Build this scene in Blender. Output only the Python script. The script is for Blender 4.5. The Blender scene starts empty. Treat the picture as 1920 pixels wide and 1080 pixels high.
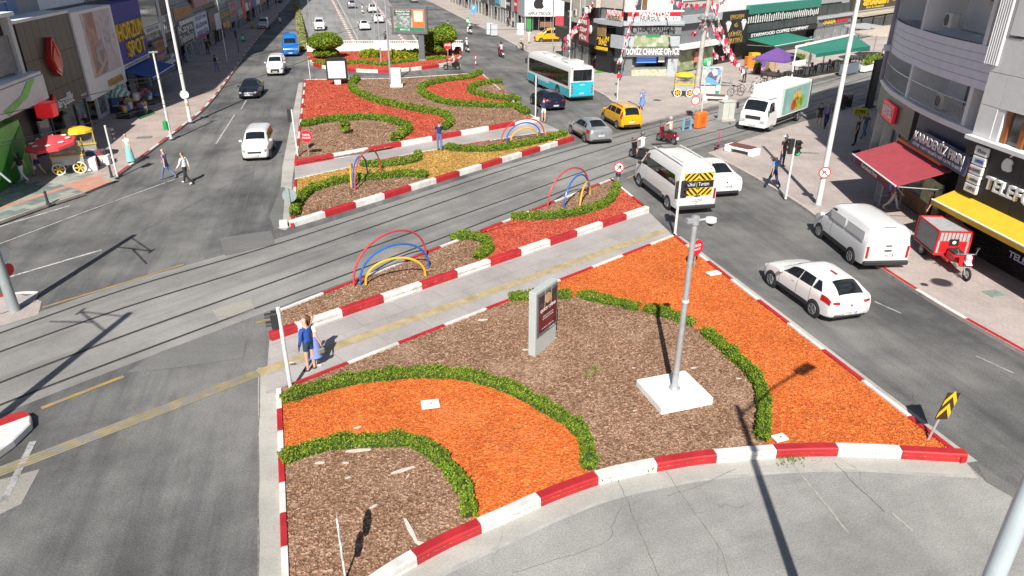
import bpy, bmesh, math, random
import numpy as np
from mathutils import Vector, Matrix
random.seed(7); RNG = np.random.default_rng(7)
R = math.radians
sc = bpy.context.scene; C = sc.collection
# ---------------------------------------------------------------- camera
HC, PITCH, FPX = 11.0, R(25.5), 1320.0
cam = bpy.data.objects.new('camera', bpy.data.cameras.new('camera')); C.objects.link(cam)
cam.location = (0, 0, HC); cam.rotation_euler = (R(90) - PITCH, 0, 0)
cam.data.sensor_width = 36; cam.data.lens = FPX / 1920 * 36
cam.data.clip_start = .1; cam.data.clip_end = 2000
sc.camera = cam
# ---------------------------------------------------------------- sky and sun
SUN_EL, SHADOW_AZ = R(43), R(85.0)          # shadows run towards SHADOW_AZ, measured from +X
w = bpy.data.worlds.new('World'); sc.world = w; w.use_nodes = True
nt = w.node_tree; bg = nt.nodes['Background']
sky = nt.nodes.new('ShaderNodeTexSky'); sky.sky_type = 'NISHITA'; sky.sun_disc = False
sky.sun_elevation = SUN_EL
sx, sy = -math.cos(SHADOW_AZ), -math.sin(SHADOW_AZ)
sky.sun_rotation = math.atan2(sx, sy)
sky.air_density = 1.0; sky.dust_density = 1.0; sky.altitude = 40
nt.links.new(sky.outputs[0], bg.inputs[0]); bg.inputs[1].default_value = 0.054
sl = bpy.data.lights.new('sun', 'SUN'); sl.energy = 5.0; sl.angle = R(.5); sl.color = (1, .95, .87)
so = bpy.data.objects.new('sun', sl); C.objects.link(so)
so.rotation_euler = Vector((-sx * math.cos(SUN_EL), -sy * math.cos(SUN_EL), -math.sin(SUN_EL))).to_track_quat('-Z', 'Y').to_euler()
sc.view_settings.view_transform = 'Standard'; sc.view_settings.look = 'None'
sc.view_settings.exposure = 0.55; sc.view_settings.gamma = 1
sc.cycles.use_denoising = True; sc.cycles.max_bounces = 6
# ---------------------------------------------------------------- survey helpers
CP, SP = math.cos(PITCH), math.sin(PITCH)
def ray(u, v):
    b = (v - 540) / FPX
    return Vector(((u - 960) / FPX, CP - b * SP, -SP - b * CP))
def g(u, v, z=0.0):
    "point at height z seen at this place of the photograph"
    d = ray(u, v); t = (z - HC) / d.z
    return (d.x * t, d.y * t)
def gp(pts, z=0.0): return [g(u, v, z) for u, v in pts]
def gramp(u, v):
    "point on the underpass ramp"
    d = ray(u, v); t = (HC - RZ0 + RY0 * RS) / (d.y * RS - d.z)
    return (d.x * t, d.y * t, HC + d.z * t)
RZ0, RY0, RS = -2.5, 91.0, .0424
def smooth(pts, n=6, closed=False):
    "Catmull-Rom"
    P = [Vector(p) for p in pts]; out = []
    L = len(P); rng = range(L if closed else L - 1)
    for i in rng:
        p1, p2 = P[i], P[(i + 1) % L]
        p0 = P[i - 1] if (i > 0 or closed) else p1 * 2 - p2
        p3 = P[(i + 2) % L] if (i + 2 < L or closed) else p2 * 2 - p1
        for k in range(n):
            t = k / n
            out.append(.5 * ((2 * p1) + (p2 - p0) * t + (2 * p0 - 5 * p1 + 4 * p2 - p3) * t * t + (3 * p1 - p0 - 3 * p2 + p3) * t ** 3))
    if not closed: out.append(P[-1])
    return [tuple(p) for p in out]
def resample(pts, step):
    P = [Vector(p) for p in pts]; out = [P[0]]; need = step
    for a, b in zip(P, P[1:]):
        L = (b - a).length; pos = 0
        while L - pos >= need and L > 0:
            pos += need; out.append(a + (b - a) * (pos / L)); need = step
        need -= L - pos
    if (out[-1] - P[-1]).length > step * .25: out.append(P[-1])
    return out
# ---------------------------------------------------------------- materials
MATS = {}
def nodes_of(name):
    m = bpy.data.materials.new(name); m.use_nodes = True
    t = m.node_tree; b = t.nodes['Principled BSDF']
    return m, t, b
def nd(t, kind, **kw):
    n = t.nodes.new('ShaderNode' + kind)
    for k, v in kw.items():
        if k in n.inputs: n.inputs[k].default_value = v
        else: setattr(n, k, v)
    return n
def ramp(t, stops):
    n = t.nodes.new('ShaderNodeValToRGB'); e = n.color_ramp.elements
    e[0].position, e[0].color = stops[0][0], (*stops[0][1], 1)
    e[1].position, e[1].color = stops[-1][0], (*stops[-1][1], 1)
    for p, c in stops[1:-1]:
        q = e.new(p); q.color = (*c, 1)
    return n
def coords(t, world=False):
    if world: return t.nodes.new('ShaderNodeNewGeometry').outputs['Position']
    return t.nodes.new('ShaderNodeTexCoord').outputs['Object']
def mix(t, a, b, fac, mode='MIX'):
    n = t.nodes.new('ShaderNodeMix'); n.data_type = 'RGBA'; n.blend_type = mode
    for sock, val in ((6, a), (7, b), (0, fac)):
        if isinstance(val, bpy.types.NodeSocket): t.links.new(val, n.inputs[sock])
        else: n.inputs[sock].default_value = (*val, 1) if isinstance(val, tuple) else val
    return n.outputs[2]
def mat(name, col, rough=.6, metal=0.0, var=.12, scale=3.0, bump=0.0, bscale=40, coat=0.0, emit=0.0, spec=.5, world=False, alpha=1.0):
    "plain procedural material: colour broken up by noise, optional fine relief"
    if name in MATS: return MATS[name]
    m, t, b = nodes_of(name); MATS[name] = m
    co = coords(t, world)
    n = nd(t, 'TexNoise', Scale=scale, Detail=5.0, Roughness=.65); t.links.new(co, n.inputs['Vector'])
    lo = tuple(max(0, c * (1 - var)) for c in col); hi = tuple(min(1, c * (1 + var)) for c in col)
    r = ramp(t, [(.3, lo), (.7, hi)]); t.links.new(n.outputs[0], r.inputs[0])
    t.links.new(r.outputs[0], b.inputs['Base Color'])
    b.inputs['Roughness'].default_value = rough; b.inputs['Metallic'].default_value = metal
    b.inputs['Coat Weight'].default_value = coat; b.inputs['Specular IOR Level'].default_value = spec
    b.inputs['Coat Roughness'].default_value = .08
    if alpha < 1: b.inputs['Alpha'].default_value = alpha
    if emit:
        b.inputs['Emission Color'].default_value = (*col, 1); b.inputs['Emission Strength'].default_value = emit
    if bump:
        n2 = nd(t, 'TexNoise', Scale=bscale, Detail=3.0); t.links.new(co, n2.inputs['Vector'])
        bp = nd(t, 'Bump', Strength=bump, Distance=.02); t.links.new(n2.outputs[0], bp.inputs['Height'])
        t.links.new(bp.outputs[0], b.inputs['Normal'])
    return m
def paint(name, col, wear=(.35, .33, .30), amount=.4, rough=.55, scale=9.0):
    "road or kerb paint, worn through in patches"
    if name in MATS: return MATS[name]
    m, t, b = nodes_of(name); MATS[name] = m
    co = coords(t, True)
    n = nd(t, 'TexNoise', Scale=scale, Detail=8.0, Roughness=.75); t.links.new(co, n.inputs['Vector'])
    r = ramp(t, [(.5 + .25 * (1 - amount), (0, 0, 0)), (.56 + .25 * (1 - amount), (1, 1, 1))]); t.links.new(n.outputs[0], r.inputs[0])
    n2 = nd(t, 'TexNoise', Scale=2.5, Detail=4.0); t.links.new(co, n2.inputs['Vector'])
    r2 = ramp(t, [(.3, tuple(c * .68 for c in col)), (.7, col)]); t.links.new(n2.outputs[0], r2.inputs[0])
    t.links.new(mix(t, r2.outputs[0], wear, r.outputs[0]), b.inputs['Base Color'])
    b.inputs['Roughness'].default_value = rough
    return m
def asphalt(name, lo, hi, speck=.25, warm=1.0, cracks=True, streak=0.0, ang=0.0):
    "worn road surface: cloudy wear, aggregate speckle, stains, hairline cracks"
    m, t, b = nodes_of(name); MATS[name] = m
    co = coords(t, True)
    mp = nd(t, 'Mapping'); mp.inputs['Rotation'].default_value = (0, 0, -ang); t.links.new(co, mp.inputs[0])
    mp2 = nd(t, 'Mapping'); mp2.inputs['Scale'].default_value = (.07, .75, 1); t.links.new(mp.outputs[0], mp2.inputs[0])
    n1 = nd(t, 'TexNoise', Scale=.16, Detail=8.0, Roughness=.68); t.links.new(co, n1.inputs['Vector'])
    n2 = nd(t, 'TexNoise', Scale=26.0, Detail=3.0, Roughness=.8); t.links.new(co, n2.inputs['Vector'])
    n3 = nd(t, 'TexNoise', Scale=1.0, Detail=5.0, Roughness=.7); t.links.new(mp2.outputs[0], n3.inputs['Vector'])
    r1 = ramp(t, [(.36, lo), (.60, hi)]); t.links.new(n1.outputs[0], r1.inputs[0])
    r3 = ramp(t, [(.36, (.56, .57, .59)), (.55, (1, 1, 1)), (.75, (1.0, 1.0, 1.0))]); t.links.new(n3.outputs[0], r3.inputs[0])
    c = mix(t, r1.outputs[0], r3.outputs[0], .35 + streak, 'MULTIPLY')
    r2 = ramp(t, [(.36, (1 - speck * 1.5,) * 3), (.64, (1,) * 3)]); t.links.new(n2.outputs[0], r2.inputs[0])
    c = mix(t, c, r2.outputs[0], 1.0, 'MULTIPLY')
    n5 = nd(t, 'TexNoise', Scale=1.1, Detail=8.0, Roughness=.8); t.links.new(co, n5.inputs['Vector'])
    r5 = ramp(t, [(.63, (1, 1, 1)), (.72, (.6, .6, .6))]); t.links.new(n5.outputs[0], r5.inputs[0])
    c = mix(t, c, r5.outputs[0], .7, 'MULTIPLY')
    if cracks:
        nz = nd(t, 'TexNoise', Scale=.9, Detail=6.0); t.links.new(co, nz.inputs['Vector'])
        wv = mix(t, co, nz.outputs[1], .35, 'LINEAR_LIGHT')
        vo = nd(t, 'TexVoronoi', Scale=.2, feature='DISTANCE_TO_EDGE'); t.links.new(wv, vo.inputs['Vector'])
        rc = ramp(t, [(.0, (.5, .48, .45)), (.004, (1, 1, 1))]); t.links.new(vo.outputs[0], rc.inputs[0])
        nm = nd(t, 'TexNoise', Scale=.35, Detail=4.0); t.links.new(co, nm.inputs['Vector'])
        rm = ramp(t, [(.52, (0, 0, 0)), (.62, (.6, .6, .6))]); t.links.new(nm.outputs[0], rm.inputs[0])
        c = mix(t, c, rc.outputs[0], rm.outputs[0], 'MULTIPLY')
    t.links.new(c, b.inputs['Base Color']); b.inputs['Roughness'].default_value = .85
    bp = nd(t, 'Bump', Strength=.25, Distance=.01); t.links.new(n2.outputs[0], bp.inputs['Height']); t.links.new(bp.outputs[0], b.inputs['Normal'])
    return m
def pavers(name, c1, c2, mortar, bw, bh, ang, stain=.3, gap=.06):
    "small block paving beyond the size at which blocks are built one by one"
    m, t, b = nodes_of(name); MATS[name] = m
    co = coords(t, True)
    mp = nd(t, 'Mapping'); mp.inputs['Rotation'].default_value = (0, 0, -ang); t.links.new(co, mp.inputs[0])
    br = nd(t, 'TexBrick', Scale=1.0); t.links.new(mp.outputs[0], br.inputs['Vector'])
    br.inputs['Brick Width'].default_value = bw; br.inputs['Row Height'].default_value = bh; br.inputs['Mortar Size'].default_value = gap * bh
    br.inputs['Color1'].default_value = (*c1, 1); br.inputs['Color2'].default_value = (*c2, 1); br.inputs['Mortar'].default_value = (*mortar, 1)
    n1 = nd(t, 'TexNoise', Scale=.35, Detail=7.0, Roughness=.7); t.links.new(co, n1.inputs['Vector'])
    r = ramp(t, [(.3, (1 - stain,) * 3), (.6, (1, 1, 1))]); t.links.new(n1.outputs[0], r.inputs[0])
    c = mix(t, br.outputs[0], r.outputs[0], 1.0, 'MULTIPLY')
    n2 = nd(t, 'TexNoise', Scale=14.0, Detail=4.0); t.links.new(co, n2.inputs['Vector'])
    r2 = ramp(t, [(.3, (.82,) * 3), (.7, (1.0,) * 3)]); t.links.new(n2.outputs[0], r2.inputs[0])
    c = mix(t, c, r2.outputs[0], .8, 'MULTIPLY')
    t.links.new(c, b.inputs['Base Color']); b.inputs['Roughness'].default_value = .8
    return m
def dusty(t, pos, c, dust, sc):
    if not dust: return c
    n = nd(t, 'TexNoise', Scale=sc, Detail=7.0, Roughness=.7); t.links.new(pos, n.inputs['Vector'])
    r = ramp(t, [(.52, (0, 0, 0)), (.70, (.45,) * 3)]); t.links.new(n.outputs[0], r.inputs[0])
    return mix(t, c, dust, r.outputs[0])
def mulch(name, stops, scale=17.0, dust=None):
    m, t, b = nodes_of(name); MATS[name] = m
    co = coords(t, True)
    vo = nd(t, 'TexVoronoi', Scale=scale); t.links.new(co, vo.inputs['Vector'])
    sp = nd(t, 'SeparateColor'); t.links.new(vo.outputs['Color'], sp.inputs[0])
    r = ramp(t, stops); t.links.new(sp.outputs[0], r.inputs[0])
    n1 = nd(t, 'TexNoise', Scale=.6, Detail=6.0, Roughness=.7); t.links.new(co, n1.inputs['Vector'])
    r1 = ramp(t, [(.35, (.72, .70, .68)), (.6, (1, 1, 1))]); t.links.new(n1.outputs[0], r1.inputs[0])
    t.links.new(dusty(t, co, mix(t, r.outputs[0], r1.outputs[0], .8, 'MULTIPLY'), dust, .45), b.inputs['Base Color']); b.inputs['Roughness'].default_value = .9
    bp = nd(t, 'Bump', Strength=1.0, Distance=.03); t.links.new(vo.outputs[0], bp.inputs['Height']); t.links.new(bp.outputs[0], b.inputs['Normal'])
    return m
def island(name, stops, rough=.8, transl=0.0, dust=None, dsc=.45):
    "one colour per loose piece (chips, leaves)"
    m, t, b = nodes_of(name); MATS[name] = m
    ge = t.nodes.new('ShaderNodeNewGeometry')
    r = ramp(t, stops); t.links.new(ge.outputs['Random Per Island'], r.inputs[0])
    n1 = nd(t, 'TexNoise', Scale=.8, Detail=5.0); t.links.new(ge.outputs['Position'], n1.inputs['Vector'])
    r1 = ramp(t, [(.35, (.75, .74, .72)), (.6, (1, 1, 1))]); t.links.new(n1.outputs[0], r1.inputs[0])
    c = dusty(t, ge.outputs['Position'], mix(t, r.outputs[0], r1.outputs[0], .8, 'MULTIPLY'), dust, dsc)
    t.links.new(c, b.inputs['Base Color']); b.inputs['Roughness'].default_value = rough
    b.inputs['Specular IOR Level'].default_value = .25
    if transl:
        tr = t.nodes.new('ShaderNodeBsdfTranslucent'); t.links.new(c, tr.inputs[0])
        ms = t.nodes.new('ShaderNodeMixShader'); ms.inputs[0].default_value = transl
        t.links.new(b.outputs[0], ms.inputs[1]); t.links.new(tr.outputs[0], ms.inputs[2])
        t.links.new(ms.outputs[0], t.nodes['Material Output'].inputs[0])
    return m
def glass(name, col=(.02, .03, .035), rough=.05):
    return mat(name, col, rough=rough, var=.3, scale=1.5, spec=.9, coat=.3)
def stripes(name, c1, c2, scale, ang=0.0, axis=0, duty=.5):
    "flat print: two-colour stripes in object space"
    m, t, b = nodes_of(name); MATS[name] = m
    co = coords(t)
    sp = nd(t, 'SeparateXYZ'); t.links.new(co, sp.inputs[0])
    a = nd(t, 'Math', operation='MULTIPLY'); t.links.new(sp.outputs[axis], a.inputs[0]); a.inputs[1].default_value = scale
    fr = nd(t, 'Math', operation='FRACT'); t.links.new(a.outputs[0], fr.inputs[0])
    gt = nd(t, 'Math', operation='GREATER_THAN'); t.links.new(fr.outputs[0], gt.inputs[0]); gt.inputs[1].default_value = duty
    t.links.new(mix(t, c1, c2, gt.outputs[0]), b.inputs['Base Color']); b.inputs['Roughness'].default_value = .6
    return m
def printed(name, cols, scale=3.0, rough=.5):
    "flat print: blotches of picture colours (posters, goods on show)"
    if name in MATS: return MATS[name]
    m, t, b = nodes_of(name); MATS[name] = m
    co = coords(t)
    vo = nd(t, 'TexVoronoi', Scale=scale, Randomness=1.0); t.links.new(co, vo.inputs['Vector'])
    sp = nd(t, 'SeparateColor'); t.links.new(vo.outputs['Color'], sp.inputs[0])
    n = len(cols)
    r = ramp(t, [((i + .0) / n, c) for i, c in enumerate(cols)]); r.color_ramp.interpolation = 'CONSTANT'; t.links.new(sp.outputs[0], r.inputs[0])
    nz = nd(t, 'TexNoise', Scale=scale * 2.5, Detail=5.0); t.links.new(co, nz.inputs['Vector'])
    r2 = ramp(t, [(.3, (.7,) * 3), (.65, (1,) * 3)]); t.links.new(nz.outputs[0], r2.inputs[0])
    t.links.new(mix(t, r.outputs[0], r2.outputs[0], .8, 'MULTIPLY'), b.inputs['Base Color']); b.inputs['Roughness'].default_value = rough
    return m
# ---------------------------------------------------------------- objects
def tag(o, label=None, cat=None, group=None, kind=None):
    if label: o['label'] = label
    if cat: o['category'] = cat
    if group: o['group'] = group
    if kind: o['kind'] = kind
    return o
def thing(name, label, cat, loc=(0, 0, 0), rz=0.0, group=None, kind=None):
    o = bpy.data.objects.new(name, None); C.objects.link(o); o.empty_display_size = .2
    o.location = loc if len(loc) == 3 else (*loc, 0); o.rotation_euler = (0, 0, rz)
    return tag(o, label, cat, group, kind)
def link(name, me, parent=None, m=None):
    if m is not None and not me.materials: me.materials.append(m)
    o = bpy.data.objects.new(name, me); C.objects.link(o)
    if parent is not None: o.parent = parent
    return o
def copy_tree(o, parent=None):
    c = o.copy(); C.objects.link(c); c.parent = parent
    for ch in list(o.children): copy_tree(ch, c)
    return c
class MB:
    def __init__(s): s.v = []; s.f = []
    def add(s, vs, fs):
        n = len(s.v); s.v += [tuple(q) for q in vs]; s.f += [tuple(i + n for i in q) for q in fs]; return s
    def box(s, c, d, rz=0.0, rx=0.0, ry=0.0):
        M = Matrix.Translation(c) @ Matrix.Rotation(rz, 4, 'Z') @ Matrix.Rotation(ry, 4, 'Y') @ Matrix.Rotation(rx, 4, 'X')
        x, y, z = d[0] / 2, d[1] / 2, d[2] / 2
        vs = [M @ Vector(q) for q in ((-x, -y, -z), (x, -y, -z), (x, y, -z), (-x, y, -z), (-x, -y, z), (x, -y, z), (x, y, z), (-x, y, z))]
        return s.add(vs, [(0, 3, 2, 1), (4, 5, 6, 7), (0, 1, 5, 4), (1, 2, 6, 5), (2, 3, 7, 6), (3, 0, 4, 7)])
    def bx(s, x0, x1, y0, y1, z0, z1): return s.box(((x0 + x1) / 2, (y0 + y1) / 2, (z0 + z1) / 2), (abs(x1 - x0), abs(y1 - y0), abs(z1 - z0)))
    def cyl(s, a, b, r0, r1=None, n=10, cap=True):
        a, b = Vector(a), Vector(b); r1 = r0 if r1 is None else r1
        q = (b - a).to_track_quat('Z', 'Y'); X, Y = q @ Vector((1, 0, 0)), q @ Vector((0, 1, 0))
        vs = [p + (X * math.cos(t) + Y * math.sin(t)) * r for p, r in ((a, r0), (b, r1)) for t in (2 * math.pi * i / n for i in range(n))]
        fs = [(i, (i + 1) % n, n + (i + 1) % n, n + i) for i in range(n)]
        if cap: fs += [tuple(range(n - 1, -1, -1)), tuple(range(n, 2 * n))]
        return s.add(vs, fs)
    def tube(s, pts, r, n=8):
        P = [Vector(p) for p in pts]; vs = []; fs = []; up = Vector((0, 0, 1)); L = len(P)
        for i, p in enumerate(P):
            d = (P[min(i + 1, L - 1)] - P[max(i - 1, 0)]).normalized()
            x = d.cross(up)
            x = x.normalized() if x.length > 1e-3 else Vector((1, 0, 0)); y = x.cross(d)
            rr = r[i] if isinstance(r, (list, tuple)) else r
            vs += [p + (x * math.cos(2 * math.pi * k / n) + y * math.sin(2 * math.pi * k / n)) * rr for k in range(n)]
        for i in range(L - 1):
            fs += [(i * n + k, i * n + (k + 1) % n, (i + 1) * n + (k + 1) % n, (i + 1) * n + k) for k in range(n)]
        fs += [tuple(range(n - 1, -1, -1)), tuple(range((L - 1) * n, L * n))]
        return s.add(vs, fs)
    def lathe(s, prof, n=16, at=(0, 0, 0)):
        vs = [(at[0] + r * math.cos(2 * math.pi * k / n), at[1] + r * math.sin(2 * math.pi * k / n), at[2] + z) for r, z in prof for k in range(n)]
        fs = [(i * n + k, i * n + (k + 1) % n, (i + 1) * n + (k + 1) % n, (i + 1) * n + k) for i in range(len(prof) - 1) for k in range(n)]
        fs += [tuple(range(n - 1, -1, -1)), tuple(range((len(prof) - 1) * n, len(prof) * n))]
        return s.add(vs, fs)
    def prism(s, poly, z0, z1):
        n = len(poly); ar = sum(poly[i][0] * poly[(i + 1) % n][1] - poly[(i + 1) % n][0] * poly[i][1] for i in range(n))
        if ar < 0: poly = poly[::-1]
        vs = [(p[0], p[1], z0) for p in poly] + [(p[0], p[1], z1) for p in poly]
        return s.add(vs, [tuple(range(n - 1, -1, -1)), tuple(range(n, 2 * n))] + [(i, (i + 1) % n, n + (i + 1) % n, n + i) for i in range(n)])
    def profile(s, poly, y0, y1):
        "polygon in the XZ plane pushed along Y"
        n = len(poly); ar = sum(poly[i][0] * poly[(i + 1) % n][1] - poly[(i + 1) % n][0] * poly[i][1] for i in range(n))
        if ar < 0: poly = poly[::-1]
        vs = [(p[0], y0, p[1]) for p in poly] + [(p[0], y1, p[1]) for p in poly]
        return s.add(vs, [tuple(range(n)), tuple(range(2 * n - 1, n - 1, -1))] + [(i, n + i, n + (i + 1) % n, (i + 1) % n) for i in range(n)])
    def poly(s, pts): return s.add(pts, [tuple(range(len(pts)))])
    def ball(s, c, r, n=10, m=6, sq=(1, 1, 1)):
        prof = [(max(.001, math.sin(math.pi * i / m)), -math.cos(math.pi * i / m)) for i in range(m + 1)]
        vs = [(c[0] + r * sq[0] * q * math.cos(2 * math.pi * k / n), c[1] + r * sq[1] * q * math.sin(2 * math.pi * k / n), c[2] + r * sq[2] * z) for q, z in prof for k in range(n)]
        fs = [(i * n + k, i * n + (k + 1) % n, (i + 1) * n + (k + 1) % n, (i + 1) * n + k) for i in range(m) for k in range(n)]
        return s.add(vs, fs)
    def torus(s, c, R0, r, n=16, k=6, axis='Y'):
        vs = []; fs = []
        for i in range(n):
            a = 2 * math.pi * i / n
            for j in range(k):
                b = 2 * math.pi * j / k; q = R0 + r * math.cos(b); p = (q * math.cos(a), r * math.sin(b), q * math.sin(a))
                if axis == 'Z': p = (p[0], p[2], p[1])
                if axis == 'X': p = (p[1], p[0], p[2])
                vs.append((c[0] + p[0], c[1] + p[1], c[2] + p[2]))
                fs.append((i * k + j, i * k + (j + 1) % k, ((i + 1) % n) * k + (j + 1) % k, ((i + 1) % n) * k + j))
        return s.add(vs, fs)
    def mesh(s, name, smooth=False, bevel=0.0):
        me = bpy.data.meshes.new(name); me.from_pydata(s.v, [], s.f)
        if bevel or smooth:
            bm = bmesh.new(); bm.from_mesh(me)
            bmesh.ops.recalc_face_normals(bm, faces=bm.faces)
            if bevel:
                es = [e for e in bm.edges if len(e.link_faces) == 2 and e.calc_face_angle(0) > .6]
                bmesh.ops.bevel(bm, geom=es, offset=bevel, segments=1, affect='EDGES', clamp_overlap=True)
            bm.to_mesh(me); bm.free()
        if smooth:
            for p in me.polygons: p.use_smooth = True
            me.set_sharp_from_angle(angle=R(38))
        return me
    def build(s, name, m, parent=None, smooth=False, bevel=0.0):
        return link(name, s.mesh(name, smooth, bevel), parent, m)
def np_mesh(name, verts, faces):
    "faces: (n,k) array, all of k corners"
    me = bpy.data.meshes.new(name); k = faces.shape[1]; n = len(faces)
    me.vertices.add(len(verts)); me.vertices.foreach_set('co', np.ascontiguousarray(verts, np.float32).ravel())
    me.loops.add(n * k); me.loops.foreach_set('vertex_index', np.ascontiguousarray(faces, np.int32).ravel())
    me.polygons.add(n); me.polygons.foreach_set('loop_start', np.arange(n, dtype=np.int32) * k)
    me.update(calc_edges=True); return me
def inside(P, poly):
    x, y = P[:, 0], P[:, 1]; c = np.zeros(len(P), bool); n = len(poly)
    for i in range(n):
        (x0, y0), (x1, y1) = poly[i][:2], poly[i - 1][:2]
        k = (y0 > y) != (y1 > y)
        with np.errstate(divide='ignore', invalid='ignore'):
            c ^= k & (x < (x1 - x0) * (y - y0) / (y1 - y0 + 1e-12) + x0)
    return c
def cards(P, size, aspect, flat, rng=RNG, nrm=None):
    "loose four-cornered pieces at P; flat 0..1 = how level they lie"
    n = len(P)
    a = rng.normal(size=(n, 3))
    if nrm is None: nrm = np.tile((0, 0, 1.0), (n, 1))
    N = nrm * flat + a * (1 - flat); N /= np.linalg.norm(N, axis=1)[:, None] + 1e-9
    b = rng.normal(size=(n, 3)); U = np.cross(N, b); U /= np.linalg.norm(U, axis=1)[:, None] + 1e-9
    V = np.cross(N, U); s = (size * rng.uniform(.6, 1.35, n))[:, None]
    U *= s; V *= s * aspect
    vs = np.stack([P - U - V * .5, P + U * .2 - V, P + U + V * .3, P - U * .3 + V], 1).reshape(-1, 3)
    return vs, np.arange(4 * n).reshape(n, 4)
def sheet(name, pts, z, m, kind='structure', parent=None, th=0.0):
    mb = MB()
    if th: mb.prism(pts, z - th, z)
    else:
        n = len(pts); ar = sum(pts[i][0] * pts[(i + 1) % n][1] - pts[(i + 1) % n][0] * pts[i][1] for i in range(n))
        if ar < 0: pts = pts[::-1]
        mb.poly([(p[0], p[1], z) for p in pts])
    o = mb.build(name, m, parent)
    if parent is None and kind: o['kind'] = kind
    return o
_fc = {}
def text_mesh(s, size, ext=.02, bold=0.0, align='CENTER', shear=0.0):
    k = (s, size, ext, bold, align, shear)
    if k in _fc: return _fc[k]
    c = bpy.data.curves.new('t', 'FONT'); c.body = s; c.size = size; c.extrude = ext; c.offset = bold; c.align_x = align; c.align_y = 'CENTER'; c.shear = shear; c.resolution_u = 2
    o = bpy.data.objects.new('t', c)
    me = bpy.data.meshes.new_from_object(o)
    bpy.data.objects.remove(o); bpy.data.curves.remove(c); _fc[k] = me
    return me
def text(s, m, parent, loc, size, width=None, ext=.015, bold=0.0, face='-Y', align='CENTER', name='lettering', rz=0.0, roll=0.0):
    "lettering standing on a face: face gives where it looks ('-Y' front, 'Z' flat on top)"
    me0 = text_mesh(s, size, ext, bold, align)
    me = me0.copy(); me.materials.clear(); me.materials.append(m)
    xs = [q.co.x for q in me.vertices] or [0]; w0 = max(xs) - min(xs)
    o = bpy.data.objects.new(name, me); C.objects.link(o); o.parent = parent; o.location = loc
    Rm = Matrix.Rotation(rz, 3, 'Z') @ (Matrix.Rotation(R(90), 3, 'X') if face == '-Y' else Matrix.Identity(3)) @ Matrix.Rotation(roll, 3, 'Z')
    o.rotation_euler = Rm.to_euler()
    if width and w0: o.scale = (width / w0, 1, 1)
    return o
def letters(s, m, parent, loc, size, width=None, ext=.04, bold=0.0, rz=0.0):
    "big sign letters, each a piece of its own"
    full = text_mesh(s, size, ext, bold, 'LEFT'); xs = [q.co.x for q in full.vertices]; x0, w0 = min(xs), max(xs) - min(xs)
    k = (width / w0) if width else 1.0
    for i, ch in enumerate(s):
        if ch == ' ': continue
        me = text_mesh(ch, size, ext, bold, 'LEFT')
        a = text_mesh(s[:i + 1], size, ext, bold, 'LEFT')
        right = max(q.co.x for q in a.vertices); own = max(q.co.x for q in me.vertices)
        mc = me.copy(); mc.materials.clear(); mc.materials.append(m)
        o = bpy.data.objects.new('letter', mc); C.objects.link(o); o.parent = parent
        off = (right - own - x0 - w0 / 2) * k
        o.location = (loc[0] + off * math.cos(rz), loc[1] + off * math.sin(rz), loc[2])
        o.rotation_euler = (R(90), 0, rz); o.scale = (k, 1, 1)
# ================================================================ ground and roads
ROAD = R(104.0); TRAM = R(49.2)
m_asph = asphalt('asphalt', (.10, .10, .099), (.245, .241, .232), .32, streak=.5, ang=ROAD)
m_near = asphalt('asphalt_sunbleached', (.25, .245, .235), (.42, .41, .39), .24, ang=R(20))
m_asph_old = asphalt('asphalt_new_patch', (.15, .148, .14), (.20, .198, .19), .2, cracks=False)
m_tram = asphalt('tram_concrete', (.20, .196, .188), (.33, .32, .305), .2, cracks=False, streak=.3, ang=TRAM)
m_gutter = asphalt('gutter_concrete', (.36, .35, .32), (.50, .48, .44), .16, cracks=True)
m_conc = mat('concrete', (.42, .40, .37), .85, var=.25, scale=2.5, bump=.3, world=True)
m_path = pavers('path_slabs', (.43, .395, .38), (.40, .37, .36), (.32, .30, .29), 1.6, .8, R(41), .28, .02)
m_pave_l = pavers('left_pavement_blocks', (.52, .415, .37), (.45, .37, .34), (.34, .285, .26), .22, .11, ROAD, .35)
m_pave_r = pavers('right_pavement_blocks', (.50, .42, .385), (.44, .38, .36), (.35, .31, .295), .24, .12, ROAD, .3)
m_plaza = pavers('plaza_blocks', (.50, .43, .39), (.44, .39, .36), (.37, .33, .31), .4, .2, TRAM, .3)
m_red = paint('kerb_paint_red', (.46, .022, .03), (.36, .16, .14), .38); m_white = paint('kerb_paint_white', (.74, .73, .70), (.46, .42, .38), .36)
m_line = paint('line_white', (.62, .61, .58), (.2, .2, .195), .95, scale=5); m_yline = paint('line_yellow', (.40, .27, .09), (.21, .205, .2), .95, scale=4)
m_tact = paint('tactile_yellow', (.43, .345, .19), (.36, .33, .29), .85, scale=3)
m_rail = mat('rail_steel', (.06, .058, .055), .5, .6, var=.3); m_groove = mat('rail_groove', (.05, .048, .045), .9)
m_crack = mat('joint_dirt', (.17, .155, .135), .95, var=.5, scale=6, world=True); m_patch = mat('mortar_patch', (.33, .31, .27), .9, var=.25, scale=8, world=True)
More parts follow.
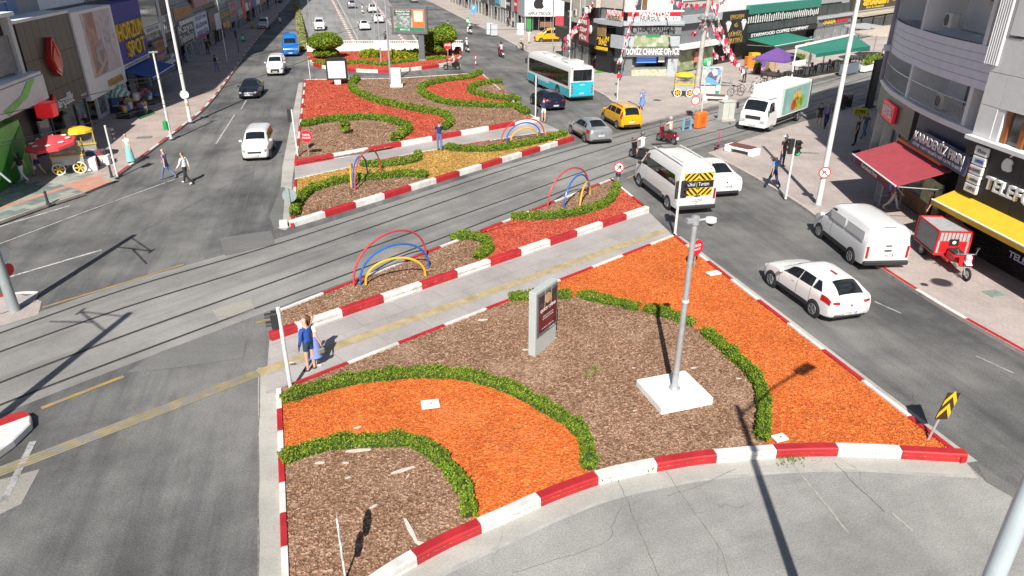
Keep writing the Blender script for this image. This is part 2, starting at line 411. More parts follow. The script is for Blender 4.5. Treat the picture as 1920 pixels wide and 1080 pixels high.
# opening for the underpass
O1, O2, O3, O4 = g(574, 93), g(562, 0), g(728, 0), g(787, 93)
BIG = 420
def far_pt(a, b, y): k = (y - a[1]) / (b[1] - a[1]); return (a[0] + (b[0] - a[0]) * k, y)
O2, O3 = far_pt(O1, O2, 150), far_pt(O4, O3, 150)
mb = MB()
for q in ([(-BIG, -60), (BIG, -60), (BIG, O1[1]), O4, O1, (-BIG, O1[1])], [(-BIG, O1[1]), O1, O2, (-BIG, 150)], [O4, (BIG, O4[1]), (BIG, 150), O3], [(-BIG, 150), O2, O3, (BIG, 150), (BIG, BIG), (-BIG, BIG)]):
    mb.poly([(x, y, 0) for x, y in q])
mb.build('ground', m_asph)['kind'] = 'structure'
mb = MB(); mb.poly([(O1[0], O1[1], RZ0), (O4[0], O4[1], RZ0), (O3[0], 150, 0), (O2[0], 150, 0)])
m_ramp = asphalt('ramp_asphalt', (.24, .24, .238), (.31, .31, .305), .15, cracks=False, streak=.3, ang=ROAD)
mb.build('underpass_road', m_ramp)['kind'] = 'structure'
mb = MB(); mb.poly([(O2[0], 150, .004), (O3[0], 150, .004), (*far_pt(O4, O3, 260), .004), (*far_pt(O1, O2, 260), .004)]); mb.build('underpass_approach', m_ramp)['kind'] = 'structure'
def wall_strip(name, a, b, t, z0a, z0b, z1, m, label):
    d = (Vector(b) - Vector(a)).normalized(); n = Vector((-d.y, d.x)) * t
    mb = MB(); A, B = Vector(a), Vector(b)
    mb.add([(*A, z0a), (*B, z0b), (*(B + n), z0b), (*(A + n), z0a), (*A, z1), (*B, z1), (*(B + n), z1), (*(A + n), z1)], [(0, 1, 2, 3), (7, 6, 5, 4), (0, 4, 5, 1), (1, 5, 6, 2), (2, 6, 7, 3), (3, 7, 4, 0)])
    return tag(mb.build(name, m, bevel=.02), label, 'wall')
wall_strip('retaining_wall', O1, O2, .35, -2.7, -.2, .25, m_conc, 'low concrete retaining wall on the shaded side of the sunken road')
wall_strip('retaining_wall', O3, O4, .35, -.2, -2.7, .30, m_conc, 'sunlit concrete retaining wall behind the big billboard')
m_dark = mat('dark_void', (.03, .03, .03), .9)
MB().bx(O1[0] - .3, O4[0] + .3, O1[1] - .25, O1[1] + .02, -2.7, -.02).build('underpass_portal', m_conc)['kind'] = 'structure'
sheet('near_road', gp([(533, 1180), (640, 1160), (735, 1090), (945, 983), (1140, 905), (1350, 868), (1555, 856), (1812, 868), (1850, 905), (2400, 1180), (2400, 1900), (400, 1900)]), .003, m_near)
# tramway bed and rails
rails_px = [[(-160, 682), (0, 625), (240, 541), (480, 470), (720, 393), (960, 314), (1145, 260), (1275, 227), (1387, 200), (1500, 168), (1600, 140), (1700, 108)],
            [(-160, 720), (0, 660), (240, 575), (480, 500), (720, 418), (960, 334), (1120, 283), (1262, 242), (1350, 222), (1480, 188), (1600, 153), (1700, 120)],
            [(-160, 785), (0, 718), (240, 627), (480, 541), (720, 455), (960, 370), (1120, 313), (1245, 273), (1378, 236), (1510, 195), (1650, 152), (1720, 130)],
            [(-160, 830), (0, 760), (240, 668), (480, 578), (720, 488), (960, 396), (1120, 334), (1287, 277), (1395, 246), (1510, 212), (1650, 168), (1720, 145)]]
railw = [smooth(gp(p), 5) for p in rails_px]
def offset(pts, d):
    P = [Vector(p[:2]) for p in pts]; out = []
    for i in range(len(P)):
        t = (P[min(i + 1, len(P) - 1)] - P[max(i - 1, 0)]).normalized(); out.append(tuple(P[i] + Vector((-t.y, t.x)) * d))
    return out
def strip(mb, pts, w, z, z1=None):
    a, b = offset(pts, w / 2), offset(pts, -w / 2); n = len(a); z1 = z if z1 is None else z1
    return mb.add([(*p, z) for p in b] + [(*p, z1) for p in a], [(i, i + 1, n + i + 1, n + i) for i in range(n - 1)])
sheet('tram_bed', offset(railw[0], .55) + offset(railw[3], -.5)[::-1], .004, m_tram)
for i, pr in enumerate(railw):
    mb = MB(); strip(mb, pr, .115, .008); o = mb.build('rail_groove', m_groove); o['kind'] = 'structure'
    mb = MB(); strip(mb, offset(pr, .02), .04, .016); mb.build('rail_head', m_rail, o)
# pavements (0.12 m above the road)
left_kerb = smooth(gp([(-220, 500), (0, 420), (80, 391), (160, 365), (212, 343)]), 4) + smooth(gp([(225, 330), (275, 292), (330, 250), (390, 200), (432, 145), (470, 90), (510, 42), (545, 0)]), 4)
fd = (math.cos(R(101.3)), math.sin(R(101.3)))
def FLp(s, d=0.0): return (-28.75 + fd[0] * s + fd[1] * d, 46.47 + fd[1] * s - fd[0] * d)   # d = metres out from the facade line
left_edge = [FLp(155, -3), FLp(-45, -3)]
sheet('left_pavement', [(p[0], p[1]) for p in left_kerb] + [far_pt(g(470, 90), g(545, 0), 260)] + left_edge, .12, m_pave_l, th=.2)
plaza_kerb = gp([(1180, 240), (1172, 222), (1160, 203), (1135, 182), (1080, 152), (1000, 105), (930, 66), (870, 37), (815, 8)])
plaza = plaza_kerb + [(-40, 260), (120, 260), (120, 100), g(1720, 92), g(1660, 112), g(1608, 130), g(1520, 150), g(1400, 184), g(1310, 207), g(1240, 224)]
sheet('plaza_pavement', plaza, .12, m_plaza, th=.2)
right_kerb = smooth(gp([(1327, 290), (1395, 325), (1475, 372), (1530, 410), (1585, 458), (1640, 500), (1760, 577), (1920, 668), (2200, 830)]), 4)
right_pav = [(p[0], p[1]) for p in right_kerb] + [(40, 2), (60, 60), g(1760, 140), g(1660, 185), g(1605, 203), g(1492, 235), g(1400, 264)]
sheet('right_pavement', right_pav, .12, m_pave_r, th=.2)
# kerbs: every painted length is a stone of its own
def kerb(name, pts, wdt, h, seg, cols, z0=0.0, side=1, wobble=.0, start=0):
    root = thing(name, None, None); root['kind'] = 'structure'
    P = resample(pts, seg / 4 if len(pts) > 2 else seg); k = 4 if len(pts) > 2 else 1
    A = [Vector(p) for p in P]; B = [Vector(p) for p in offset(A, wdt * side)]; n = len(A)
    i = 0; ci = start
    while i < n - 1:
        j = min(i + k, n - 1); sec = []
        hh = h * (1 + random.uniform(-wobble, wobble))
        for q in range(i, j + 1):
            a, b = A[q], B[q]; d = (b - a).normalized(); t = Vector((d.y, -d.x)) * side * -1
            e = 0
            if q == i: e = .008
            if q == j: e = -.008
            if q == i: t = (A[min(q + 1, n - 1)] - A[q]).normalized()
            if q == j: t = (A[q] - A[q - 1]).normalized()
            a, b = a + t * e, b + t * e
            sec.append([(*a, z0), (*(a + d * .012), z0 + hh - .03), (*(a + d * .035), z0 + hh), (*b, z0 + hh), (*b, z0)])
        m = len(sec); vs = [p for s_ in sec for p in s_]
        fs = [(r * 5 + c, r * 5 + c + 1, (r + 1) * 5 + c + 1, (r + 1) * 5 + c) for r in range(m - 1) for c in range(4)] + [(0, 1, 2, 3, 4)[::-1], tuple((m - 1) * 5 + c for c in range(5))]
        if side < 0: fs = [f[::-1] for f in fs]
        MB().add(vs, fs).build('kerb_stone', cols[ci % len(cols)], root)
        i = j; ci += 1
    return root
RW = [m_red, m_white]
# island A (nearest), traced at road level
A_tl, A_tr, A_br = g(518, 738), g(1264, 444), g(1812, 868)
A_bot = smooth(gp([(1812, 868), (1555, 856), (1350, 868), (1250, 882), (1140, 905), (1040, 940), (945, 983), (840, 1030), (735, 1090), (640, 1160)]), 5)
A_left_end = g(531, 1180)
A_out = [A_tl, A_tr, A_br] + [tuple(p) for p in A_bot[1:]] + [A_left_end]
kerb('kerb_bottom_curve', A_bot, .24, .24, 1.50, [m_red, m_white], side=-1, wobble=.03)
kerb('kerb_left', [A_tl, A_left_end], .15, .17, 1.0, RW, side=1, start=1)
kerb('kerb_far', [A_tr, A_tl], .15, .17, 1.75, RW, side=1, start=1)
kerb('kerb_right', [A_br, A_tr], .16, .17, 1.75, RW, side=1)
# island B
B_fl, B_fr, B_nr, B_nl = g(515, 592), g(1146, 340), g(1217, 398), g(511, 640)
B_out = [B_nl, B_nr, B_fr, B_fl]
kerb('kerb_beside_path', [B_nr, B_nl], .24, .27, 1.60, [m_white, m_red], side=-1, wobble=.03)
kerb('kerb_beside_tram', [B_fl, B_fr], .15, .20, 1.9, RW, side=-1, start=1)
kerb('kerb_end', [B_fr, B_nr], .15, .20, 1.6, RW, side=-1, start=0)
# island C
C_nl, C_nr, C_fr, C_fl = g(545, 428), g(1077, 264), g(1062, 250), g(552, 340)
C_out = [C_nl, C_nr, C_fr, g(1010, 252), g(822, 283), C_fl]
kerb('kerb_tram_north', [C_nr, C_nl], .26, .28, 1.75, [m_red, m_white], side=-1, wobble=.03)
kerb('kerb_back', [C_fl, g(775, 291), g(1010, 252), C_fr], .13, .17, 2.2, [m_white, m_white, m_red], side=-1)
kerb('kerb_end_west', [C_nl, C_fl], .15, .20, 1.4, RW, side=-1)
# island D
D_nl, D_nr, D_fr, D_mr, D_fl = g(552, 312), g(1012, 228), g(903, 139), g(985, 212), g(571, 152)
D_out = [D_nl, D_nr, D_mr, D_fr, D_fl]
kerb('kerb_red_bed_front', [D_nr, D_nl], .26, .30, 2.3, [m_red, m_white], side=-1, wobble=.03, start=1)
kerb('kerb_red_bed_side', [D_nl, D_fl], .16, .20, 2.0, RW, side=-1)
kerb('kerb_red_bed_back', [D_fl, g(740, 150), D_fr], .14, .18, 3.0, [m_white, m_white, m_white, m_white], side=-1)
kerb('kerb_red_bed_road_side', [D_fr, D_mr, D_nr], .14, .18, 2.0, [m_white, m_white, m_red], side=-1)
# island E (far, rounded front)
E_front = smooth(gp([(577, 112), (583, 121), (600, 128), (650, 134), (710, 137), (770, 133), (830, 125), (862, 114), (866, 104), (858, 95)]), 4)
E_out = [tuple(p) for p in E_front]
kerb('kerb_round_front', E_front[::-1], .25, .32, 2.4, [m_red, m_white], side=-1)
# street kerbs
kerb('kerb_street_left', resample(left_kerb[left_kerb.index(min(left_kerb, key=lambda p: abs(p[0] - g(225, 330)[0]) + abs(p[1] - g(225, 330)[1]))):], 1.0), .16, .135, 1.7, [m_red, m_white], side=1)
rk = [tuple(p) for p in right_kerb]; ki = min(range(len(rk)), key=lambda i: (rk[i][0] - g(1640, 500)[0]) ** 2 + (rk[i][1] - g(1640, 500)[1]) ** 2)
kerb('kerb_street_right', rk[ki:], .15, .135, 1.15, [m_red, m_red, m_white, m_white], side=1)
kerb('kerb_street_corner', rk[:ki + 1], .15, .135, 1.4, [m_conc], side=1)
kerb('kerb_plaza', plaza_kerb, .2, .135, 2.6, [m_conc], side=-1)
mb = MB(); 
lk2 = smooth(gp([(-220, 502), (0, 422), (80, 393), (160, 367)]), 4); strip(mb, lk2, .16, .126); mb.build('kerb_edge_dark', mat('kerb_stone_dark', (.12, .13, .12), .8))['kind'] = 'structure'
# paths between islands, gutters
sheet('footpath', [g(505, 638), B_nl, B_nr, g(1250, 430), A_tr, A_tl, g(498, 738)], .008, m_path)
sheet('footpath_north', [D_nl, D_nr, g(1062, 250), C_fr, g(1010, 252), g(822, 283), C_fl, g(553, 334)], .008, m_path)
sheet('gutter', [g(484, 690), g(498, 690), g(520, 740), g(533, 1200), g(483, 1200)], .006, m_gutter)
sheet('gutter_bottom', [tuple(p) for p in A_bot] + [tuple(p) for p in offset(A_bot, .55)[::-1]], .006, m_gutter)
sheet('gutter_right', [A_br, A_tr, (A_tr[0] + .3, A_tr[1] + .06), (A_br[0] + .3, A_br[1] + .06)], .0055, m_gutter)
sheet('gutter_west', [g(535, 432), g(545, 424), g(548, 340), g(552, 310), g(568, 155), g(560, 155), g(530, 310), g(520, 428)], .0055, m_gutter)
# tactile strip: ridges are real
def tact(a, b, wdt, n, z, m_tact=m_tact):
    root = thing('tactile_strip', None, None); root['kind'] = 'structure'
    a, b = Vector(a), Vector(b); d = (b - a).normalized(); nn = Vector((-d.y, d.x))
    mb = MB(); strip(mb, [tuple(a), tuple(b)], wdt, z); mb.build('strip_base', m_tact, root)
    for i in range(n):
        o = nn * (wdt * ((i + .5) / n - .5)); mb = MB()
        A_, B_ = a + o, b + o; w2 = wdt / n * .27
        mb.add([(*(A_ - nn * w2), z), (*(A_ + nn * w2), z), (*(B_ + nn * w2), z), (*(B_ - nn * w2), z), (*(A_ - nn * w2 * .6), z + .008), (*(A_ + nn * w2 * .6), z + .008), (*(B_ + nn * w2 * .6), z + .008), (*(B_ - nn * w2 * .6), z + .008)], [(3, 2, 1, 0), (4, 5, 6, 7), (0, 1, 5, 4), (1, 2, 6, 5), (2, 3, 7, 6), (3, 0, 4, 7)])
        mb.build('ridge', m_tact, root)
tact(g(484, 700), g(1248, 432), .42, 4, .012)
tact(g(-80, 915), g(484, 700), .42, 4, .010, paint('tactile_faded', (.28, .235, .14), (.19, .187, .18), 1.0, scale=2))
# painted lines
def line(pts, wdt, m, z=.012):
    mb = MB(); strip(mb, gp(pts), wdt, z); mb.build('road_marking', m)['kind'] = 'structure'
m_ghost = paint('line_faded', (.40, .395, .38), (.2, .198, .19), 1.0, scale=4)
line([(20, 519), (190, 469)], .13, m_line); line([(-60, 480), (150, 401), (345, 330)], .07, m_line); line([(-60, 447), (0, 425), (130, 386)], .12, m_line)
line([(440, 215), (405, 270)], .09, m_line); line([(452, 205), (462, 188)], .08, m_line); line([(5, 945), (62, 828)], .16, m_ghost)
line([(80, 577), (210, 538), (345, 496)], .13, m_yline, .013); line([(78, 766), (232, 706)], .15, m_yline, .013); line([(480, 606), (515, 596)], .15, m_yline, .013)
line([(1640, 566), (1690, 588)], .08, m_ghost); line([(1830, 668), (1900, 700)], .07, m_ghost)
line([(1175, 335), (1190, 328)], .12, m_yline, .013); line([(1290, 205), (1345, 190)], .2, m_line, .128)
wl = [A_bot[i] for i in range(len(A_bot))]; mb = MB(); strip(mb, offset(wl, .50), .07, .011); mb.build('road_marking', paint('line_ghost', (.46, .45, .43), (.3, .29, .28), .8))['kind'] = 'structure'
# patches and joints in the road
def patch(name, pts, m, z=.0062): sheet(name, gp(pts), z, m)
patch('road_patch', [(412, 447), (508, 432), (516, 458), (422, 480)], m_asph_old, .0105)
patch('road_patch', [(235, 700), (300, 660), (440, 612), (462, 640), (455, 672), (330, 690)], m_asph_old, .0105)
patch('road_patch', [(505, 405), (528, 350), (535, 352), (530, 420), (515, 432)], m_asph_old)
patch('road_patch', [(1830, 868), (1850, 905), (1920, 945), (1920, 925)], m_asph_old, .007)
m_lt = asphalt('concrete_light_slab', (.30, .285, .255), (.37, .35, .31), .2)
patch('road_patch', [(398, 582), (470, 560), (478, 580), (412, 603)], m_lt, .0102)
patch('road_patch', [(-20, 905), (75, 880), (40, 945), (-20, 975)], m_lt, .0072)
def joint(pts, wdt, m=None):
    P = smooth(gp(pts), 5); P = [(p[0] + random.uniform(-.02, .02), p[1] + random.uniform(-.02, .02)) for p in P]
    mb = MB(); strip(mb, P, wdt, .0125); mb.build('road_joint', m or m_crack)['kind'] = 'structure'
joint([(1150, 880), (1172, 930), (1205, 1010), (1240, 1090)], .016); joint([(1250, 885), (1290, 945), (1345, 1020), (1370, 1090)], .012)
joint([(1478, 862), (1530, 925), (1592, 1000)], .05, m_patch); joint([(1565, 868), (1610, 915), (1660, 960)], .02); joint([(1672, 962), (1712, 995)], .055, m_patch)
joint([(1165, 950), (1148, 985), (1140, 1015), (1060, 1045), (960, 1075)], .014); joint([(487, 700), (484, 900), (485, 1090)], .03)
joint([(1250, 930), (1300, 915), (1380, 880)], .014); joint([(600, 320), (560, 400)], .01)
# skid stain
joint([(480, 300), (462, 380), (440, 440)], .03, mat('tyre_stain', (.12, .12, .12), .9, world=True))
# ---------------------------------------------------------------- mulch beds
BR = [(0, (.14, .07, .04)), (.35, (.24, .13, .078)), (.7, (.34, .20, .125)), (1, (.50, .345, .24))]
OR = [(0, (.42, .085, .014)), (.35, (.58, .122, .019)), (.75, (.70, .17, .028)), (1, (.78, .27, .075))]
RD = [(0, (.26, .028, .018)), (.4, (.48, .07, .034)), (.8, (.62, .115, .055)), (1, (.70, .23, .13))]
YL = [(0, (.28, .15, .03)), (.4, (.44, .25, .055)), (.8, (.54, .33, .085)), (1, (.64, .45, .17))]
MU = {k: (mulch('mulch_' + k, s, dust=d), island('chips_' + k, s, .9, dust=d)) for k, s, d in (('brown', BR, (.46, .33, .24)), ('orange', OR, (.62, .22, .07)), ('red', RD, (.60, .14, .085)), ('yellow', YL, None))}
def bed(name, pts, z, col, dens, size, holes=()):
    z -= .03; P = np.array([p[:2] for p in pts])
    o = sheet(name, [tuple(p) for p in P], z, MU[col][0])
    lo, hi = P.min(0), P.max(0); cnt = int(np.prod(hi - lo) * dens)
    Q = RNG.uniform(lo, hi, (cnt, 2)); Q = Q[inside(Q, [tuple(p) for p in P])]
    for hl in holes: Q = Q[~inside(Q, hl)]
    Q3 = np.c_[Q, z + RNG.uniform(.003, .026, len(Q))]
    vs, fs = cards(Q3, size, .5, .72)
    me = np_mesh('wood_chips', vs, fs); c = link('wood_chips', me, o, MU[col][1]); c['kind'] = 'stuff'
    return o
# hedge centre lines (also the borders between the coloured beds)
HEDGE = {}
def hpx(k, pts, z=.25): HEDGE[k] = [tuple(p) for p in smooth(gp(pts, z), 6)]
hpx('a1', [(530, 858), (585, 838), (642, 827), (705, 825), (767, 824), (817, 849), (845, 880), (872, 918), (880, 962)])
hpx('a2', [(531, 745), (592, 727), (655, 711), (730, 701), (805, 697), (880, 703), (930, 717), (962, 728), (1010, 754), (1060, 783), (1090, 808), (1100, 832), (1105, 874)])
hpx('a3', [(957, 555), (1000, 553), (1068, 551)]); hpx('a4', [(1086, 550), (1135, 561), (1160, 566)]); hpx('a5', [(1160, 566), (1196, 575)]); hpx('a6', [(1212, 577), (1255, 588), (1300, 604)])
hpx('a7', [(1324, 620), (1355, 646), (1385, 673), (1410, 697), (1428, 727), (1433, 765), (1430, 818)])
hpx('b1', [(848, 446), (880, 442), (908, 450), (917, 466), (893, 482)])
hpx('b2', [(960, 406), (1010, 406), (1060, 402), (1110, 391), (1145, 373), (1158, 346)])
hpx('c1', [(552, 402), (558, 380), (582, 357), (612, 346), (655, 336), (705, 332), (755, 327), (800, 328)])
hpx('c2', [(677, 307), (705, 309), (755, 304), (780, 298), (784, 288)]); hpx('c3', [(837, 276), (867, 280), (917, 280), (960, 274), (1010, 264), (1060, 250)])
hpx('d1', [(670, 147), (660, 157), (665, 170), (692, 184), (730, 195), (780, 205), (825, 213), (842, 222), (840, 234), (830, 241)])
hpx('d2', [(566, 235), (605, 227), (655, 222), (705, 222), (742, 229), (766, 239), (755, 252), (738, 262)])
hpx('d3', [(901, 136), (880, 145), (830, 152), (795, 161), (791, 172), (817, 187), (855, 195), (930, 199), (965, 200), (990, 213)])
hpx('d4', [(940, 154), (905, 157), (883, 165), (892, 175), (930, 183), (975, 186)])
H_ = HEDGE
A_in = [A_tl, A_tr, A_br] + A_out[3:]
ZA = .15
bi = lambda px: g(*px)
abot = [tuple(p) for p in A_bot]
def near_i(pts, q): return min(range(len(pts)), key=lambda i: (pts[i][0] - q[0]) ** 2 + (pts[i][1] - q[1]) ** 2)
e1, e2, e7 = near_i(abot, H_['a1'][-1]), near_i(abot, H_['a2'][-1]), near_i(abot, H_['a7'][-1])
a_mid = H_['a3'] + H_['a4'] + H_['a6'] + H_['a7']
w1 = g(526, 862); w2 = g(521, 750)
inset = lambda pts: pts
bed('bed_brown_front', [w1] + H_['a1'] + abot[e1:] + [A_left_end], ZA, 'brown', 560, .024)
bed('bed_orange_front', [w2] + H_['a2'] + abot[e2:e1 + 1] + H_['a1'][::-1] + [w1], ZA, 'orange', 560, .023)
farA = g(930, 577)
bed('bed_brown_middle', [A_tl, farA] + a_mid + abot[e7:e2 + 1] + H_['a2'][::-1] + [w2], ZA, 'brown', 520, .025)
bed('bed_orange_right', [farA, A_tr, A_br] + abot[1:e7 + 1] + a_mid[::-1], ZA, 'orange', 520, .024)
def cut(a, b, u): return g(*u)
bmid_n, bmid_f = g(882, 513), g(838, 462)
bed('bed_brown_tram', [B_nl, bmid_n] + H_['b1'][::-1] + [bmid_f, B_fl], .17, 'brown', 300, .034)
bed('bed_brown_loop', H_['b2'] + [B_fr, g(950, 417)], .17, 'brown', 300, .034)
bed('bed_red_tram', [bmid_n, B_nr, B_fr] + H_['b2'][::-1] + [g(950, 417), bmid_f] + H_['b1'], .165, 'red', 300, .034)
bed('bed_tan_tram', [C_nl, g(800, 348), C_nr, C_fr, g(1010, 252), g(822, 283), C_fl], .165, 'yellow', 130, .055, [H_['c1'] + [g(812, 344), C_nl], H_['c2'] + [g(775, 292), g(665, 316)], H_['c3'] + [g(1010, 253), g(830, 283)]])
bed('bed_brown_tram_north', H_['c1'] + [g(812, 344), C_nl], .175, 'brown', 150, .055)
bed('bed_brown_patch', H_['c2'] + [g(775, 292), g(665, 316)], .175, 'brown', 120, .055); bed('bed_brown_strip', H_['c3'] + [g(1010, 253), g(830, 283)], .175, 'brown', 120, .055)
bed('bed_red_west', [D_nl, g(800, 265), g(840, 240)] + H_['d1'][::-1] + [g(670, 150), D_fl], .165, 'red', 90, .06, [H_['d2'] + [g(735, 280), D_nl]])
bed('bed_brown_shrub', H_['d2'] + [g(735, 280), D_nl], .175, 'brown', 90, .06)
bed('bed_brown_centre', H_['d1'] + [g(800, 265), D_nr, D_mr] + H_['d3'][::-1] + [D_fr, g(740, 150), g(670, 150)], .168, 'brown', 90, .06)
bed('bed_red_east', H_['d3'] + [D_mr, D_fr], .175, 'red', 90, .06, [H_['d4'] + [g(982, 208), g(945, 168)]]); bed('bed_brown_east', H_['d4'] + [g(982, 208), g(945, 168)], .182, 'brown', 80, .06)
bed('bed_red_round', [tuple(p) for p in E_front] + [g(860, 95), g(577, 100)], .2, 'red', 60, .06)
# pale chips and bark flakes lying on the beds
m_flake = mat('pale_wood_flake', (.55, .48, .42), .8, var=.3)
for (u, v, L, a) in [(672, 845, .62, .2), (1035, 634, .3, .2), (755, 882, .6, .5), (648, 868, .16, 0), (985, 656, .2, .2), (770, 995, .75, -1.1), (905, 600, .35, .25), (700, 950, .2, .7), (545, 640 + 40, .2, 0), (1188, 690, .12, 0), (1300, 690, .2, .2), (1385, 710, .15, 0), (652, 896, .14, .4), (765, 893, .14, 1.2), (600, 868, .22, .1), (670, 802, .2, .4), (1190, 770, .12, .3), (790, 1020, .3, -.4)]:
    x, y = g(u, v, ZA); mb = MB(); w_ = min(.09, L * .3)
    mb.prism([(-L / 2, -w_ * .3), (-L * .1, -w_ * .6), (L / 2, -w_ * .2), (L * .46, w_ * .4), (L * .05, w_ * .6), (-L * .45, w_ * .3)], 0, .02)
    o = mb.build('bark_flake', m_flake); o.location = (x, y, ZA - .005); o.rotation_euler = (.1, .06, a); o['kind'] = 'stuff'
m_grass = island('grass_blades', [(0, (.05, .10, .01)), (1, (.16, .26, .05))])
for (u, v, rad, n) in [(610, 567, .10, 60), (1115, 700, .22, 60), (1105, 712, .15, 40), (1475, 856, .35, 260), (1115, 868, .12, 50), (645, 900, .05, 10), (968, 575, .3, 60), (1213, 884, .15, 50), (745, 172, .5, 60), (680, 160, .4, 60), (1135, 905, .15, 30)]:
    x, y = g(u, v); zz = .13 if v != 856 else .01
    Q = np.c_[RNG.normal(x, rad * .6, n), RNG.normal(y, rad * .5, n), np.full(n, zz)]; h = RNG.uniform(.03, .10, n)
    dx = RNG.normal(0, .03, (n, 2)); ww = RNG.uniform(.006, .014, n)
    vs = np.stack([Q - np.c_[ww, 0 * ww, 0 * ww], Q + np.c_[ww, 0 * ww, 0 * ww], Q + np.c_[dx, h]], 1).reshape(-1, 3)
    o = link('grass_tuft', np_mesh('grass_tuft', vs, np.arange(3 * n).reshape(n, 3)), None, m_grass); o['kind'] = 'stuff'
# ---------------------------------------------------------------- hedges
m_leaf = island('hedge_leaves', [(0, (.075, .13, .010)), (.4, (.16, .26, .018)), (.8, (.25, .37, .032)), (1, (.38, .48, .06))], .6, .25, (.30, .32, .05), 1.6)
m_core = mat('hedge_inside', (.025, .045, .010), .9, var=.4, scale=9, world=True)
def hedge(key, label, wd, ht, z, dens, leaf):
    z -= .03; pts = resample(HEDGE[key], .12); n = len(pts)
    P = np.array([tuple(p)[:2] for p in pts]); T = np.gradient(P, axis=0); T /= np.linalg.norm(T, axis=1)[:, None]; Nn = np.c_[-T[:, 1], T[:, 0]]
    root = thing('hedge', label, 'hedge', (P[0, 0], P[0, 1], z), group='low clipped hedges in the planted islands')
    O = np.array([P[0, 0], P[0, 1], z])
    ph = RNG.uniform(0, 6.28, 4); s = np.arange(n) * .12
    lump = 1 + .10 * np.sin(s * 9.5 + ph[0]) + .09 * np.sin(s * 5.1 + ph[1]) + .06 * np.sin(s * 17 + ph[2])
    endf = np.clip(np.minimum(s, s[-1] - s) / .22, .45, 1)
    prof = [(-1, 0), (-1.05, .35), (-.92, .72), (-.5, .95), (0, 1), (.5, .95), (.92, .72), (1.05, .35), (1, 0)]
    k = len(prof); vs = []
    for i in range(n):
        for a, b in prof: vs.append((*(P[i] + Nn[i] * a * wd * .44 * lump[i] * endf[i]), b * ht * .86 * lump[i] * (.6 + .4 * endf[i]) + z))
    mb = MB(); mb.add([Vector(q) - Vector(O) for q in vs], [(i * k + j, i * k + j + 1, (i + 1) * k + j + 1, (i + 1) * k + j) for i in range(n - 1) for j in range(k - 1)] + [tuple(range(k)), tuple(range((n - 1) * k, n * k))[::-1]])
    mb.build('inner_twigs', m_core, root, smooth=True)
    cnt = int(s[-1] * dens); ii = RNG.integers(0, n, cnt); th = RNG.uniform(-.12, math.pi + .12, cnt)
    ca, sa = np.cos(th), np.sin(th); ex = .62
    aa = np.sign(ca) * np.abs(ca) ** ex; bb = np.sign(sa) * np.abs(sa) ** ex
    shell = RNG.uniform(.86, 1.10, cnt) * lump[ii] * (.72 + .28 * endf[ii])
    # clumps: twig tufts that stand a little proud
    xy = P[ii] + Nn[ii] * (aa * wd * .5 * shell)[:, None] + T[ii] * RNG.uniform(-.08, .08, cnt)[:, None]
    zz = np.maximum(.02, bb * ht * shell)
    tuft = np.sin(xy[:, 0] * 31 + ph[3]) * np.sin(xy[:, 1] * 29) * np.sin(zz * 33)
    zz += tuft * .035; xy += Nn[ii] * (tuft * aa * .035)[:, None]
    N3 = np.c_[Nn[ii] * ca[:, None], sa]
    vs, fs = cards(np.c_[xy, zz + z] - O, leaf, .62, .45, nrm=N3)
    o = link('foliage', np_mesh('foliage', vs, fs), root, m_leaf); o['kind'] = 'stuff'
    return root
for k_, lb in (('a1', 'curved hedge around the brown bed nearest the camera'), ('a2', 'long hedge arching between the orange front bed and the wide brown bed'),
               ('a3', 'short hedge behind the upright poster stand'), ('a4', 'hedge length along the orange bed, just beyond the poster stand'),
               ('a5', 'small hedge clump between two gaps above the brown bed'), ('a6', 'hedge length crossed by the shadow of the camera pole'), ('a7', 'hedge curving down the border of the orange bed to the striped kerb')):
    hedge(k_, lb, .33, .28, ZA, 1800, .024)
for k_, lb in (('b1', 'small hook-shaped hedge between brown bark and red chips by the tram'), ('b2', 'hedge looping round the bark bed with coloured hoops near the minibus')):
    hedge(k_, lb, .38, .31, .17, 1300, .032)
for k_, lb in (('c1', 'hedge on the tan bed behind the round sign plate'), ('c2', 'short curled hedge on the tan bed beside the footpath'), ('c3', 'hedge at the back of the tan bed beside the man in blue')):
    hedge(k_, lb, .42, .34, .17, 900, .042)
for k_, lb in (('d1', 'S-shaped hedge snaking between the red bed and the brown bed'), ('d2', 'hedge arching over the brown bed with the small shrub'), ('d3', 'winding hedge round the eastern red chip bed'), ('d4', 'innermost hedge loop at the east of the red bed')):
    hedge(k_, lb, .55, .40, .17, 700, .055)
# ================================================================ buildings
class Frame:
    "a street front: X along it (to the right seen from outside), Y into the house, Z up"
    def __init__(s, A, ang): s.A = Vector(A); s.ang = ang; s.X = Vector((math.cos(ang), math.sin(ang))); s.Y = Vector((-s.X.y, s.X.x))
    def px(s, u, v, y=0.0):
        d = ray(u, v); o = Vector((0, 0)) - s.A
        t = (y - o.dot(s.Y)) / (d.x * s.Y.x + d.y * s.Y.y)
        q = Vector((d.x * t, d.y * t)) - s.A
        return q.dot(s.X), HC + d.z * t
    def at(s, x, y=0.0): q = s.A + s.X * x + s.Y * y; return (q.x, q.y, 0)
def P(root, name, m, x0, x1, y0, y1, z0, z1, bevel=0.0): return MB().bx(x0, x1, y0, y1, z0, z1).build(name, m, root, bevel=bevel)
m_glass = glass('shop_glass'); m_wglass = mat('window_glass', (.05, .07, .085), .06, var=.4, scale=.8, spec=.9)
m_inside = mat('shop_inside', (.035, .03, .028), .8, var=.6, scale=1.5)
m_frame = mat('window_frame_white', (.62, .62, .60), .5); m_metal = mat('aluminium', (.42, .43, .44), .35, .7); m_darkmetal = mat('dark_metal', (.05, .05, .055), .5, .3)
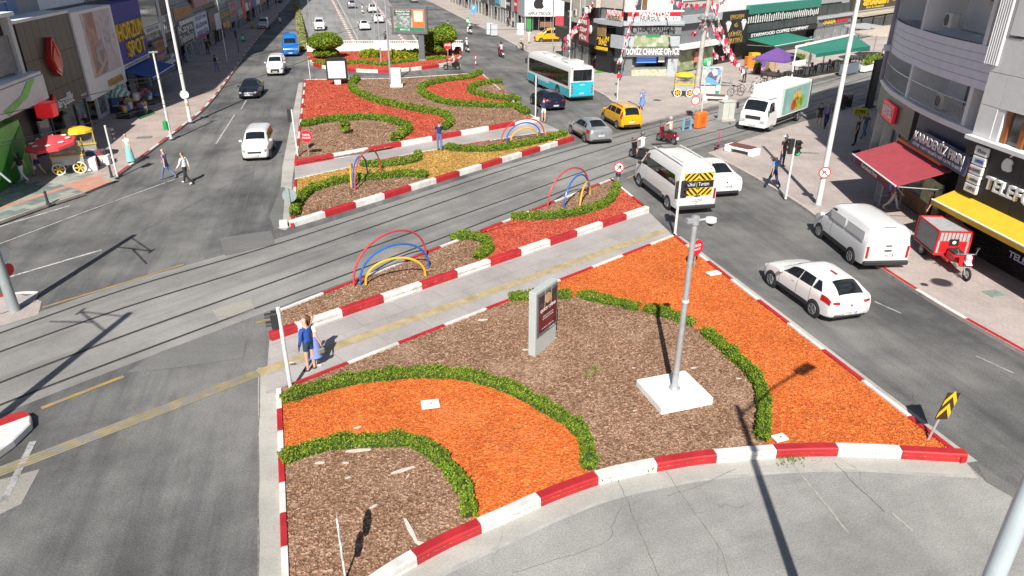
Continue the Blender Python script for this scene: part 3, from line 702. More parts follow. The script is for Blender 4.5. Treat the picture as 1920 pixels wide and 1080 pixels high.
m_wallA = mat('plaster_cream', (.52, .48, .42), .85, var=.15, scale=.8, bump=.15); m_wallB = mat('plaster_grey', (.36, .36, .36), .85, var=.2, scale=.8, bump=.15)
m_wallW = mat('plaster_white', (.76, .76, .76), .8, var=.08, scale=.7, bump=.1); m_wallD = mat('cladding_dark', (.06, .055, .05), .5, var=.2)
W_, Y_, K_, RDm = mat('sign_white', (.75, .75, .74), .5, var=.06), mat('sign_yellow', (.72, .46, .03), .5, var=.08), mat('sign_black', (.018, .018, .02), .45), mat('sign_red', (.60, .02, .035), .45, var=.1)
GDm = mat('sign_gold', (.55, .36, .10), .35, .5, var=.2); BLm = mat('sign_blue', (.035, .07, .40), .5, var=.15); GRm = mat('sign_green', (.03, .28, .06), .5)
m_shut = mat('shutter_metal', (.30, .30, .31), .5, .4, var=.15)
GOODS = [printed('goods_%d' % i, c, 2.2 + i) for i, c in enumerate(([(.05, .05, .06), (.3, .05, .05), (.5, .45, .4), (.08, .12, .3), (.1, .1, .1)], [(.4, .38, .35), (.06, .06, .06), (.12, .2, .4), (.5, .3, .1), (.2, .02, .02)], [(.03, .03, .03), (.3, .28, .25), (.1, .05, .03), (.35, .05, .08)]))]
def shutter(root, x0, x1, y, z0, z1, m, pitch=.09):
    "roller shutter: corrugated slats, too fine to pick apart"
    n = int((z1 - z0) / pitch); mb = MB(); vs = []; 
    for i in range(n):
        z = z0 + i * pitch; vs += [(x0, y, z), (x1, y, z), (x0, y - .035, z + pitch * .5), (x1, y - .035, z + pitch * .5)]
    vs += [(x0, y, z0 + n * pitch), (x1, y, z0 + n * pitch)]
    mb.add(vs, [(2 * i, 2 * i + 1, 2 * i + 3, 2 * i + 2) for i in range(2 * n)]); o = mb.build('shutter', m, root); o['kind'] = 'stuff'; return o
def shopfront(root, x0, x1, zt, bays, m_pil, goods, depth=.9, sill=.25, door=None):
    "pillars, panes in frames, goods standing behind the glass"
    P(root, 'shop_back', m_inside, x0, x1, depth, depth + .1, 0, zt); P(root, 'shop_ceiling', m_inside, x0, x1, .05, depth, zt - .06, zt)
    wd = (x1 - x0) / bays
    for i in range(bays + 1): P(root, 'pillar', m_pil, x0 + i * wd - .09, x0 + i * wd + .09, -.02, .16, 0, zt)
    for i in range(bays):
        a, b = x0 + i * wd + .09, x0 + (i + 1) * wd - .09
        if door == i: P(root, 'door', m_darkmetal, a, a + .06, .05, .12, 0, zt - .1); continue
        P(root, 'stall_riser', m_pil, a, b, .02, .12, 0, sill)
        P(root, 'window', m_metal, a, b, .05, .11, zt - .16, zt - .06)
        P(root, 'window_goods', goods, a + .1, b - .1, .35, depth - .02, sill, sill + (zt - sill) * random.uniform(.4, .75))
        pn = P(root, 'pane', m_paneglass, a, b, .070, .078, sill, zt - .16)
def clear_glass():
    m, t, b = nodes_of('pane_glass'); b.inputs['Base Color'].default_value = (.55, .62, .62, 1); b.inputs['Roughness'].default_value = .03; b.inputs['Alpha'].default_value = .28; b.inputs['Specular IOR Level'].default_value = .9
    n = nd(t, 'TexNoise', Scale=3.0); r = ramp(t, [(.3, (.45, .52, .52)), (.7, (.6, .66, .66))]); t.links.new(n.outputs[0], r.inputs[0]); t.links.new(r.outputs[0], b.inputs['Base Color']); return m
m_paneglass = clear_glass()
def upper(root, x0, x1, z0, z1, m_wall, setb, depth, wins=3, storey=3.1, balcony=False, wm=None):
    "upper storeys with framed windows"
    P(root, 'wall', m_wall, x0, x1, setb, setb + depth, z0, z1)
    n = int((z1 - z0) / storey)
    for f in range(n):
        zz = z0 + f * storey
        for i in range(wins):
            c = x0 + (i + .5) * (x1 - x0) / wins; hw = min(.75, (x1 - x0) / wins * .34)
            w_ = MB(); 
            for (a, b, p, q) in ((c - hw - .07, c + hw + .07, zz + .85, zz + .93), (c - hw - .07, c + hw + .07, zz + 2.3, zz + 2.38), (c - hw - .07, c - hw, zz + .93, zz + 2.3), (c + hw, c + hw + .07, zz + .93, zz + 2.3), (c - .03, c + .03, zz + .93, zz + 2.3)): w_.bx(a, b, setb - .05, setb + .01, p, q)
            fr = w_.build('window', wm or m_frame, root); P(fr, 'pane', m_wglass, c - hw, c + hw, setb - .02, setb + .012, zz + .93, zz + 2.3); P(fr, 'sill', wm or m_frame, c - hw - .12, c + hw + .12, setb - .14, setb, zz + .78, zz + .85)
        if balcony:
            b = P(root, 'balcony', m_wall, x0 + .2, x1 - .2, setb - 1.1, setb, zz - .02, zz + .13); P(b, 'parapet', m_wall, x0 + .2, x1 - .2, setb - 1.1, setb - 1.0, zz + .13, zz + 1.0)
def box_sign(root, m, x0, x1, z0, z1, y=-.12, th=.12): return P(root, 'sign_board', m, x0, x1, y - th, y, z0, z1, bevel=.015)
def awning(root, name, m, x0, x1, z0, z1, out, val=.28, mval=None, y=0.0, frame=True):
    mb = MB(); n = 10
    vs = [(x0, y, z1), (x1, y, z1), (x1, y - out, z0), (x0, y - out, z0)]
    mb.add(vs + [(p[0], p[1], p[2] - .03) for p in vs], [(3, 2, 1, 0), (4, 5, 6, 7), (0, 1, 5, 4), (1, 2, 6, 5), (2, 3, 7, 6), (3, 0, 4, 7)])
    o = mb.build(name, m, root)
    P(o, 'valance', mval or m, x0, x1, y - out - .012, y - out, z0 - val, z0)
    if frame:
        for x in (x0 + .08, x1 - .08): MB().cyl((x, y, z0 - .15), (x, y - out + .05, z0 - .05), .025, n=6).build('arm', m_metal, o)
        MB().cyl((x0, y - out - .02, z0), (x1, y - out - .02, z0), .035, n=8).build('front_bar', W_, o)
    return o
APPLE = None
def apple(root, m, x, z, h, y, th=.06):
    "fruit emblem: bitten body and leaf"
    k = h / 2.2; pts = []
    for i in range(28):
        a = 2 * math.pi * i / 28; r = 1 + .10 * math.cos(2 * a) - .05 * math.sin(3 * a)
        px_, pz_ = r * .98 * math.cos(a), r * .98 * math.sin(a) - .12 * math.exp(-((a - math.pi / 2) / .28) ** 2) + .08 * math.exp(-((a - 1.5 * math.pi) / .25) ** 2)
        if abs(((a + math.pi) % (2 * math.pi)) - math.pi) < .42:
            b = ((a + math.pi) % (2 * math.pi)) - math.pi; px_ = .98 - .33 * math.cos(b / .42 * math.pi / 2); pz_ = .12 + b * .78
        pts.append((x + px_ * k * .86, z + pz_ * k))
    MB().profile(pts, y - th, y).build('emblem', m, root)
    lf = [(x + .02 * k, z + 1.0 * k), (x + .10 * k, z + 1.28 * k), (x + .42 * k, z + 1.5 * k), (x + .36 * k, z + 1.2 * k)]
    MB().profile(lf, y - th, y).build('emblem_leaf', m, root)
# ---------------------------------------------------------------- left street front
FL = Frame((-28.75, 46.47), R(101.3))
def house(fr, name, label, x0): return thing(name, label, 'building', fr.at(x0), fr.ang)
m_greenp = mat('panel_green', (.22, .60, .12), .4, var=.25, scale=.6); m_greend = mat('panel_deep_green', (.015, .20, .02), .4, var=.2)
m_brownp = mat('panel_bronze', (.085, .072, .058), .38, .3, var=.12, scale=.6); m_blue = mat('cladding_blue', (.055, .06, .30), .45, var=.15)
m_blue2 = mat('panel_bright_blue', (.02, .16, .42), .4, var=.15, scale=.5); m_awnb = mat('awning_blue', (.012, .07, .28), .6, var=.15)
TOP = 24.0
# green corner shop
h = house(FL, 'corner_shop', 'low corner shop with bright green panels and a white barred balcony', -22); b0 = -22
P(h, 'wall', m_wallW, 0, 13.2, .3, 9, 0, 7.6)
P(h, 'panel', m_greenp, 6, 13.25, -.55, .3, .0, 2.9, .02)
MB().profile([(8.5, 0.02), (11.6, 1.9), (13.2, 2.6), (13.2, 1.7), (12.2, .9), (11.3, 0.02)], -.60, -.56).build('swoosh', m_greend, h)
sg = box_sign(h, W_, 4, 16.9, 3.35, 4.7, -.3, .6)
MB().profile([(11.6, 3.4), (14.2, 3.9), (15.6, 4.65), (14.6, 4.65), (13.5, 4.1), (11.2, 3.7)], -.94, -.91).build('swoosh', m_greenp, sg)
P(h, 'canopy', m_wallW, 4, 16.7, -.9, .6, 4.75, 4.9); P(h, 'side_panel', K_, 13.3, 16.6, .35, .9, 0, 3.3)
P(h, 'column', m_frame, 15.45, 15.85, -.5, -.1, 4.9, 7.9); P(h, 'loggia_wall', m_wallD, 9, 16, .9, 1.4, 4.9, 7.9)
for i in range(14): MB().bx(13.2 + i * .16, 13.24 + i * .16, -.35, -.31, 5.1, 7.0).build('railing_bar', m_metal, h)
P(h, 'roof', m_wallW, 4, 16.2, -.6, 4, 7.9, 8.1)
# bronze-clad appliance shop
h = house(FL, 'appliance_shop', 'tall house with bronze panel shopfront and a big folded red emblem', -8.4)
zb, zt = 2.1, 7.42; x0, x1 = 3.0, 11.1
upper(h, 0, 11.1, 7.6, TOP, m_wallB, 1.3, 9, 3); P(h, 'lower_wall', m_wallD, 0, 11.1, 1.3, 10, 0, 7.6); P(h, 'ledge', m_wallW, 2.6, 11.1, -.35, 1.3, 7.44, 7.6); P(h, 'side_wall', K_, .05, 2.9, .2, 1.3, 0, 7.4)
npan = 8
for i in range(npan):
    a = x0 + (x1 - x0) * i / npan; b = x0 + (x1 - x0) * (i + 1) / npan
    for (p, q) in ((zb, 3.4), (3.42, 5.35), (5.37, zt)): P(h, 'panel', m_brownp, a + .012, b - .012, -.3, -.2, p, q)
P(h, 'panel_backing', K_, x0, x1, -.2, .3, zb, zt)
for i in range(5): P(h, 'window', m_blue2, .3 + i * 1.5, 1.7 + i * 1.5, 1.2, 1.32, 7.8, 10.4)
def fold(root, m1, m2, cx, cz, s, y=-.32):
    "folded red ribbon emblem: two slanted leaves in relief"
    o = thing('emblem', None, None); o.parent = root
    o['label'] = None; del o['label']
    MB().profile([(cx - .95 * s, cz + .05 * s), (cx - .2 * s, cz + 1.1 * s), (cx + .1 * s, cz + 1.3 * s), (cx + .85 * s, cz + .2 * s), (cx + .8 * s, cz - .55 * s), (cx + .1 * s, cz - 1.25 * s), (cx - .5 * s, cz - .9 * s)], y - .35 * s, y).build('emblem_body', m1, o)
    MB().profile([(cx - .75 * s, cz + .02 * s), (cx - .05 * s, cz + .75 * s), (cx + .2 * s, cz - .1 * s), (cx + .05 * s, cz - 1.0 * s), (cx - .4 * s, cz - .75 * s)], y - .42 * s, y - .35 * s).build('emblem_face', m2, o)
    MB().profile([(cx + .0 * s, cz + 1.05 * s), (cx + .72 * s, cz + .15 * s), (cx + .35 * s, cz + .0 * s)], y - .42 * s, y - .35 * s).build('emblem_face', m2, o)
m_redd = mat('emblem_red', (.42, .02, .015), .3, var=.2, coat=.3); m_redl = mat('emblem_red_light', (.62, .05, .03), .3, var=.25, coat=.3)
ex, ez = FL.px(95, 108, -.3); fold(h, m_redd, m_redl, ex + 8.4, ez, .9)
ex, ez = FL.px(98, 192, -.3); fold(h, m_redd, m_redl, ex + 8.4, ez, .38)
ex, ez = FL.px(82, 205, -.9); c = P(h, 'cube_sign', mat('cube_red', (.75, .02, .03), .35, emit=.25), ex + 8.4 - .45, ex + 8.4 + .35, -1.5, -.6, ez - .42, ez + .42, .05)
ex, ez = FL.px(121, 187, -.3); ex2, _ = FL.px(137, 170, -.3); letters('arçelik', W_, h, (ex + 8.4, -.34, ez), .95, 2.7, .05, .012)
text('ELEKTRO', W_, h, (10.3, -.31, 2.35), .22, 1.1)
shopfront(h, 3.0, 11.1, zb, 4, m_darkmetal, GOODS[2], 1.1, .15, door=1); P(h, 'entrance_panel', mat('entrance_beige', (.20, .17, .15), .6), 6.6, 7.6, -.1, 0, 0, 1.7)
# white shop with picture panel
h = house(FL, 'cookware_shop', 'white panel shopfront with a tall picture poster and small gold lettering', 2.75)
upper(h, 0, 8.4, 7.6, TOP, m_wallW, 1.3, 9, 3); P(h, 'lower_wall', m_wallD, 0, 8.4, 1.3, 10, 0, 7.6); P(h, 'panel', W_, 0, 8.4, -.42, 1.3, 1.75, 7.42, .02)
def poster(root):
    m1 = printed('poster_pink_room', [(.60, .50, .50), (.62, .54, .55), (.58, .52, .54), (.66, .60, .61)], .9)
    P(root, 'poster', m1, 1.55, 7.9, -.45, -.42, 3.0, 7.2)
    m2 = printed('poster_curtain', [(.46, .24, .20), (.52, .30, .25), (.40, .20, .17)], 1.2); P(root, 'poster_curtain', m2, 2.0, 4.0, -.458, -.452, 3.15, 7.2)
    MB().profile([(2.2, 3.1), (3.0, 5.0), (4.5, 5.4), (5.0, 4.2), (4.6, 3.1)], -.464, -.459).build('poster_figure', printed('poster_figure', [(.25, .22, .22), (.33, .29, .28), (.45, .38, .36)], 2.0), root)
    MB().profile([(1.6, 3.1), (2.6, 3.05), (5.2, 4.0), (5.1, 4.2)], -.470, -.466).build('poster_table', mat('poster_wood', (.55, .36, .26), .5), root)
    for i in range(14):
        a = 5.2 + random.uniform(0, 2.2); zc = random.uniform(4.6, 7.0); MB().box((a, -.456, zc), (.05 + random.random() * .1, .004, .15 + random.random() * .25), ry=random.uniform(-.5, .5)).build('poster_leaf', mat('poster_grey', (.25, .24, .25), .5), root)
poster(h)
letters('emsan', GDm, h, (5.6, -.47, 2.35), .95, 3.4, .05, .012)
shopfront(h, 0, 8.4, 1.75, 4, W_, GOODS[1], 1.1, .35, door=0); P(h, 'pier', W_, 7.6, 8.35, -.3, .2, 0, 1.75)
# blue corrugated shop
h = house(FL, 'blue_household_shop', 'shop clad in blue corrugated sheet with huge yellow letters and blue awning', 11.2)
upper(h, 0, 7.8, 7.6, TOP, m_wallB, 1.3, 9, 3); P(h, 'lower_wall', m_wallD, 0, 7.8, 1.3, 10, 2.6, 7.6); 
mb = MB(); n = 52; vs = []
for i in range(n + 1): 
    x = 7.8 * i / n; yy = -.3 if i % 2 else -.36; vs += [(x, yy, 2.95), (x, yy, 7.38)]
mb.add(vs, [(2 * i, 2 * i + 2, 2 * i + 3, 2 * i + 1) for i in range(n)]); mb.build('corrugated_cladding', m_blue, h)['kind'] = 'stuff'
P(h, 'cladding_back', m_blue, 0, 7.8, -.28, 1.3, 2.95, 7.38)
letters('HORZUM', Y_, h, (3.6, -.42, 5.25), 1.75, 7.2, .10, .03); letters('SPOT', Y_, h, (4.3, -.42, 3.85), 1.65, 5.0, .10, .03)
s_ = box_sign(h, W_, .0, 7.8, 2.6, 2.93, -.2, .14); text('EV GEREÇLERİ HIRDAVAT NALBURİYE', BLm, s_, (3.9, -.36, 2.76), .24, 7.0, .004)
awning(h, 'awning', m_awnb, .1, 7.6, 1.95, 2.55, 2.3, .22, m_awnb)
P(h, 'shop_back', m_inside, 0, 7.8, 2.4, 2.5, 0, 2.6); P(h, 'pillar', m_wallB, 0, .35, -.05, .4, 0, 2.6); P(h, 'pillar', m_wallB, 7.4, 7.8, -.05, .4, 0, 2.6); shutter(h, 3.6, 5.2, .6, 0, 2.4, m_shut)
P(h, 'shelf_goods', GOODS[0], .6, 3.4, .9, 2.3, 0, 1.9); P(h, 'shelf_goods', GOODS[1], 5.3, 7.3, .9, 2.3, 0, 2.0)
# row further along: (x0, x1, wall, [(sign mat, x0, x1, z0, z1, text, text mat, size)], label)
m_sig_grey = mat('sign_dark_grey', (.09, .09, .095), .5); m_sig_tan = mat('sign_tan', (.30, .19, .09), .5, var=.25); m_sig_pink = mat('sign_pink', (.45, .16, .22), .5)
def row_house(fr, x0, x1, label, m_wall, signs, name='shop_house', zt=2.6, setb=.4, top=TOP, goods=None, bays=3, m_pil=None, z_up=None, wins=3):
    h = house(fr, name, label, x0); L = x1 - x0; z_up = z_up or zt + 1.0
    upper(h, 0, L, z_up, top, m_wall, setb, 8, wins); P(h, 'fascia', m_wall, 0, L, setb - .3, setb + .6, zt, z_up)
    shopfront(h, 0, L, zt, bays, m_pil or m_wall, goods or random.choice(GOODS), 1.0, .2, door=random.randrange(bays))
    for (m, a, b, p, q, tx, tm, sz) in signs:
        s_ = box_sign(h, m, a - x0, b - x0, p, q, setb - .3)
        if tx:
            for k, ln in enumerate(tx.split('|')):
                nl = len(tx.split('|')); text(ln, tm, s_, ((a + b) / 2 - x0, setb - .435, q - (q - p) * (k + .5) / nl), sz, (b - a) * .84, .01, .01)
    return h
h = row_house(FL, 19.05, 26.9, 'grey house with a large upper shop window above a dark neon sign', m_wallB, [(K_, 19.3, 22.6, 1.4, 3.2, '', None, 0), (m_sig_grey, 21.8, 26.7, 2.35, 3.55, 'ELEKTRONİK|SERVİS', mat('letters_orange', (.7, .25, .05), .5), .5), (m_sig_pink, 22.4, 25.8, 1.75, 2.25, '', None, 0)], zt=1.9)
P(h, 'window', m_wglass, .8, 6.8, .0, .08, 4.9, 8.2); P(h, 'window_frame', m_frame, .5, 7.0, -.1, .06, 4.35, 4.9); text('GÖZLÜK OPTİK', mat('lettering_grey', (.35, .35, .35), .5), h, (3.7, -.12, 4.62), .42, 4.4, .01)
for x in (7.1, 7.6): MB().cyl((x, -.05, 2.6), (x, -.05, 9), .07, n=8).build('downpipe', W_, h)
for i in range(4): P(h, 'hanging_notice', W_, 3.2 + i * 1.0, 3.9 + i * 1.0, -.5, -.46, .95, 1.6)
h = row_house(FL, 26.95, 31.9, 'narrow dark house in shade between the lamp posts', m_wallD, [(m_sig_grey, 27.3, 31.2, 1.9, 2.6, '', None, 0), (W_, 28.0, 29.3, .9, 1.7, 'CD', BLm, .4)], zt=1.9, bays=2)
h = row_house(FL, 31.95, 40.7, 'house with a grey white-lettered shop sign under a tan sign', m_wallB, [(m_sig_grey, 32.1, 40.4, 2.0, 4.0, 'Kaya|Teknoloji', W_, 1.1), (m_sig_tan, 32.3, 41.2, 4.45, 5.7, 'DÜRÜMCÜ', mat('letters_orange', (.7, .25, .05), .5), .9)], zt=1.95, z_up=5.9)
for i in range(6): P(h, 'small_sign', W_, .6 + i * 1.35, 1.6 + i * 1.35, -.36, -.25, 4.02, 4.42)
h = row_house(FL, 40.75, 49.5, 'house with a white and magenta phone shop sign', m_wallB, [(W_, 40.9, 49.0, 1.9, 4.3, 'TELEFON|BİLGİSAYAR|SERVİS', BLm, .6), (mat('sign_magenta', (.5, .03, .3), .5), 40.9, 49.0, 1.75, 2.1, '', None, 0)], zt=1.7, z_up=4.5)
P(h, 'upper_sign', m_sig_pink, .5, 9.5, -.3, -.1, 5.2, 8.3)
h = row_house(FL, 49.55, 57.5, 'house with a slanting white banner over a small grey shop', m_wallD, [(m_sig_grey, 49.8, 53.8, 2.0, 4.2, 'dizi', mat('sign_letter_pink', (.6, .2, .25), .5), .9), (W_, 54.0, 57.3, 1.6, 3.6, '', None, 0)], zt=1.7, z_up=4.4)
h = row_house(FL, 57.55, 66, 'house with yellow lettering and a small red square sign', m_wallB, [(m_sig_grey, 57.7, 65.8, 2.4, 3.5, 'GÜRAN', Y_, 1.0), (RDm, 59, 62, 1.2, 2.2, 'E', W_, .7), (Y_, 62.3, 65, 1.1, 2.0, '', None, 0)], zt=1.9, z_up=3.7)
h = row_house(FL, 66.05, 79, 'house with a pink poster board and a broad grey shutter front', m_wallB, [(mat('sign_rose', (.50, .30, .32), .5), 66.5, 73, 2.2, 4.1, 'OPTİK|GÖZLÜK', RDm, .9), (m_shut, 73.4, 78.8, 1.4, 2.9, 'LİVE', W_, .8)], zt=1.5, z_up=4.3)
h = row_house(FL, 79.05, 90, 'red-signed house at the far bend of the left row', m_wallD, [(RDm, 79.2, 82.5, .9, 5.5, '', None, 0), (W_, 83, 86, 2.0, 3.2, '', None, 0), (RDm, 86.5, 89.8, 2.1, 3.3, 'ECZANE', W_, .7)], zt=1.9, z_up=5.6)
for i, (a, b, m_, mm) in enumerate(((90.05, 103, m_wallA, BLm), (103.05, 118, m_wallB, RDm), (118.05, 134, m_wallA, K_), (134.05, 152, m_wallB, Y_))):
    row_house(FL, a, b, ('cream', 'grey', 'second cream', 'last grey')[i] + ' house far along the shaded left street', m_, [(mm, a + .5, (a + b) / 2, 2.1, 3.2, '', None, 0), (W_, (a + b) / 2 + .4, b - .4, 2.1, 3.3, '', None, 0)], zt=2.0, z_up=3.6)
# ---------------------------------------------------------------- right side: phone shop house
FR = Frame((18.22, 25.14), R(274.5))
h = house(FR, 'phone_shop_house', 'white-clad house with black phone shop front and yellow awning', -2.3); ox = 2.3
upper(h, 0, 12, 10.2, 17, m_wallW, .0, 10, 3); P(h, 'lower_wall', m_wallD, 0, 12, .5, 10, 0, 10.2)
P(h, 'fascia_panel', K_, 0, 3.0, -.12, .5, 2.2, 4.42); P(h, 'fascia_panel', K_, 3.01, 6.0, -.12, .5, 2.2, 4.42); P(h, 'fascia_panel', K_, 6.01, 12, -.12, .5, 2.2, 4.42); P(h, 'ledge', m_wallW, -.05, 12, -.3, .5, 4.43, 4.58)
ax, az = FR.px(1890, 310, -.14); apple(h, W_, ax + ox, az, .62, -.12)
xT, xF = FR.px(1847, 345, -.16)[0], FR.px(1919, 388, -.16)[0]; wT = (xF - xT) / .69; letters('TELEFON', W_, h, (xT + ox + wT / 2, -.16, FR.px(1868, 350, -.16)[1]), .66, wT, .06, .012)
for i, (s_, mm, c0) in enumerate((('iPhone', m_sig_grey, None), ('SAMSUNG', BLm, None), ('HUAWEI', m_sig_grey, RDm), ('realme', m_sig_grey, Y_), ('OPPO', m_sig_grey, None))):
    uv = ((1841, 284), (1836, 302), (1830, 319), (1825, 336), (1820, 353))[i]
    x, z = FR.px(*uv, -.2); s = P(h, 'brand_sign', W_, x + ox - .36, x + ox + .36, -.24, -.12, z - .17, z + .17, .03); text(s_, mm, s, (x + ox + .06, -.245, z), .19, .46, .004, .004)
    if c0: MB().cyl((x + ox - .26, -.25, z), (x + ox - .26, -.24, z), .07, n=8).build('brand_mark', c0, s)
m_awny = mat('awning_yellow', (.72, .44, .03), .6, var=.1); aw = awning(h, 'awning', m_awny, .0, 11.9, 1.95, 2.3, .85, .22, m_awny, y=-.12, frame=True)
P(h, 'pier', K_, .0, .9, -.05, .5, 0, 2.2); text('AKSESUAR', Y_, h, (.45, -.065, 1.15), .30, 1.9, .008, .006, roll=R(-90))
shutter(h, .92, 11.9, .3, 0, 2.1, mat('shutter_black', (.022, .022, .024), .4, .3), .10); text('TELEFON', mat('lettering_pale_blue', (.5, .55, .75), .5), h, (FR.px(1908, 480, .25)[0] + ox + .45, .245, .85), .34, 1.7, .008, .008)
# white panels with openings and window above
P(h, 'clad_panel', W_, .0, .95, -.05, .45, 4.6, 5.75); P(h, 'clad_panel', W_, .0, .95, -.05, .45, 5.77, 6.95); P(h, 'clad_panel', W_, .97, 12, -.05, .45, 5.77, 6.95, .01)
P(h, 'clad_panel', W_, .0, 12, -.05, .45, 6.97, 8.2); wood = mat('window_brown', (.28, .09, .02), .4, var=.15)
for i in range(4):
    x = 1.35 + i * .85; P(h, 'window_frame', wood, x, x + .24, .05, .2, 4.6, 5.77); P(h, 'pane', m_wglass, x + .24, x + .85, .12, .16, 4.6, 5.77)
P(h, 'opening_side', m_wallW, .97, 1.3, -.03, .45, 4.6, 5.77)
for i in range(6): MB().cyl((.0 + i * .12 - .35, -.06, 6.0 + 1.2), (.0 + i * .12 - .35, -.06, 12), .055, n=8).build('column_flute', m_wallW, h)
P(h, 'column', m_wallW, -.42, .4, -.02, .3, 7.2, 12); P(h, 'frame_pier', m_wallW, .5, 1.3, -.08, .3, 8.3, 12); P(h, 'recess_wall', m_wallA, 1.3, 12, .6, .8, 8.2, 10.2)
# ---------------------------------------------------------------- rounded balcony house
curve = smooth([(18.30, 27.4), (18.42, 30.1), (18.67, 32.55), (19.09, 34.83), (19.6, 37.1), (20.45, 39.7), (21.6, 42.3), (23.3, 44.6), (26.0, 47.3), (30.5, 51.2), (36, 56)], 4)
h = thing('rounded_house', 'rounded pale house with balconies above a red-lettered shop band', 'building', (*curve[0], 0)); hb = Vector((curve[0][0], curve[0][1], 0))
def shell(root, name, m, pts, t, z0, z1, bev=0.0):
    "wall following the rounded front, t thick towards the inside (right-hand side)"
    a, b = pts, offset(pts, -t); n = len(a)
    vs = [(*p[:2], z) for z in (z0, z1) for q in (a, b) for p in q]; fs = []
    for i in range(n - 1): fs += [(i, i + 1, 2 * n + i + 1, 2 * n + i)[::-1], (n + i, n + i + 1, 3 * n + i + 1, 3 * n + i), (2 * n + i, 2 * n + i + 1, 3 * n + i + 1, 3 * n + i)[::-1], (i, i + 1, n + i + 1, n + i)]
    fs += [(0, n, 3 * n, 2 * n), (n - 1, 2 * n - 1, 4 * n - 1, 3 * n - 1)[::-1]]
    return MB().add([Vector(v) - hb for v in vs], fs).build(name, m, root, smooth=True)
m_band = mat('band_grey_brown', (.115, .105, .095), .4, .3, var=.1); m_siding = mat('siding_pale', (.72, .72, .80), .6, var=.06); m_navy = mat('panel_navy', (.03, .035, .075), .45, var=.15)
c_in = offset(curve, -1.2)
shell(h, 'shop_back_wall', m_inside, offset(curve, -2.5), .3, 0, 3.1); shell(h, 'band', m_band, curve[9:], .5, 2.95, 4.35); shell(h, 'band', m_navy, curve[:9], .5, 2.95, 4.35)
shell(h, 'slab', m_wallW, offset(curve, .12), 3.0, 4.4, 4.62)
shell(h, 'glass_front', m_paneglass, offset(curve[9:], -1.1), .03, .15, 2.9); shell(h, 'plinth', m_conc, offset(curve[9:], -1.0), .4, 0, .15)
for i in range(9, len(curve), 3): 
    q = Vector((*offset(curve, -1.05)[i], 0)) - hb; MB().cyl((q.x, q.y, 0), (q.x, q.y, 2.95), .07, n=8).build('glass_mullion', m_metal, h)
for i in (17, 22): q = Vector((*offset(curve, -.35)[i], 0)) - hb; MB().box((q.x, q.y, 1.5), (.5, .5, 3.0), rz=R(60)).build('pillar', m_metal, h, bevel=.03)
mw = mat('balcony_back_white', (.80, .81, .84), .8, var=.05, scale=.8)
for lv, (za, zb_) in enumerate(((4.62, 6.15), (7.75, 9.6), (11.3, 13.2))):
    shell(h, 'balcony_back', mw, offset(curve, -1.7), .3, za, za + 3.2)
    if lv < 2:
        for k in range(5): shell(h, 'siding_board', m_siding, offset(curve, .02 - .012 * (k % 2) * 0), .22, zb_ + .0 + k * .32, zb_ + k * .32 + .305)
        shell(h, 'siding_backing', m_wallD, offset(curve, -.03), .12, zb_, zb_ + 1.6)
        shell(h, 'balcony_ceiling', m_wallW, offset(curve, -.22), 1.6, zb_ + .02, zb_ + .14)
    for i in (2, 12, 22, 30):
        if i < len(curve) - 1:
            a = Vector((*curve[i], 0)) - hb; b = Vector((*offset(curve, -1.75)[i], 0)) - hb; d = (b - a); ang = math.atan2(d.y, d.x)
            MB().box(((a.x + b.x) / 2, (a.y + b.y) / 2, za + .8 + (.15 if lv else 0)), (d.length, .26, 1.7 + (.3 if lv else 0)), rz=ang).build('balcony_pier', m_wallW, h)
for lv, za in enumerate((4.62, 8.95)):
    for i in (6, 16): 
        q = Vector((*offset(curve, -1.62)[i], 0)) - hb; t_ = Vector(curve[i + 1]) - Vector(curve[i]); a_ = math.atan2(t_.y, t_.x)
        d_ = MB().box((q.x, q.y, za + 1.0), (1.7, .10, 2.0), rz=a_).build('balcony_door', m_frame, h)
        for k in (-.42, .42): MB().box((q.x + math.cos(a_) * k, q.y + math.sin(a_) * k, za + 1.05), (.66, .13, 1.7), rz=a_).build('pane', m_wglass, d_)
shell(h, 'upper_wall', m_siding, offset(curve, -1.4), .5, 13.2, 17)
inner = [(p[0], p[1]) for p in offset(curve, -1.9)]
MB().prism([tuple(Vector(p) - hb.xy) for p in inner + [(44, 52), (40, 27.4)]], 4.7, 17).build('core', m_wallB, h)
# railings of the lowest balcony
rl = offset(curve, -.05)
for a_, b_ in ((2, 12), (12, 22)):
    seg = [Vector((*p, 0)) - hb for p in rl[a_:b_ + 1]]
    MB().tube([(p.x, p.y, 5.50) for p in seg], .028, 6).build('handrail', m_metal, h); MB().tube([(p.x, p.y, 4.72) for p in seg], .02, 6).build('bottom_rail', m_metal, h)
    for p in resample([(q.x, q.y) for q in seg], .15): MB().cyl((p.x, p.y, 4.64), (p.x, p.y, 5.5), .012, n=5).build('baluster', m_metal, h)
def ac(root, x, y, z, rz, s=1.0):
    o = MB().box((x, y, z), (.85 * s, .34 * s, .62 * s), rz=rz).build('air_conditioner', mat('ac_white', (.58, .58, .56), .5), root, bevel=.02)
    c_, s2 = math.cos(rz), math.sin(rz); MB().cyl((x + s2 * .16 * s - c_ * .12 * s, y - c_ * .16 * s - s2 * .12 * s, z), (x + s2 * .19 * s - c_ * .12 * s, y - c_ * .19 * s - s2 * .12 * s, z), .24 * s, n=16).build('fan_grille', m_darkmetal, o)
for i, zz in ((7, 5.0), (14, 5.0), (9, 8.3)):
    q = Vector((*offset(curve, -.6)[i], 0)) - hb; t_ = Vector(curve[i + 1]) - Vector(curve[i]); ac(h, q.x, q.y, zz, math.atan2(t_.y, t_.x) + math.pi)
ci = curve[15]; t_ = Vector(curve[16]) - Vector(curve[14]); n_ = Vector((-t_.y, t_.x)).normalized(); a_ = math.atan2(t_.y, t_.x) + math.pi
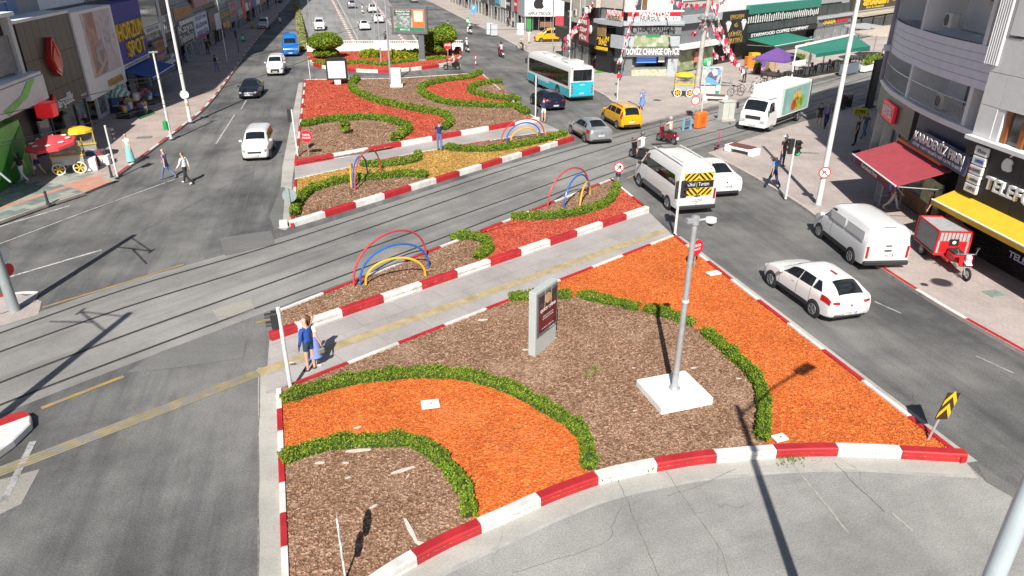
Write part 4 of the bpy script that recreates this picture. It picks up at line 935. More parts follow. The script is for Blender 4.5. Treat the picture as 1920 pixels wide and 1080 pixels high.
bs = Vector((*ci, 0)) - hb + Vector((n_.x, n_.y, 0)) * .08
m_redsign = mat('letter_box_red', (.70, .02, .05), .4, emit=.15)
s_ = MB().box((bs.x, bs.y, 3.62), (2.3, .16, .85), rz=a_).build('sign_board', m_redsign, h, bevel=.02); text('VESTEL', W_, s_, (bs.x + n_.x * .10, bs.y + n_.y * .10, 3.62), .62, 1.95, .02, .012, rz=a_)
# hanging lamp-like white box on the curve, downpipe
q = Vector((*offset(curve, .15)[21], 0)) - hb; MB().tube([(q.x, q.y, z) for z in (4.6, 7, 9, 14)], .11, 8).build('downpipe', mat('pipe_mauve', (.30, .26, .32), .5), h); MB().box((q.x - .1, q.y - .1, 6.3), (.3, .3, .35)).build('lamp_box', W_, h, bevel=.05)
# bakery front under the navy panels
fb = Frame((18.78, 33.6), R(264.8)); hk = house(fb, 'bakery_kiosk', 'bakery front with red awning under a navy lettered sign', 0)
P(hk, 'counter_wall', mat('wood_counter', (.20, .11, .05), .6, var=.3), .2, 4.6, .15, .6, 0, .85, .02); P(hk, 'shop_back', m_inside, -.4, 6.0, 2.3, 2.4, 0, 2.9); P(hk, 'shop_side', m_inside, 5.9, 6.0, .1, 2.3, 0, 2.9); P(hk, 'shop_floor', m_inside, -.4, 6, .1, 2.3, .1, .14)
P(hk, 'display_pane', m_paneglass, .3, 2.9, .2, .23, .85, 1.6); P(hk, 'tray_goods', printed('bread_trays', [(.32, .16, .05), (.40, .24, .10), (.12, .06, .03), (.25, .2, .12)], 5), .4, 4.4, .3, .6, .85, 1.05)
P(hk, 'poster_panel', mat('poster_green', (.45, .5, .3), .5, var=.4, scale=3), 2.9, 4.6, .05, .12, .9, 2.0); P(hk, 'stored_boxes', GOODS[0], 4.7, 5.8, .4, 1.6, 0, 1.5)
x_a, z_a = fb.px(1715, 262, -.3); x_b, z_b = fb.px(1813, 312, -.3)
sg = MB().box(((x_a + x_b) / 2, -.32, 3.42), (x_b - x_a + .3, .10, .78), rx=R(-12)).build('sign_board', m_navy, hk)
text('KARADENİZ FIRIN', W_, sg, ((x_a + x_b) / 2, -.42, 3.55), .52, (x_b - x_a) * .95, .012, .012); text('GÜZEL UNLU MAMÜLLERİ SATIŞ ŞUBESİ', W_, sg, ((x_a + x_b) / 2, -.42, 3.18), .24, (x_b - x_a) * .95, .008, .004)
m_awnr = mat('awning_red', (.36, .055, .07), .65, var=.12); m_awnrd = mat('awning_wine', (.16, .012, .03), .65, var=.12)
aw = awning(hk, 'awning', m_awnr, .1, 5.35, 2.15, 2.85, 2.05, .36, m_awnrd, y=-.15); text('Karadeniz Fırın', W_, aw, (2.4, -2.225, 1.98), .26, 1.9, .004, .004)
for x in (.45, 4.9): MB().cyl((x, -2.225, 1.98), (x, -2.215, 1.98), .16, n=12).build('valance_mark', BLm, aw)
P(hk, 'awning_box', mat('awning_orange', (.75, .22, .06), .6), .1, 4.6, -.3, -.12, 2.86, 3.0)
# ---------------------------------------------------------------- exchange office corner and its side street fronts
m_grayst = mat('stone_grey', (.17, .18, .19), .6, var=.15); m_lgrey = mat('cladding_light_grey', (.40, .43, .46), .5, var=.1)
FC = Frame((10.6, 70.6), R(4)); h = house(FC, 'exchange_office_house', 'corner house with exchange office, grey signs and red-white boarding house sign', 0); CW = 5.45
cx = CW / 2
P(h, 'wall', m_wallA, 0, CW, .5, 9, 6.1, 20); P(h, 'lower_wall', m_grayst, 0, CW, 1.6, 9, 0, 6.1)
def fz(v): return FC.px(1215, v, -.3)[1]
P(h, 'fascia', m_grayst, .0, CW, -.3, 1.6, fz(106), fz(89)); letters('DÖVİZ CHANGE OFFICE', W_, h, (cx + .1, -.34, (fz(106) + fz(89)) / 2), .78, CW * .95, .04, .02)
P(h, 'picture_panel', printed('banknote_print', [(.30, .36, .20), (.42, .44, .30), (.24, .30, .16), (.50, .52, .40), (.36, .40, .26)], 1.6), 1.0, 4.45, -.2, .3, fz(88), fz(66)); P(h, 'panel_left', m_lgrey, 0, 1.0, -.1, .3, fz(88), fz(66)); P(h, 'panel_right', m_lgrey, 4.45, CW, -.1, .3, fz(88), fz(66)); P(h, 'picture_top', GRm, 2.1, 3.5, -.23, -.2, fz(70), fz(66))
P(h, 'upper_fascia', m_grayst, 0, CW, -.25, .6, fz(65.5), fz(48)); text('DEMİR DÖVİZ A.Ş.', K_, h, (cx + .4, -.28, fz(54)), .75, 3.5, .02, .02); text('Exchange Office', K_, h, (cx + .8, -.28, fz(61)), .4, 2.6, .01, .0); MB().torus((.95, -.28, fz(56)), .28, .05, 14, 5).build('emblem', K_, h)
P(h, 'ledge', m_lgrey, -.2, CW + .2, -.45, .6, fz(47.8), fz(40.3)); b1 = box_sign(h, W_, .2, 5.2, fz(40), fz(31), -.2, .2); b2 = box_sign(h, RDm, .2, 5.2, fz(31), fz(23), -.2, .2)
text('PANSİYON', W_, b2, (2.7, -.41, (fz(31) + fz(23)) / 2), .6, 2.9, .02, .02); text('NURGÜL', m_sig_grey, b1, (2.3, -.41, (fz(40) + fz(31)) / 2), .5, 1.9, .01, .015); text('242 18 91', m_sig_grey, b1, (4.35, -.41, (fz(40) + fz(31)) / 2), .4, 1.4, .01)
P(h, 'window_sill', W_, -.1, CW + .1, -.3, .5, fz(22.5), fz(20)); z0 = fz(20)
for i, (a, b, m_) in enumerate(((.1, .95, m_frame), (1.0, 1.55, m_wglass), (1.6, 2.1, mat('curtain_brown', (.16, .07, .03), .7)), (2.15, 3.4, m_frame), (3.45, 4.5, m_frame), (4.55, 5.4, m_wglass))):
    P(h, 'window', mat('curtain_white', (.62, .63, .63), .7, var=.15, scale=4) if m_ is m_frame else m_, a, b, .3, .5, z0, z0 + 1.6); P(h, 'window_post', m_frame, b, b + .05, .2, .5, z0, z0 + 1.6)
# booth under the fascia
P(h, 'booth_left', m_grayst, 0, 1.0, .0, 1.6, 0, fz(106)); P(h, 'booth_right', m_lgrey, 4.5, CW, .0, 1.6, 0, fz(106)); sb = P(h, 'rate_screen', BLm, 1.4, 3.5, .3, .4, fz(120), fz(107)); 
for k in range(3): P(sb, 'rate_row', mat('screen_light', (.10, .25, .7), .4, emit=.6), 1.5, 3.4, .285, .3, fz(119 - k * 4), fz(117 - k * 4))
P(h, 'notice', W_, 3.6, 4.2, .2, .25, fz(118), fz(108)); P(h, 'counter', m_metal, 1.1, 4.45, .2, .9, fz(131), fz(128)); P(h, 'mosaic_front', printed('mosaic', [(.55, .5, .3), (.6, .58, .5), (.45, .38, .2), (.62, .6, .55)], 9), 1.02, 4.5, .15, .25, 0, fz(131.5)); P(h, 'booth_back', m_inside, 1.0, 4.5, 1.4, 1.5, 0, fz(106))
# chamfer wings
FCl = Frame((8.35, 74.6), R(-60)); h2 = house(FCl, 'exchange_west_wing', 'angled wing beside the exchange office with a small boarding house sign', 0); L2 = 4.5
P(h2, 'wall', m_wallA, 0, L2, .5, 5, 6.1, 20); P(h2, 'lower_wall', m_grayst, 0, L2, .6, 5, 0, 6.1); zz = lambda v: FCl.px(1150, v, -.2)[1]
sg = box_sign(h2, RDm, 1.8, 4.3, zz(30), zz(20), 0, .15); text('PANSİYON', W_, sg, (3.05, -.16, (zz(30) + zz(20)) / 2), .7, 2.2, .01, .02); sg = box_sign(h2, mat('sign_peach', (.6, .42, .32), .5), 1.8, 4.3, zz(38), zz(30), 0, .15); text('NURGÜL', K_, sg, (3.05, -.16, (zz(38) + zz(30)) / 2), .6, 1.9, .01)
P(h2, 'ledge', m_lgrey, 0, L2, -.3, .6, zz(48), zz(39)); P(h2, 'panel', m_lgrey, 2.6, L2, -.05, .6, zz(90), zz(66)); P(h2, 'dark_front', K_, 0, 2.5, .2, .6, 0, zz(50)); sg = box_sign(h2, Y_, .2, 2.3, zz(98), zz(92), -.1, .1); box_sign(h2, m_sig_tan, .1, 1.8, zz(72), zz(45), -.0, .1)
sg = box_sign(h2, K_, .1, 2.5, zz(91), zz(72), .1, .1); text('ALTIN|'.split('|')[0], Y_, sg, (1.3, -.01, zz(76)), .6, 2.0, .02, .02); text('DÖVİZ', Y_, sg, (1.3, -.01, zz(85)), .6, 1.3, .02, .02)
FW = Frame((5.1, 86.5), R(284)); hw = house(FW, 'red_sign_house', 'house with stacked red signs beside the exchange office', 0); Lw = 11.5
P(hw, 'wall', m_wallA, 0, Lw, .5, 3.2, 6, 20); P(hw, 'lower_wall', m_wallD, 0, Lw, .9, 3.0, 0, 6.0); wz = lambda v, u=1085: FW.px(u, v, -.2)
mred2 = mat('sign_brick_red', (.38, .05, .06), .5, var=.15)
for (u, va, vb, wdd, m_, tx) in ((1098, 78, 34, 2.6, mred2, 'DÖNER|KEBAP|PİDE'), (1115, 84, 42, 1.7, K_, '')):
    x, z1 = wz(vb, u); _, z0 = wz(va, u); s_ = box_sign(hw, m_, x - wdd / 2, x + wdd / 2, z0, z1, -.2, .2)
    for k, ln in enumerate(tx.split('|')):
        if ln: text(ln, W_, s_, (x, -.41, z1 - (z1 - z0) * (k + .5) / 3), .6, wdd * .8, .01, .01)
x, z = wz(55, 1112); MB().ball((x + .1, -.5, z), .42, 10, 6, (1, .3, 1)).build('round_sign', W_, hw)
shopfront(hw, 2.5, Lw, 2.2, 4, m_darkmetal, GOODS[2], 1.0); P(hw, 'fascia', m_wallD, 0, Lw, -.1, .9, 2.2, 3.4); P(hw, 'pilaster', m_wallA, 5, 7.5, .2, .6, 4.2, 9)
for i in range(5): P(hw, 'downpipe', m_wallB, 7.4 + i * .28, 7.5 + i * .28, .3, .42, 4.3, 10)
for (x, z) in ((4.2, 4.9), (6.1, 5.2), (8.9, 5.6)): ac(hw, x, .3, z, 0)
# far row beyond the side street
FQ = Frame((1.9, 113.2), R(-4)); hq = house(FQ, 'repair_shop_house', 'house with a white billboard bearing a black fruit emblem', 0)
qz = lambda u, v: FQ.px(u, v, -.3)
xa, zt_ = qz(985, -4); xb, zb_ = qz(1036, 31)
P(hq, 'wall', m_wallA, -.2, 14, .5, 9, 5, 22); P(hq, 'lower_wall', m_wallD, 0, 14, 2.2, 9, 0, 5); s_ = box_sign(hq, W_, xa, xb, zb_, zt_ + .6, 0, .3); apple(s_, K_, (xa + xb) / 2, (zb_ + zt_) / 2 + .5, 1.9, -.3); text('APPLE TEKNİK', K_, s_, ((xa + xb) / 2 + .1, -.31, zb_ + .38), .62, (xb - xa) * .86, .01, .015)
for i in range(5): P(hq, 'post', m_metal, xa + .2 + i * .9, xa + .28 + i * .9, .2, .3, 0, zb_)
P(hq, 'green_poster', GRm, xa + .3, xa + .9, .1, .18, .3, zb_); P(hq, 'shelf', mat('wood_shelf', (.2, .11, .06), .6), xa + 2.2, xb, .6, 1.2, .7, 1.6); P(hq, 'fascia', m_wallW, xb + .1, 14, -.1, 2.2, 2.3, 5); box_sign(hq, mred2, xb + .4, xb + 3, 1.0, 2.4, -.2, .15)
FQ2 = Frame((-28.5, 240), R(283.5)); Lq = (Vector((-28.5, 240)) - Vector((1.9, 113.2))).length
def q2(s): return Lq - s
for i, (a, b, m_, sg) in enumerate(((0, 9, m_wallB, [(m_lgrey, .3, 4.0, 2.2, 4.8, '', None, 0), (RDm, 5.0, 6.8, 2.6, 4.6, 'PİDE', W_, .6)]), (9.05, 17, m_wallB, [(K_, 9.3, 12.5, 2.5, 4.2, 'SPORT', W_, .7), (W_, 12.8, 16.6, 2.6, 4.0, '', None, 0)]),
                                    (17.05, 27, m_wallB, [(mat('sign_sky', (.1, .4, .6), .5), 17.5, 21, 2.9, 3.8, '', None, 0), (m_sig_grey, 21.4, 26.5, 2.7, 3.9, '', None, 0)]), (27.05, 40, m_wallA, [(m_sig_grey, 28, 34, 2.4, 3.6, '', None, 0)]), (40.05, 56, m_wallB, [(W_, 41, 47, 2.5, 3.6, '', None, 0)]), (56.05, 74, m_wallA, [(RDm, 57, 63, 2.5, 3.6, '', None, 0)]))):
    sg = [(m, q2(bb), q2(aa), p, q, t, tm, sz) for (m, aa, bb, p, q, t, tm, sz) in sg]
    row_house(FQ2, q2(b), q2(a), ('grey shop house next to the white fruit-emblem billboard', 'second grey house beyond the fruit-emblem billboard', 'house with a sky blue sign in the far sunlit row', 'cream house in the far sunlit row', 'grey house near the end of the far sunlit row', 'cream house at the end of the far sunlit row')[i], m_, sg, zt=2.3, z_up=4.9, top=20, bays=4)
# ---------------------------------------------------------------- cafe row right of the exchange office
FS = Frame((16.0, 71.0), R(45)); sz_ = lambda u, v, y=-.3: FS.px(u, v, y)
m_green = mat('facade_green', (.03, .20, .15), .5, var=.15); m_awng = mat('awning_green', (.012, .17, .12), .6, var=.15); m_dgl = mat('cafe_glass', (.03, .05, .05), .15, var=.5, scale=.7)
def cafe(label, u0, u1, vref, m_wall, name='cafe_house'):
    x0 = max(.02, sz_(u0, vref)[0]); x1 = sz_(u1, vref)[0]; h = house(FS, name, label, x0); return h, x0, x1 - x0
h, x0, L = cafe('exchange office east wing with banknote posters', 1262, 1352, 110, m_grayst, 'exchange_east_wing')
P(h, 'wall', m_wallA, .3, L, .6, 8, 6.2, 20); P(h, 'lower_wall', m_grayst, .1, L, .6, 8, 0, 6.2); P(h, 'poster', MATS['banknote_print'], .3, L * .5, .45, .55, .3, 2.2); P(h, 'poster', MATS['banknote_print'], L * .55, L - .3, .45, .55, .3, 2.2); P(h, 'white_canopy', W_, .1, L, -.5, .6, 2.5, 2.9, .03); P(h, 'ledge', m_lgrey, .1, L, .1, .6, 4.8, 5.5); P(h, 'small_notice', mat('sign_salmon', (.6, .2, .15), .5), L * .45, L * .62, .2, .3, 1.0, 2.0)
P(h, 'window', m_frame, .5, L - .3, .5, .62, 6.8, 8.6); 
h, x0, L = cafe('black jewellery shop front with two white diamond shapes', 1354, 1402, 90, K_, 'jewellery_house')
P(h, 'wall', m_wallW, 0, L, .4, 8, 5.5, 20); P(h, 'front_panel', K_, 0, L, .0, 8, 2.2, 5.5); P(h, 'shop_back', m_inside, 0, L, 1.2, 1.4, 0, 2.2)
for k in (.22, .8): MB().profile([(L * k - .5, 4.35), (L * k - .25, 4.6), (L * k + .25, 4.6), (L * k + .5, 4.35), (L * k, 3.5)], -.08, 0).build('diamond_sign', W_, h)
for i, (s_, z) in enumerate((('ERDEM', 4.9), ('6', 4.1), ('GÜMÜŞ', 3.2), ('BİJUTERİ', 2.55))): text(s_, GDm, h, (L / 2 + .1, -.02, z), .62, min(L * .62, .5 * len(s_) + .3), .02, .01)
h, x0, L = cafe('green-fronted coffee house with a glazed upper floor', 1403, 1532, 70, m_green)
P(h, 'wall', m_wallW, 0, L, .5, 8, 5.6, 20); P(h, 'lower_wall', m_wallD, 0, L, 1.2, 8, 0, 5.6); P(h, 'green_fascia', m_green, 0, L, -.1, 1.2, 5.0, 5.9); P(h, 'slat_screen_back', K_, 0, L, .0, 1.2, 4.0, 5.0)
for i in range(34): MB().bx(i * L / 34 + .04, i * L / 34 + .18, -.05, .0, 4.05 + random.random() * .1, 4.7 + random.random() * .2).build('screen_slat', W_, h)
for i in range(6): P(h, 'pane', m_dgl, i * L / 6 + .06, (i + 1) * L / 6 - .06, .05, .12, 3.1, 3.95)
P(h, 'sign_fascia', K_, 0, L, -.1, 1.2, 2.5, 3.05); text('STARWOOD COFFEE COMPANY', W_, h, (L * .45, -.12, 2.78), .48, L * .8, .01, .015); P(h, 'shop_back', m_inside, 0, L, 2.2, 2.4, 0, 2.5)
for i in range(5): P(h, 'window', mat('shutter_window_grey', (.2, .2, .2), .5), 1.2 + i * L / 5, 2.6 + i * L / 5, .42, .52, 6.8, 8.0)
awning(h, 'awning', m_awng, .3, L * .55, 2.05, 2.5, 3.2, .2, m_awng, y=-.1)
h, x0, L = cafe('grey restaurant front with yellow-red lettering and bakery sign', 1534, 1595, 60, m_grayst)
P(h, 'wall', m_wallB, 0, L, .5, 8, 5.2, 20); P(h, 'lower_wall', m_wallB, 0, L, 1.6, 8, 0, 5.2); P(h, 'fascia', m_grayst, 0, L, -.1, 1.6, 2.6, 3.5); letters('SOSA', Y_, h, (L * .32, -.14, 3.05), .8, L * .34, .04, .03); letters('DÖNER', RDm, h, (L * .70, -.14, 3.05), .7, L * .36, .04, .03)
for i in range(4): P(h, 'pane', m_dgl, i * L / 4 + .06, (i + 1) * L / 4 - .06, .1, .16, 3.9, 5.1)
P(h, 'planter_edge', m_lgrey, 0, L, -.4, .1, 3.5, 3.75); shopfront(h, 0, L, 2.6, 4, m_grayst, GOODS[1], 1.4)
h, x0, L = cafe('corner restaurant with big rounded yellow letters on dark board', 1597, 1700, 40, m_wallD)
P(h, 'wall', m_wallW, 0, L, .5, 8, 6.2, 20); P(h, 'board', mat('board_olive', (.06, .055, .035), .5), 0, L, -.1, .5, 3.9, 6.0); letters('albadan', Y_, h, (L * .36, -.16, 5.0), 1.7, L * .42, .05, .05); text('fırın & restoran', Y_, h, (L * .36, -.14, 4.2), .45, L * .3, .01, .01); text('albadan', GDm, h, (L * .8, -.14, 5.0), 1.3, L * .3, .02, .02); shopfront(h, 0, L, 2.8, 5, m_wallD, GOODS[2], 1.5); P(h, 'canopy', mat('canopy_cream', (.45, .40, .32), .7), 0, L, -1.6, .5, 3.3, 3.6)
P(h, 'blue_billboard', BLm, L * .6, L * .9, -.2, 0, 6.3, 8)
# ================================================================ vehicles
m_tyre = mat('tyre_rubber', (.018, .018, .018), .85, var=.3); m_rim = mat('rim_alloy', (.40, .41, .42), .3, .8, var=.15); m_cglass = mat('car_glass', (.012, .015, .018), .06, var=.3, spec=.7)
m_blackpl = mat('black_plastic', (.025, .025, .027), .6); m_head = mat('headlight_glass', (.55, .57, .6), .12, .3, var=.3, scale=8); m_tail = mat('taillight_red', (.42, .012, .012), .25, var=.3, scale=9); m_plate = mat('plate_white', (.70, .70, .68), .5)
m_seam = mat('panel_seam', (.03, .03, .03), .7); m_under = mat('underbody', (.02, .02, .02), .9)
def carpaint(name, col, metal=0.0): return mat(name, col, .28, metal, var=.03, scale=1.2, coat=.6)
c_white = carpaint('paint_white', (.70, .70, .695)); c_silver = carpaint('paint_silver', (.42, .44, .46), .6); c_navy = carpaint('paint_navy', (.012, .018, .045), .3); c_taxi = carpaint('paint_taxi_yellow', (.72, .36, .005)); c_blue = carpaint('paint_blue', (.012, .14, .46)); c_grey = carpaint('paint_grey', (.16, .17, .18), .5); c_dark = carpaint('paint_dark_blue', (.02, .025, .04), .4); c_turq = carpaint('paint_turquoise', (.01, .42, .52)); c_wgrey = carpaint('paint_light_grey', (.5, .51, .52), .3)
class Loft:
    "car body: cross-sections (x, bottom z, belt z, top z, half widths bottom/belt/top) swept nose to tail"
    def __init__(s, st, crown=.03, soft=.06):
        def sm(st):
            out = []; A = np.array(st, float)
            for i in range(len(A) - 1):
                p0, p1, p2, p3 = A[max(i - 1, 0)], A[i], A[i + 1], A[min(i + 2, len(A) - 1)]
                for k in range(4):
                    t = k / 4; m1 = (p2 - p0) * .36; m2 = (p3 - p1) * .36
                    out.append((2 * t ** 3 - 3 * t * t + 1) * p1 + (t ** 3 - 2 * t * t + t) * m1 + (-2 * t ** 3 + 3 * t * t) * p2 + (t ** 3 - t * t) * m2)
            out.append(A[-1]); return out
        s.S = sm(st); s.rings = []
        for x, zb, zs, zt, wb, ws, wt in s.S:
            zt = max(zt, zs + .01); hh = zt - zs
            s.rings.append([(0, zb), (wb * .86, zb), (wb * .98, zb + .07), (max(wb, ws) * 1.0, zb + (zs - zb) * .45), (max(wb, ws) * .995, zb + (zs - zb) * .75), (ws, zs), (wt + (ws - wt) * .12, zs + hh * .86), (wt * .93, zt - hh * .04), (wt * .6, zt + crown * .7), (0, zt + crown)])
        s.K = len(s.rings[0])
    def at(s, x, t):
        X = [q[0] for q in s.S]; i = 0
        while i < len(X) - 2 and X[i + 1] > x: i += 1
        f = min(1, max(0, (x - X[i]) / (X[i + 1] - X[i] + 1e-9))); j = min(s.K - 2, int(t)); e = t - j
        a = [s.rings[i][j][q] * (1 - e) + s.rings[i][j + 1][q] * e for q in (0, 1)]; b = [s.rings[i + 1][j][q] * (1 - e) + s.rings[i + 1][j + 1][q] * e for q in (0, 1)]
        return (a[0] * (1 - f) + b[0] * f, a[1] * (1 - f) + b[1] * f)
    def body(s):
        mb = MB(); K = s.K; n = 2 * K - 2; vs = []
        for st, r in zip(s.S, s.rings):
            vs += [(st[0], y, z) for y, z in r] + [(st[0], -y, z) for y, z in r[-2:0:-1]]
        m = len(s.S)
        mb.add(vs, [(i * n + k, i * n + (k + 1) % n, (i + 1) * n + (k + 1) % n, (i + 1) * n + k) for i in range(m - 1) for k in range(n)] + [tuple(range(n))[::-1], tuple((m - 1) * n + k for k in range(n))])
        return mb
    def skin(s, root, name, m, x0, x1, t0, t1, side, off=.008, nx=6, ntt=3, slant=(0, 0)):
        "panel lying on the body between two stations; slant shifts the upper corners"
        mb = MB(); vs = []
        for i in range(nx + 1):
            for k in range(ntt + 1):
                e = k / ntt; xa = x0 + slant[0] * e; xb = x1 + slant[1] * e; x = xa + (xb - xa) * i / nx; t = t0 + (t1 - t0) * e
                y, z = s.at(x, t); vs.append((x, side * (y + off), z + off * .5))
        fs = [(i * (ntt + 1) + k, (i + 1) * (ntt + 1) + k, (i + 1) * (ntt + 1) + k + 1, i * (ntt + 1) + k + 1) for i in range(nx) for k in range(ntt)]
        if side > 0: fs = [f[::-1] for f in fs]
        return mb.add(vs, fs).build(name, m, root, smooth=True)
    def top(s, root, name, m, x0, x1, inset=.9, off=.022, nx=6, ny=8):
        "windscreen or rear window on the sloping top"
        mb = MB(); vs = []
        for i in range(nx + 1):
            x = x0 + (x1 - x0) * i / nx
            half = [s.at(x, 7 + 2 * k / (ny / 2)) for k in range(ny // 2 + 1)]
            row = [(y * inset, z) for y, z in half] + [(-y * inset, z) for y, z in half[-2::-1]]
            vs += [(x, y, z + off) for y, z in row]
        n = ny + 1
        return mb.add(vs, [(i * n + k, i * n + k + 1, (i + 1) * n + k + 1, (i + 1) * n + k) for i in range(nx) for k in range(ny)]).build(name, m, root, smooth=True)
def wheel(root, x, y, r, w_, m_r=None, spokes=5, name='wheel'):
    s = 1 if y > 0 else -1
    o = MB().cyl((x, y - w_ / 2, r), (x, y + w_ / 2, r), r, n=22).build(name, m_tyre, root, smooth=True, bevel=.02)
    yo = y + s * (w_ / 2 + .004)
    MB().cyl((x, yo - s * .02, r), (x, yo, r), r * .66, n=18).build('rim', mat('rim_dark', (.10, .10, .11), .5, .5), o)
    mb = MB()
    for k in range(spokes):
        a = 2 * math.pi * k / spokes + .3; mb.box((x + math.cos(a) * r * .33, yo + s * .008, r + math.sin(a) * r * .33), (r * .62, .015, r * .15), ry=-a)
    mb.torus((x, yo, r), r * .62, r * .045, 18, 5); mb.build('spokes', m_r or m_rim, o)
    return o
def arch(root, lf, x, y, r):
    s = 1 if y > 0 else -1; mb = MB(); n = 14; vs = []
    for i in range(n + 1):
        a = math.pi * i / n * 1.06 - .1; 
        for q in (r * 1.05, r * 1.22): vs.append((x + math.cos(a) * q, s * (abs(y) + .012), r + math.sin(a) * q))
    fs = [(2 * i, 2 * i + 1, 2 * i + 3, 2 * i + 2) for i in range(n)]
    disc = MB().cyl((x, s * (abs(y) - .05), r), (x, s * (abs(y) + .006), r), r * 1.14, n=20).build('wheel_well', m_under, root)
def plate(root, x, y, z, rz, s='07 BTK 34', w_=.5):
    "number plate facing rz (0 = front)"
    o = MB().box((x, y, z), (.02, w_, .115), rz=0).build('number_plate', m_plate, root); d = 1 if rz == 0 else -1
    MB().box((x + d * .011, y + d * w_ * .45, z), (.004, w_ * .09, .11)).build('plate_band', BLm, o)
    text(s, K_, o, (x + d * .012, y - d * w_ * .03, z), .10, w_ * .78, .001, .001, rz=R(90) if d > 0 else R(-90))
CARS = {}
def make_car(kind, name, label, paint_, cat='car', group='cars and vans on the roads', plate_s='07 BTK 34', **kw):
    root = thing(name, label, cat, group=group)
    Hh = kw.get('H')
    if kind == 'hatch':
        st = [(2.14, .30, .52, .55, .58, .52, .42), (2.04, .22, .64, .69, .76, .70, .58), (1.75, .20, .77, .83, .87, .81, .70), (1.25, .20, .87, .95, .905, .86, .74), (.88, .20, .92, 1.02, .905, .87, .74), (.25, .20, .95, 1.38, .905, .875, .62), (-.25, .20, .97, 1.465, .905, .88, .60), (-1.0, .20, 1.0, 1.43, .905, .88, .575), (-1.5, .21, 1.04, 1.385, .90, .87, .56), (-1.88, .24, 1.03, 1.20, .88, .84, .60), (-2.07, .30, .94, .99, .85, .80, .66), (-2.14, .36, .72, .77, .78, .74, .64)]
        wb, r, ht, tr = (1.32, -1.32), .32, .80, .905
        side = [(.72, -.22, (-.34, -.03)), (-.27, -1.0, (0, .08)), (-1.05, -1.55, (.0, .32))]; wsx = (.82, .28); rwx = (-1.45, -2.0); rear_x = -2.11
    elif kind == 'sedan':
        st = [(2.28, .30, .52, .55, .58, .52, .42), (2.18, .22, .63, .68, .76, .70, .58), (1.85, .20, .75, .81, .87, .81, .70), (1.3, .20, .85, .93, .90, .86, .74), (.92, .20, .90, 1.0, .90, .87, .74), (.25, .20, .93, 1.37, .90, .87, .60), (-.25, .20, .95, 1.455, .90, .875, .58), (-.9, .20, .97, 1.42, .90, .875, .56), (-1.3, .20, .99, 1.28, .90, .86, .58), (-1.75, .21, .99, 1.08, .895, .85, .68), (-2.15, .24, .96, 1.05, .87, .81, .66), (-2.27, .32, .80, .86, .80, .74, .62)]
        wb, r, ht, tr = (1.36, -1.32), .32, .80, .90
        side = [(.76, -.22, (-.34, -.03)), (-.27, -.98, (0, .08)), (-1.02, -1.38, (.0, .25))]; wsx = (.86, .28); rwx = (-1.0, -1.68); rear_x = -2.25
    elif kind == 'mpv':
        st = [(2.24, .32, .60, .64, .58, .52, .42), (2.14, .24, .74, .80, .76, .70, .58), (1.85, .21, .88, .95, .86, .81, .70), (1.45, .21, .97, 1.06, .875, .86, .74), (1.12, .21, 1.0, 1.14, .875, .86, .74), (.5, .21, 1.03, 1.53, .875, .865, .66), (0, .21, 1.05, 1.63, .875, .865, .65), (-1.0, .21, 1.07, 1.64, .875, .865, .64), (-1.75, .22, 1.08, 1.60, .875, .855, .63), (-2.08, .25, 1.06, 1.36, .86, .83, .66), (-2.2, .30, .98, 1.04, .83, .80, .70), (-2.24, .40, .78, .82, .78, .74, .68)]
        wb, r, ht, tr = (1.40, -1.40), .32, .80, .875
        side = [(1.0, .12, (-.42, 0)), (.05, -.82, (0, 0)), (-.9, -1.8, (0, .1))]; wsx = (1.06, .55); rwx = (-1.82, -2.18); rear_x = -2.22
    elif kind == 'smallvan':
        st = [(2.10, .34, .66, .70, .60, .54, .44), (2.02, .26, .80, .86, .78, .72, .60), (1.75, .23, .96, 1.03, .87, .82, .70), (1.42, .23, 1.06, 1.15, .885, .865, .74), (1.1, .23, 1.10, 1.26, .885, .87, .74), (.55, .23, 1.12, 1.66, .885, .875, .68), (0.1, .23, 1.13, 1.77, .885, .875, .68), (-1.0, .23, 1.14, 1.80, .885, .875, .68), (-1.85, .24, 1.14, 1.78, .885, .87, .68), (-2.06, .28, 1.12, 1.66, .87, .85, .68), (-2.10, .34, 1.08, 1.50, .85, .82, .67)]
        wb, r, ht, tr = (1.36, -1.30), .32, .90, .885
        side = [(.98, .02, (-.42, 0)), (-.06, -.95, (0, 0)), (-1.03, -1.85, (0, 0))]; wsx = (1.05, .55); rwx = None; rear_x = -2.11
    elif kind == 'van':
        st = [(2.50, .36, .70, .75, .66, .60, .48), (2.42, .28, .86, .93, .86, .80, .66), (2.15, .24, 1.03, 1.11, .96, .90, .78), (1.8, .24, 1.12, 1.24, .985, .95, .82), (1.5, .24, 1.16, 1.40, .99, .96, .80), (1.0, .24, 1.18, 1.82, .995, .965, .78), (.55, .24, 1.19, 1.93, .995, .97, .79), (-.8, .24, 1.20, 1.97, .995, .97, .79), (-2.1, .25, 1.20, 1.95, .995, .965, .79), (-2.42, .30, 1.18, 1.84, .975, .945, .78), (-2.50, .38, 1.12, 1.66, .95, .92, .77)]
        wb, r, ht, tr = (1.55, -1.50), .345, .98, .995
        side = [(1.38, .52, (-.42, 0))]; wsx = (1.45, .98); rwx = None; rear_x = -2.51
    else:  # tall van: Lh half length, Ht roof
        Lh = kw.get('Lh', 2.95); Ht = kw.get('Ht', 2.45)
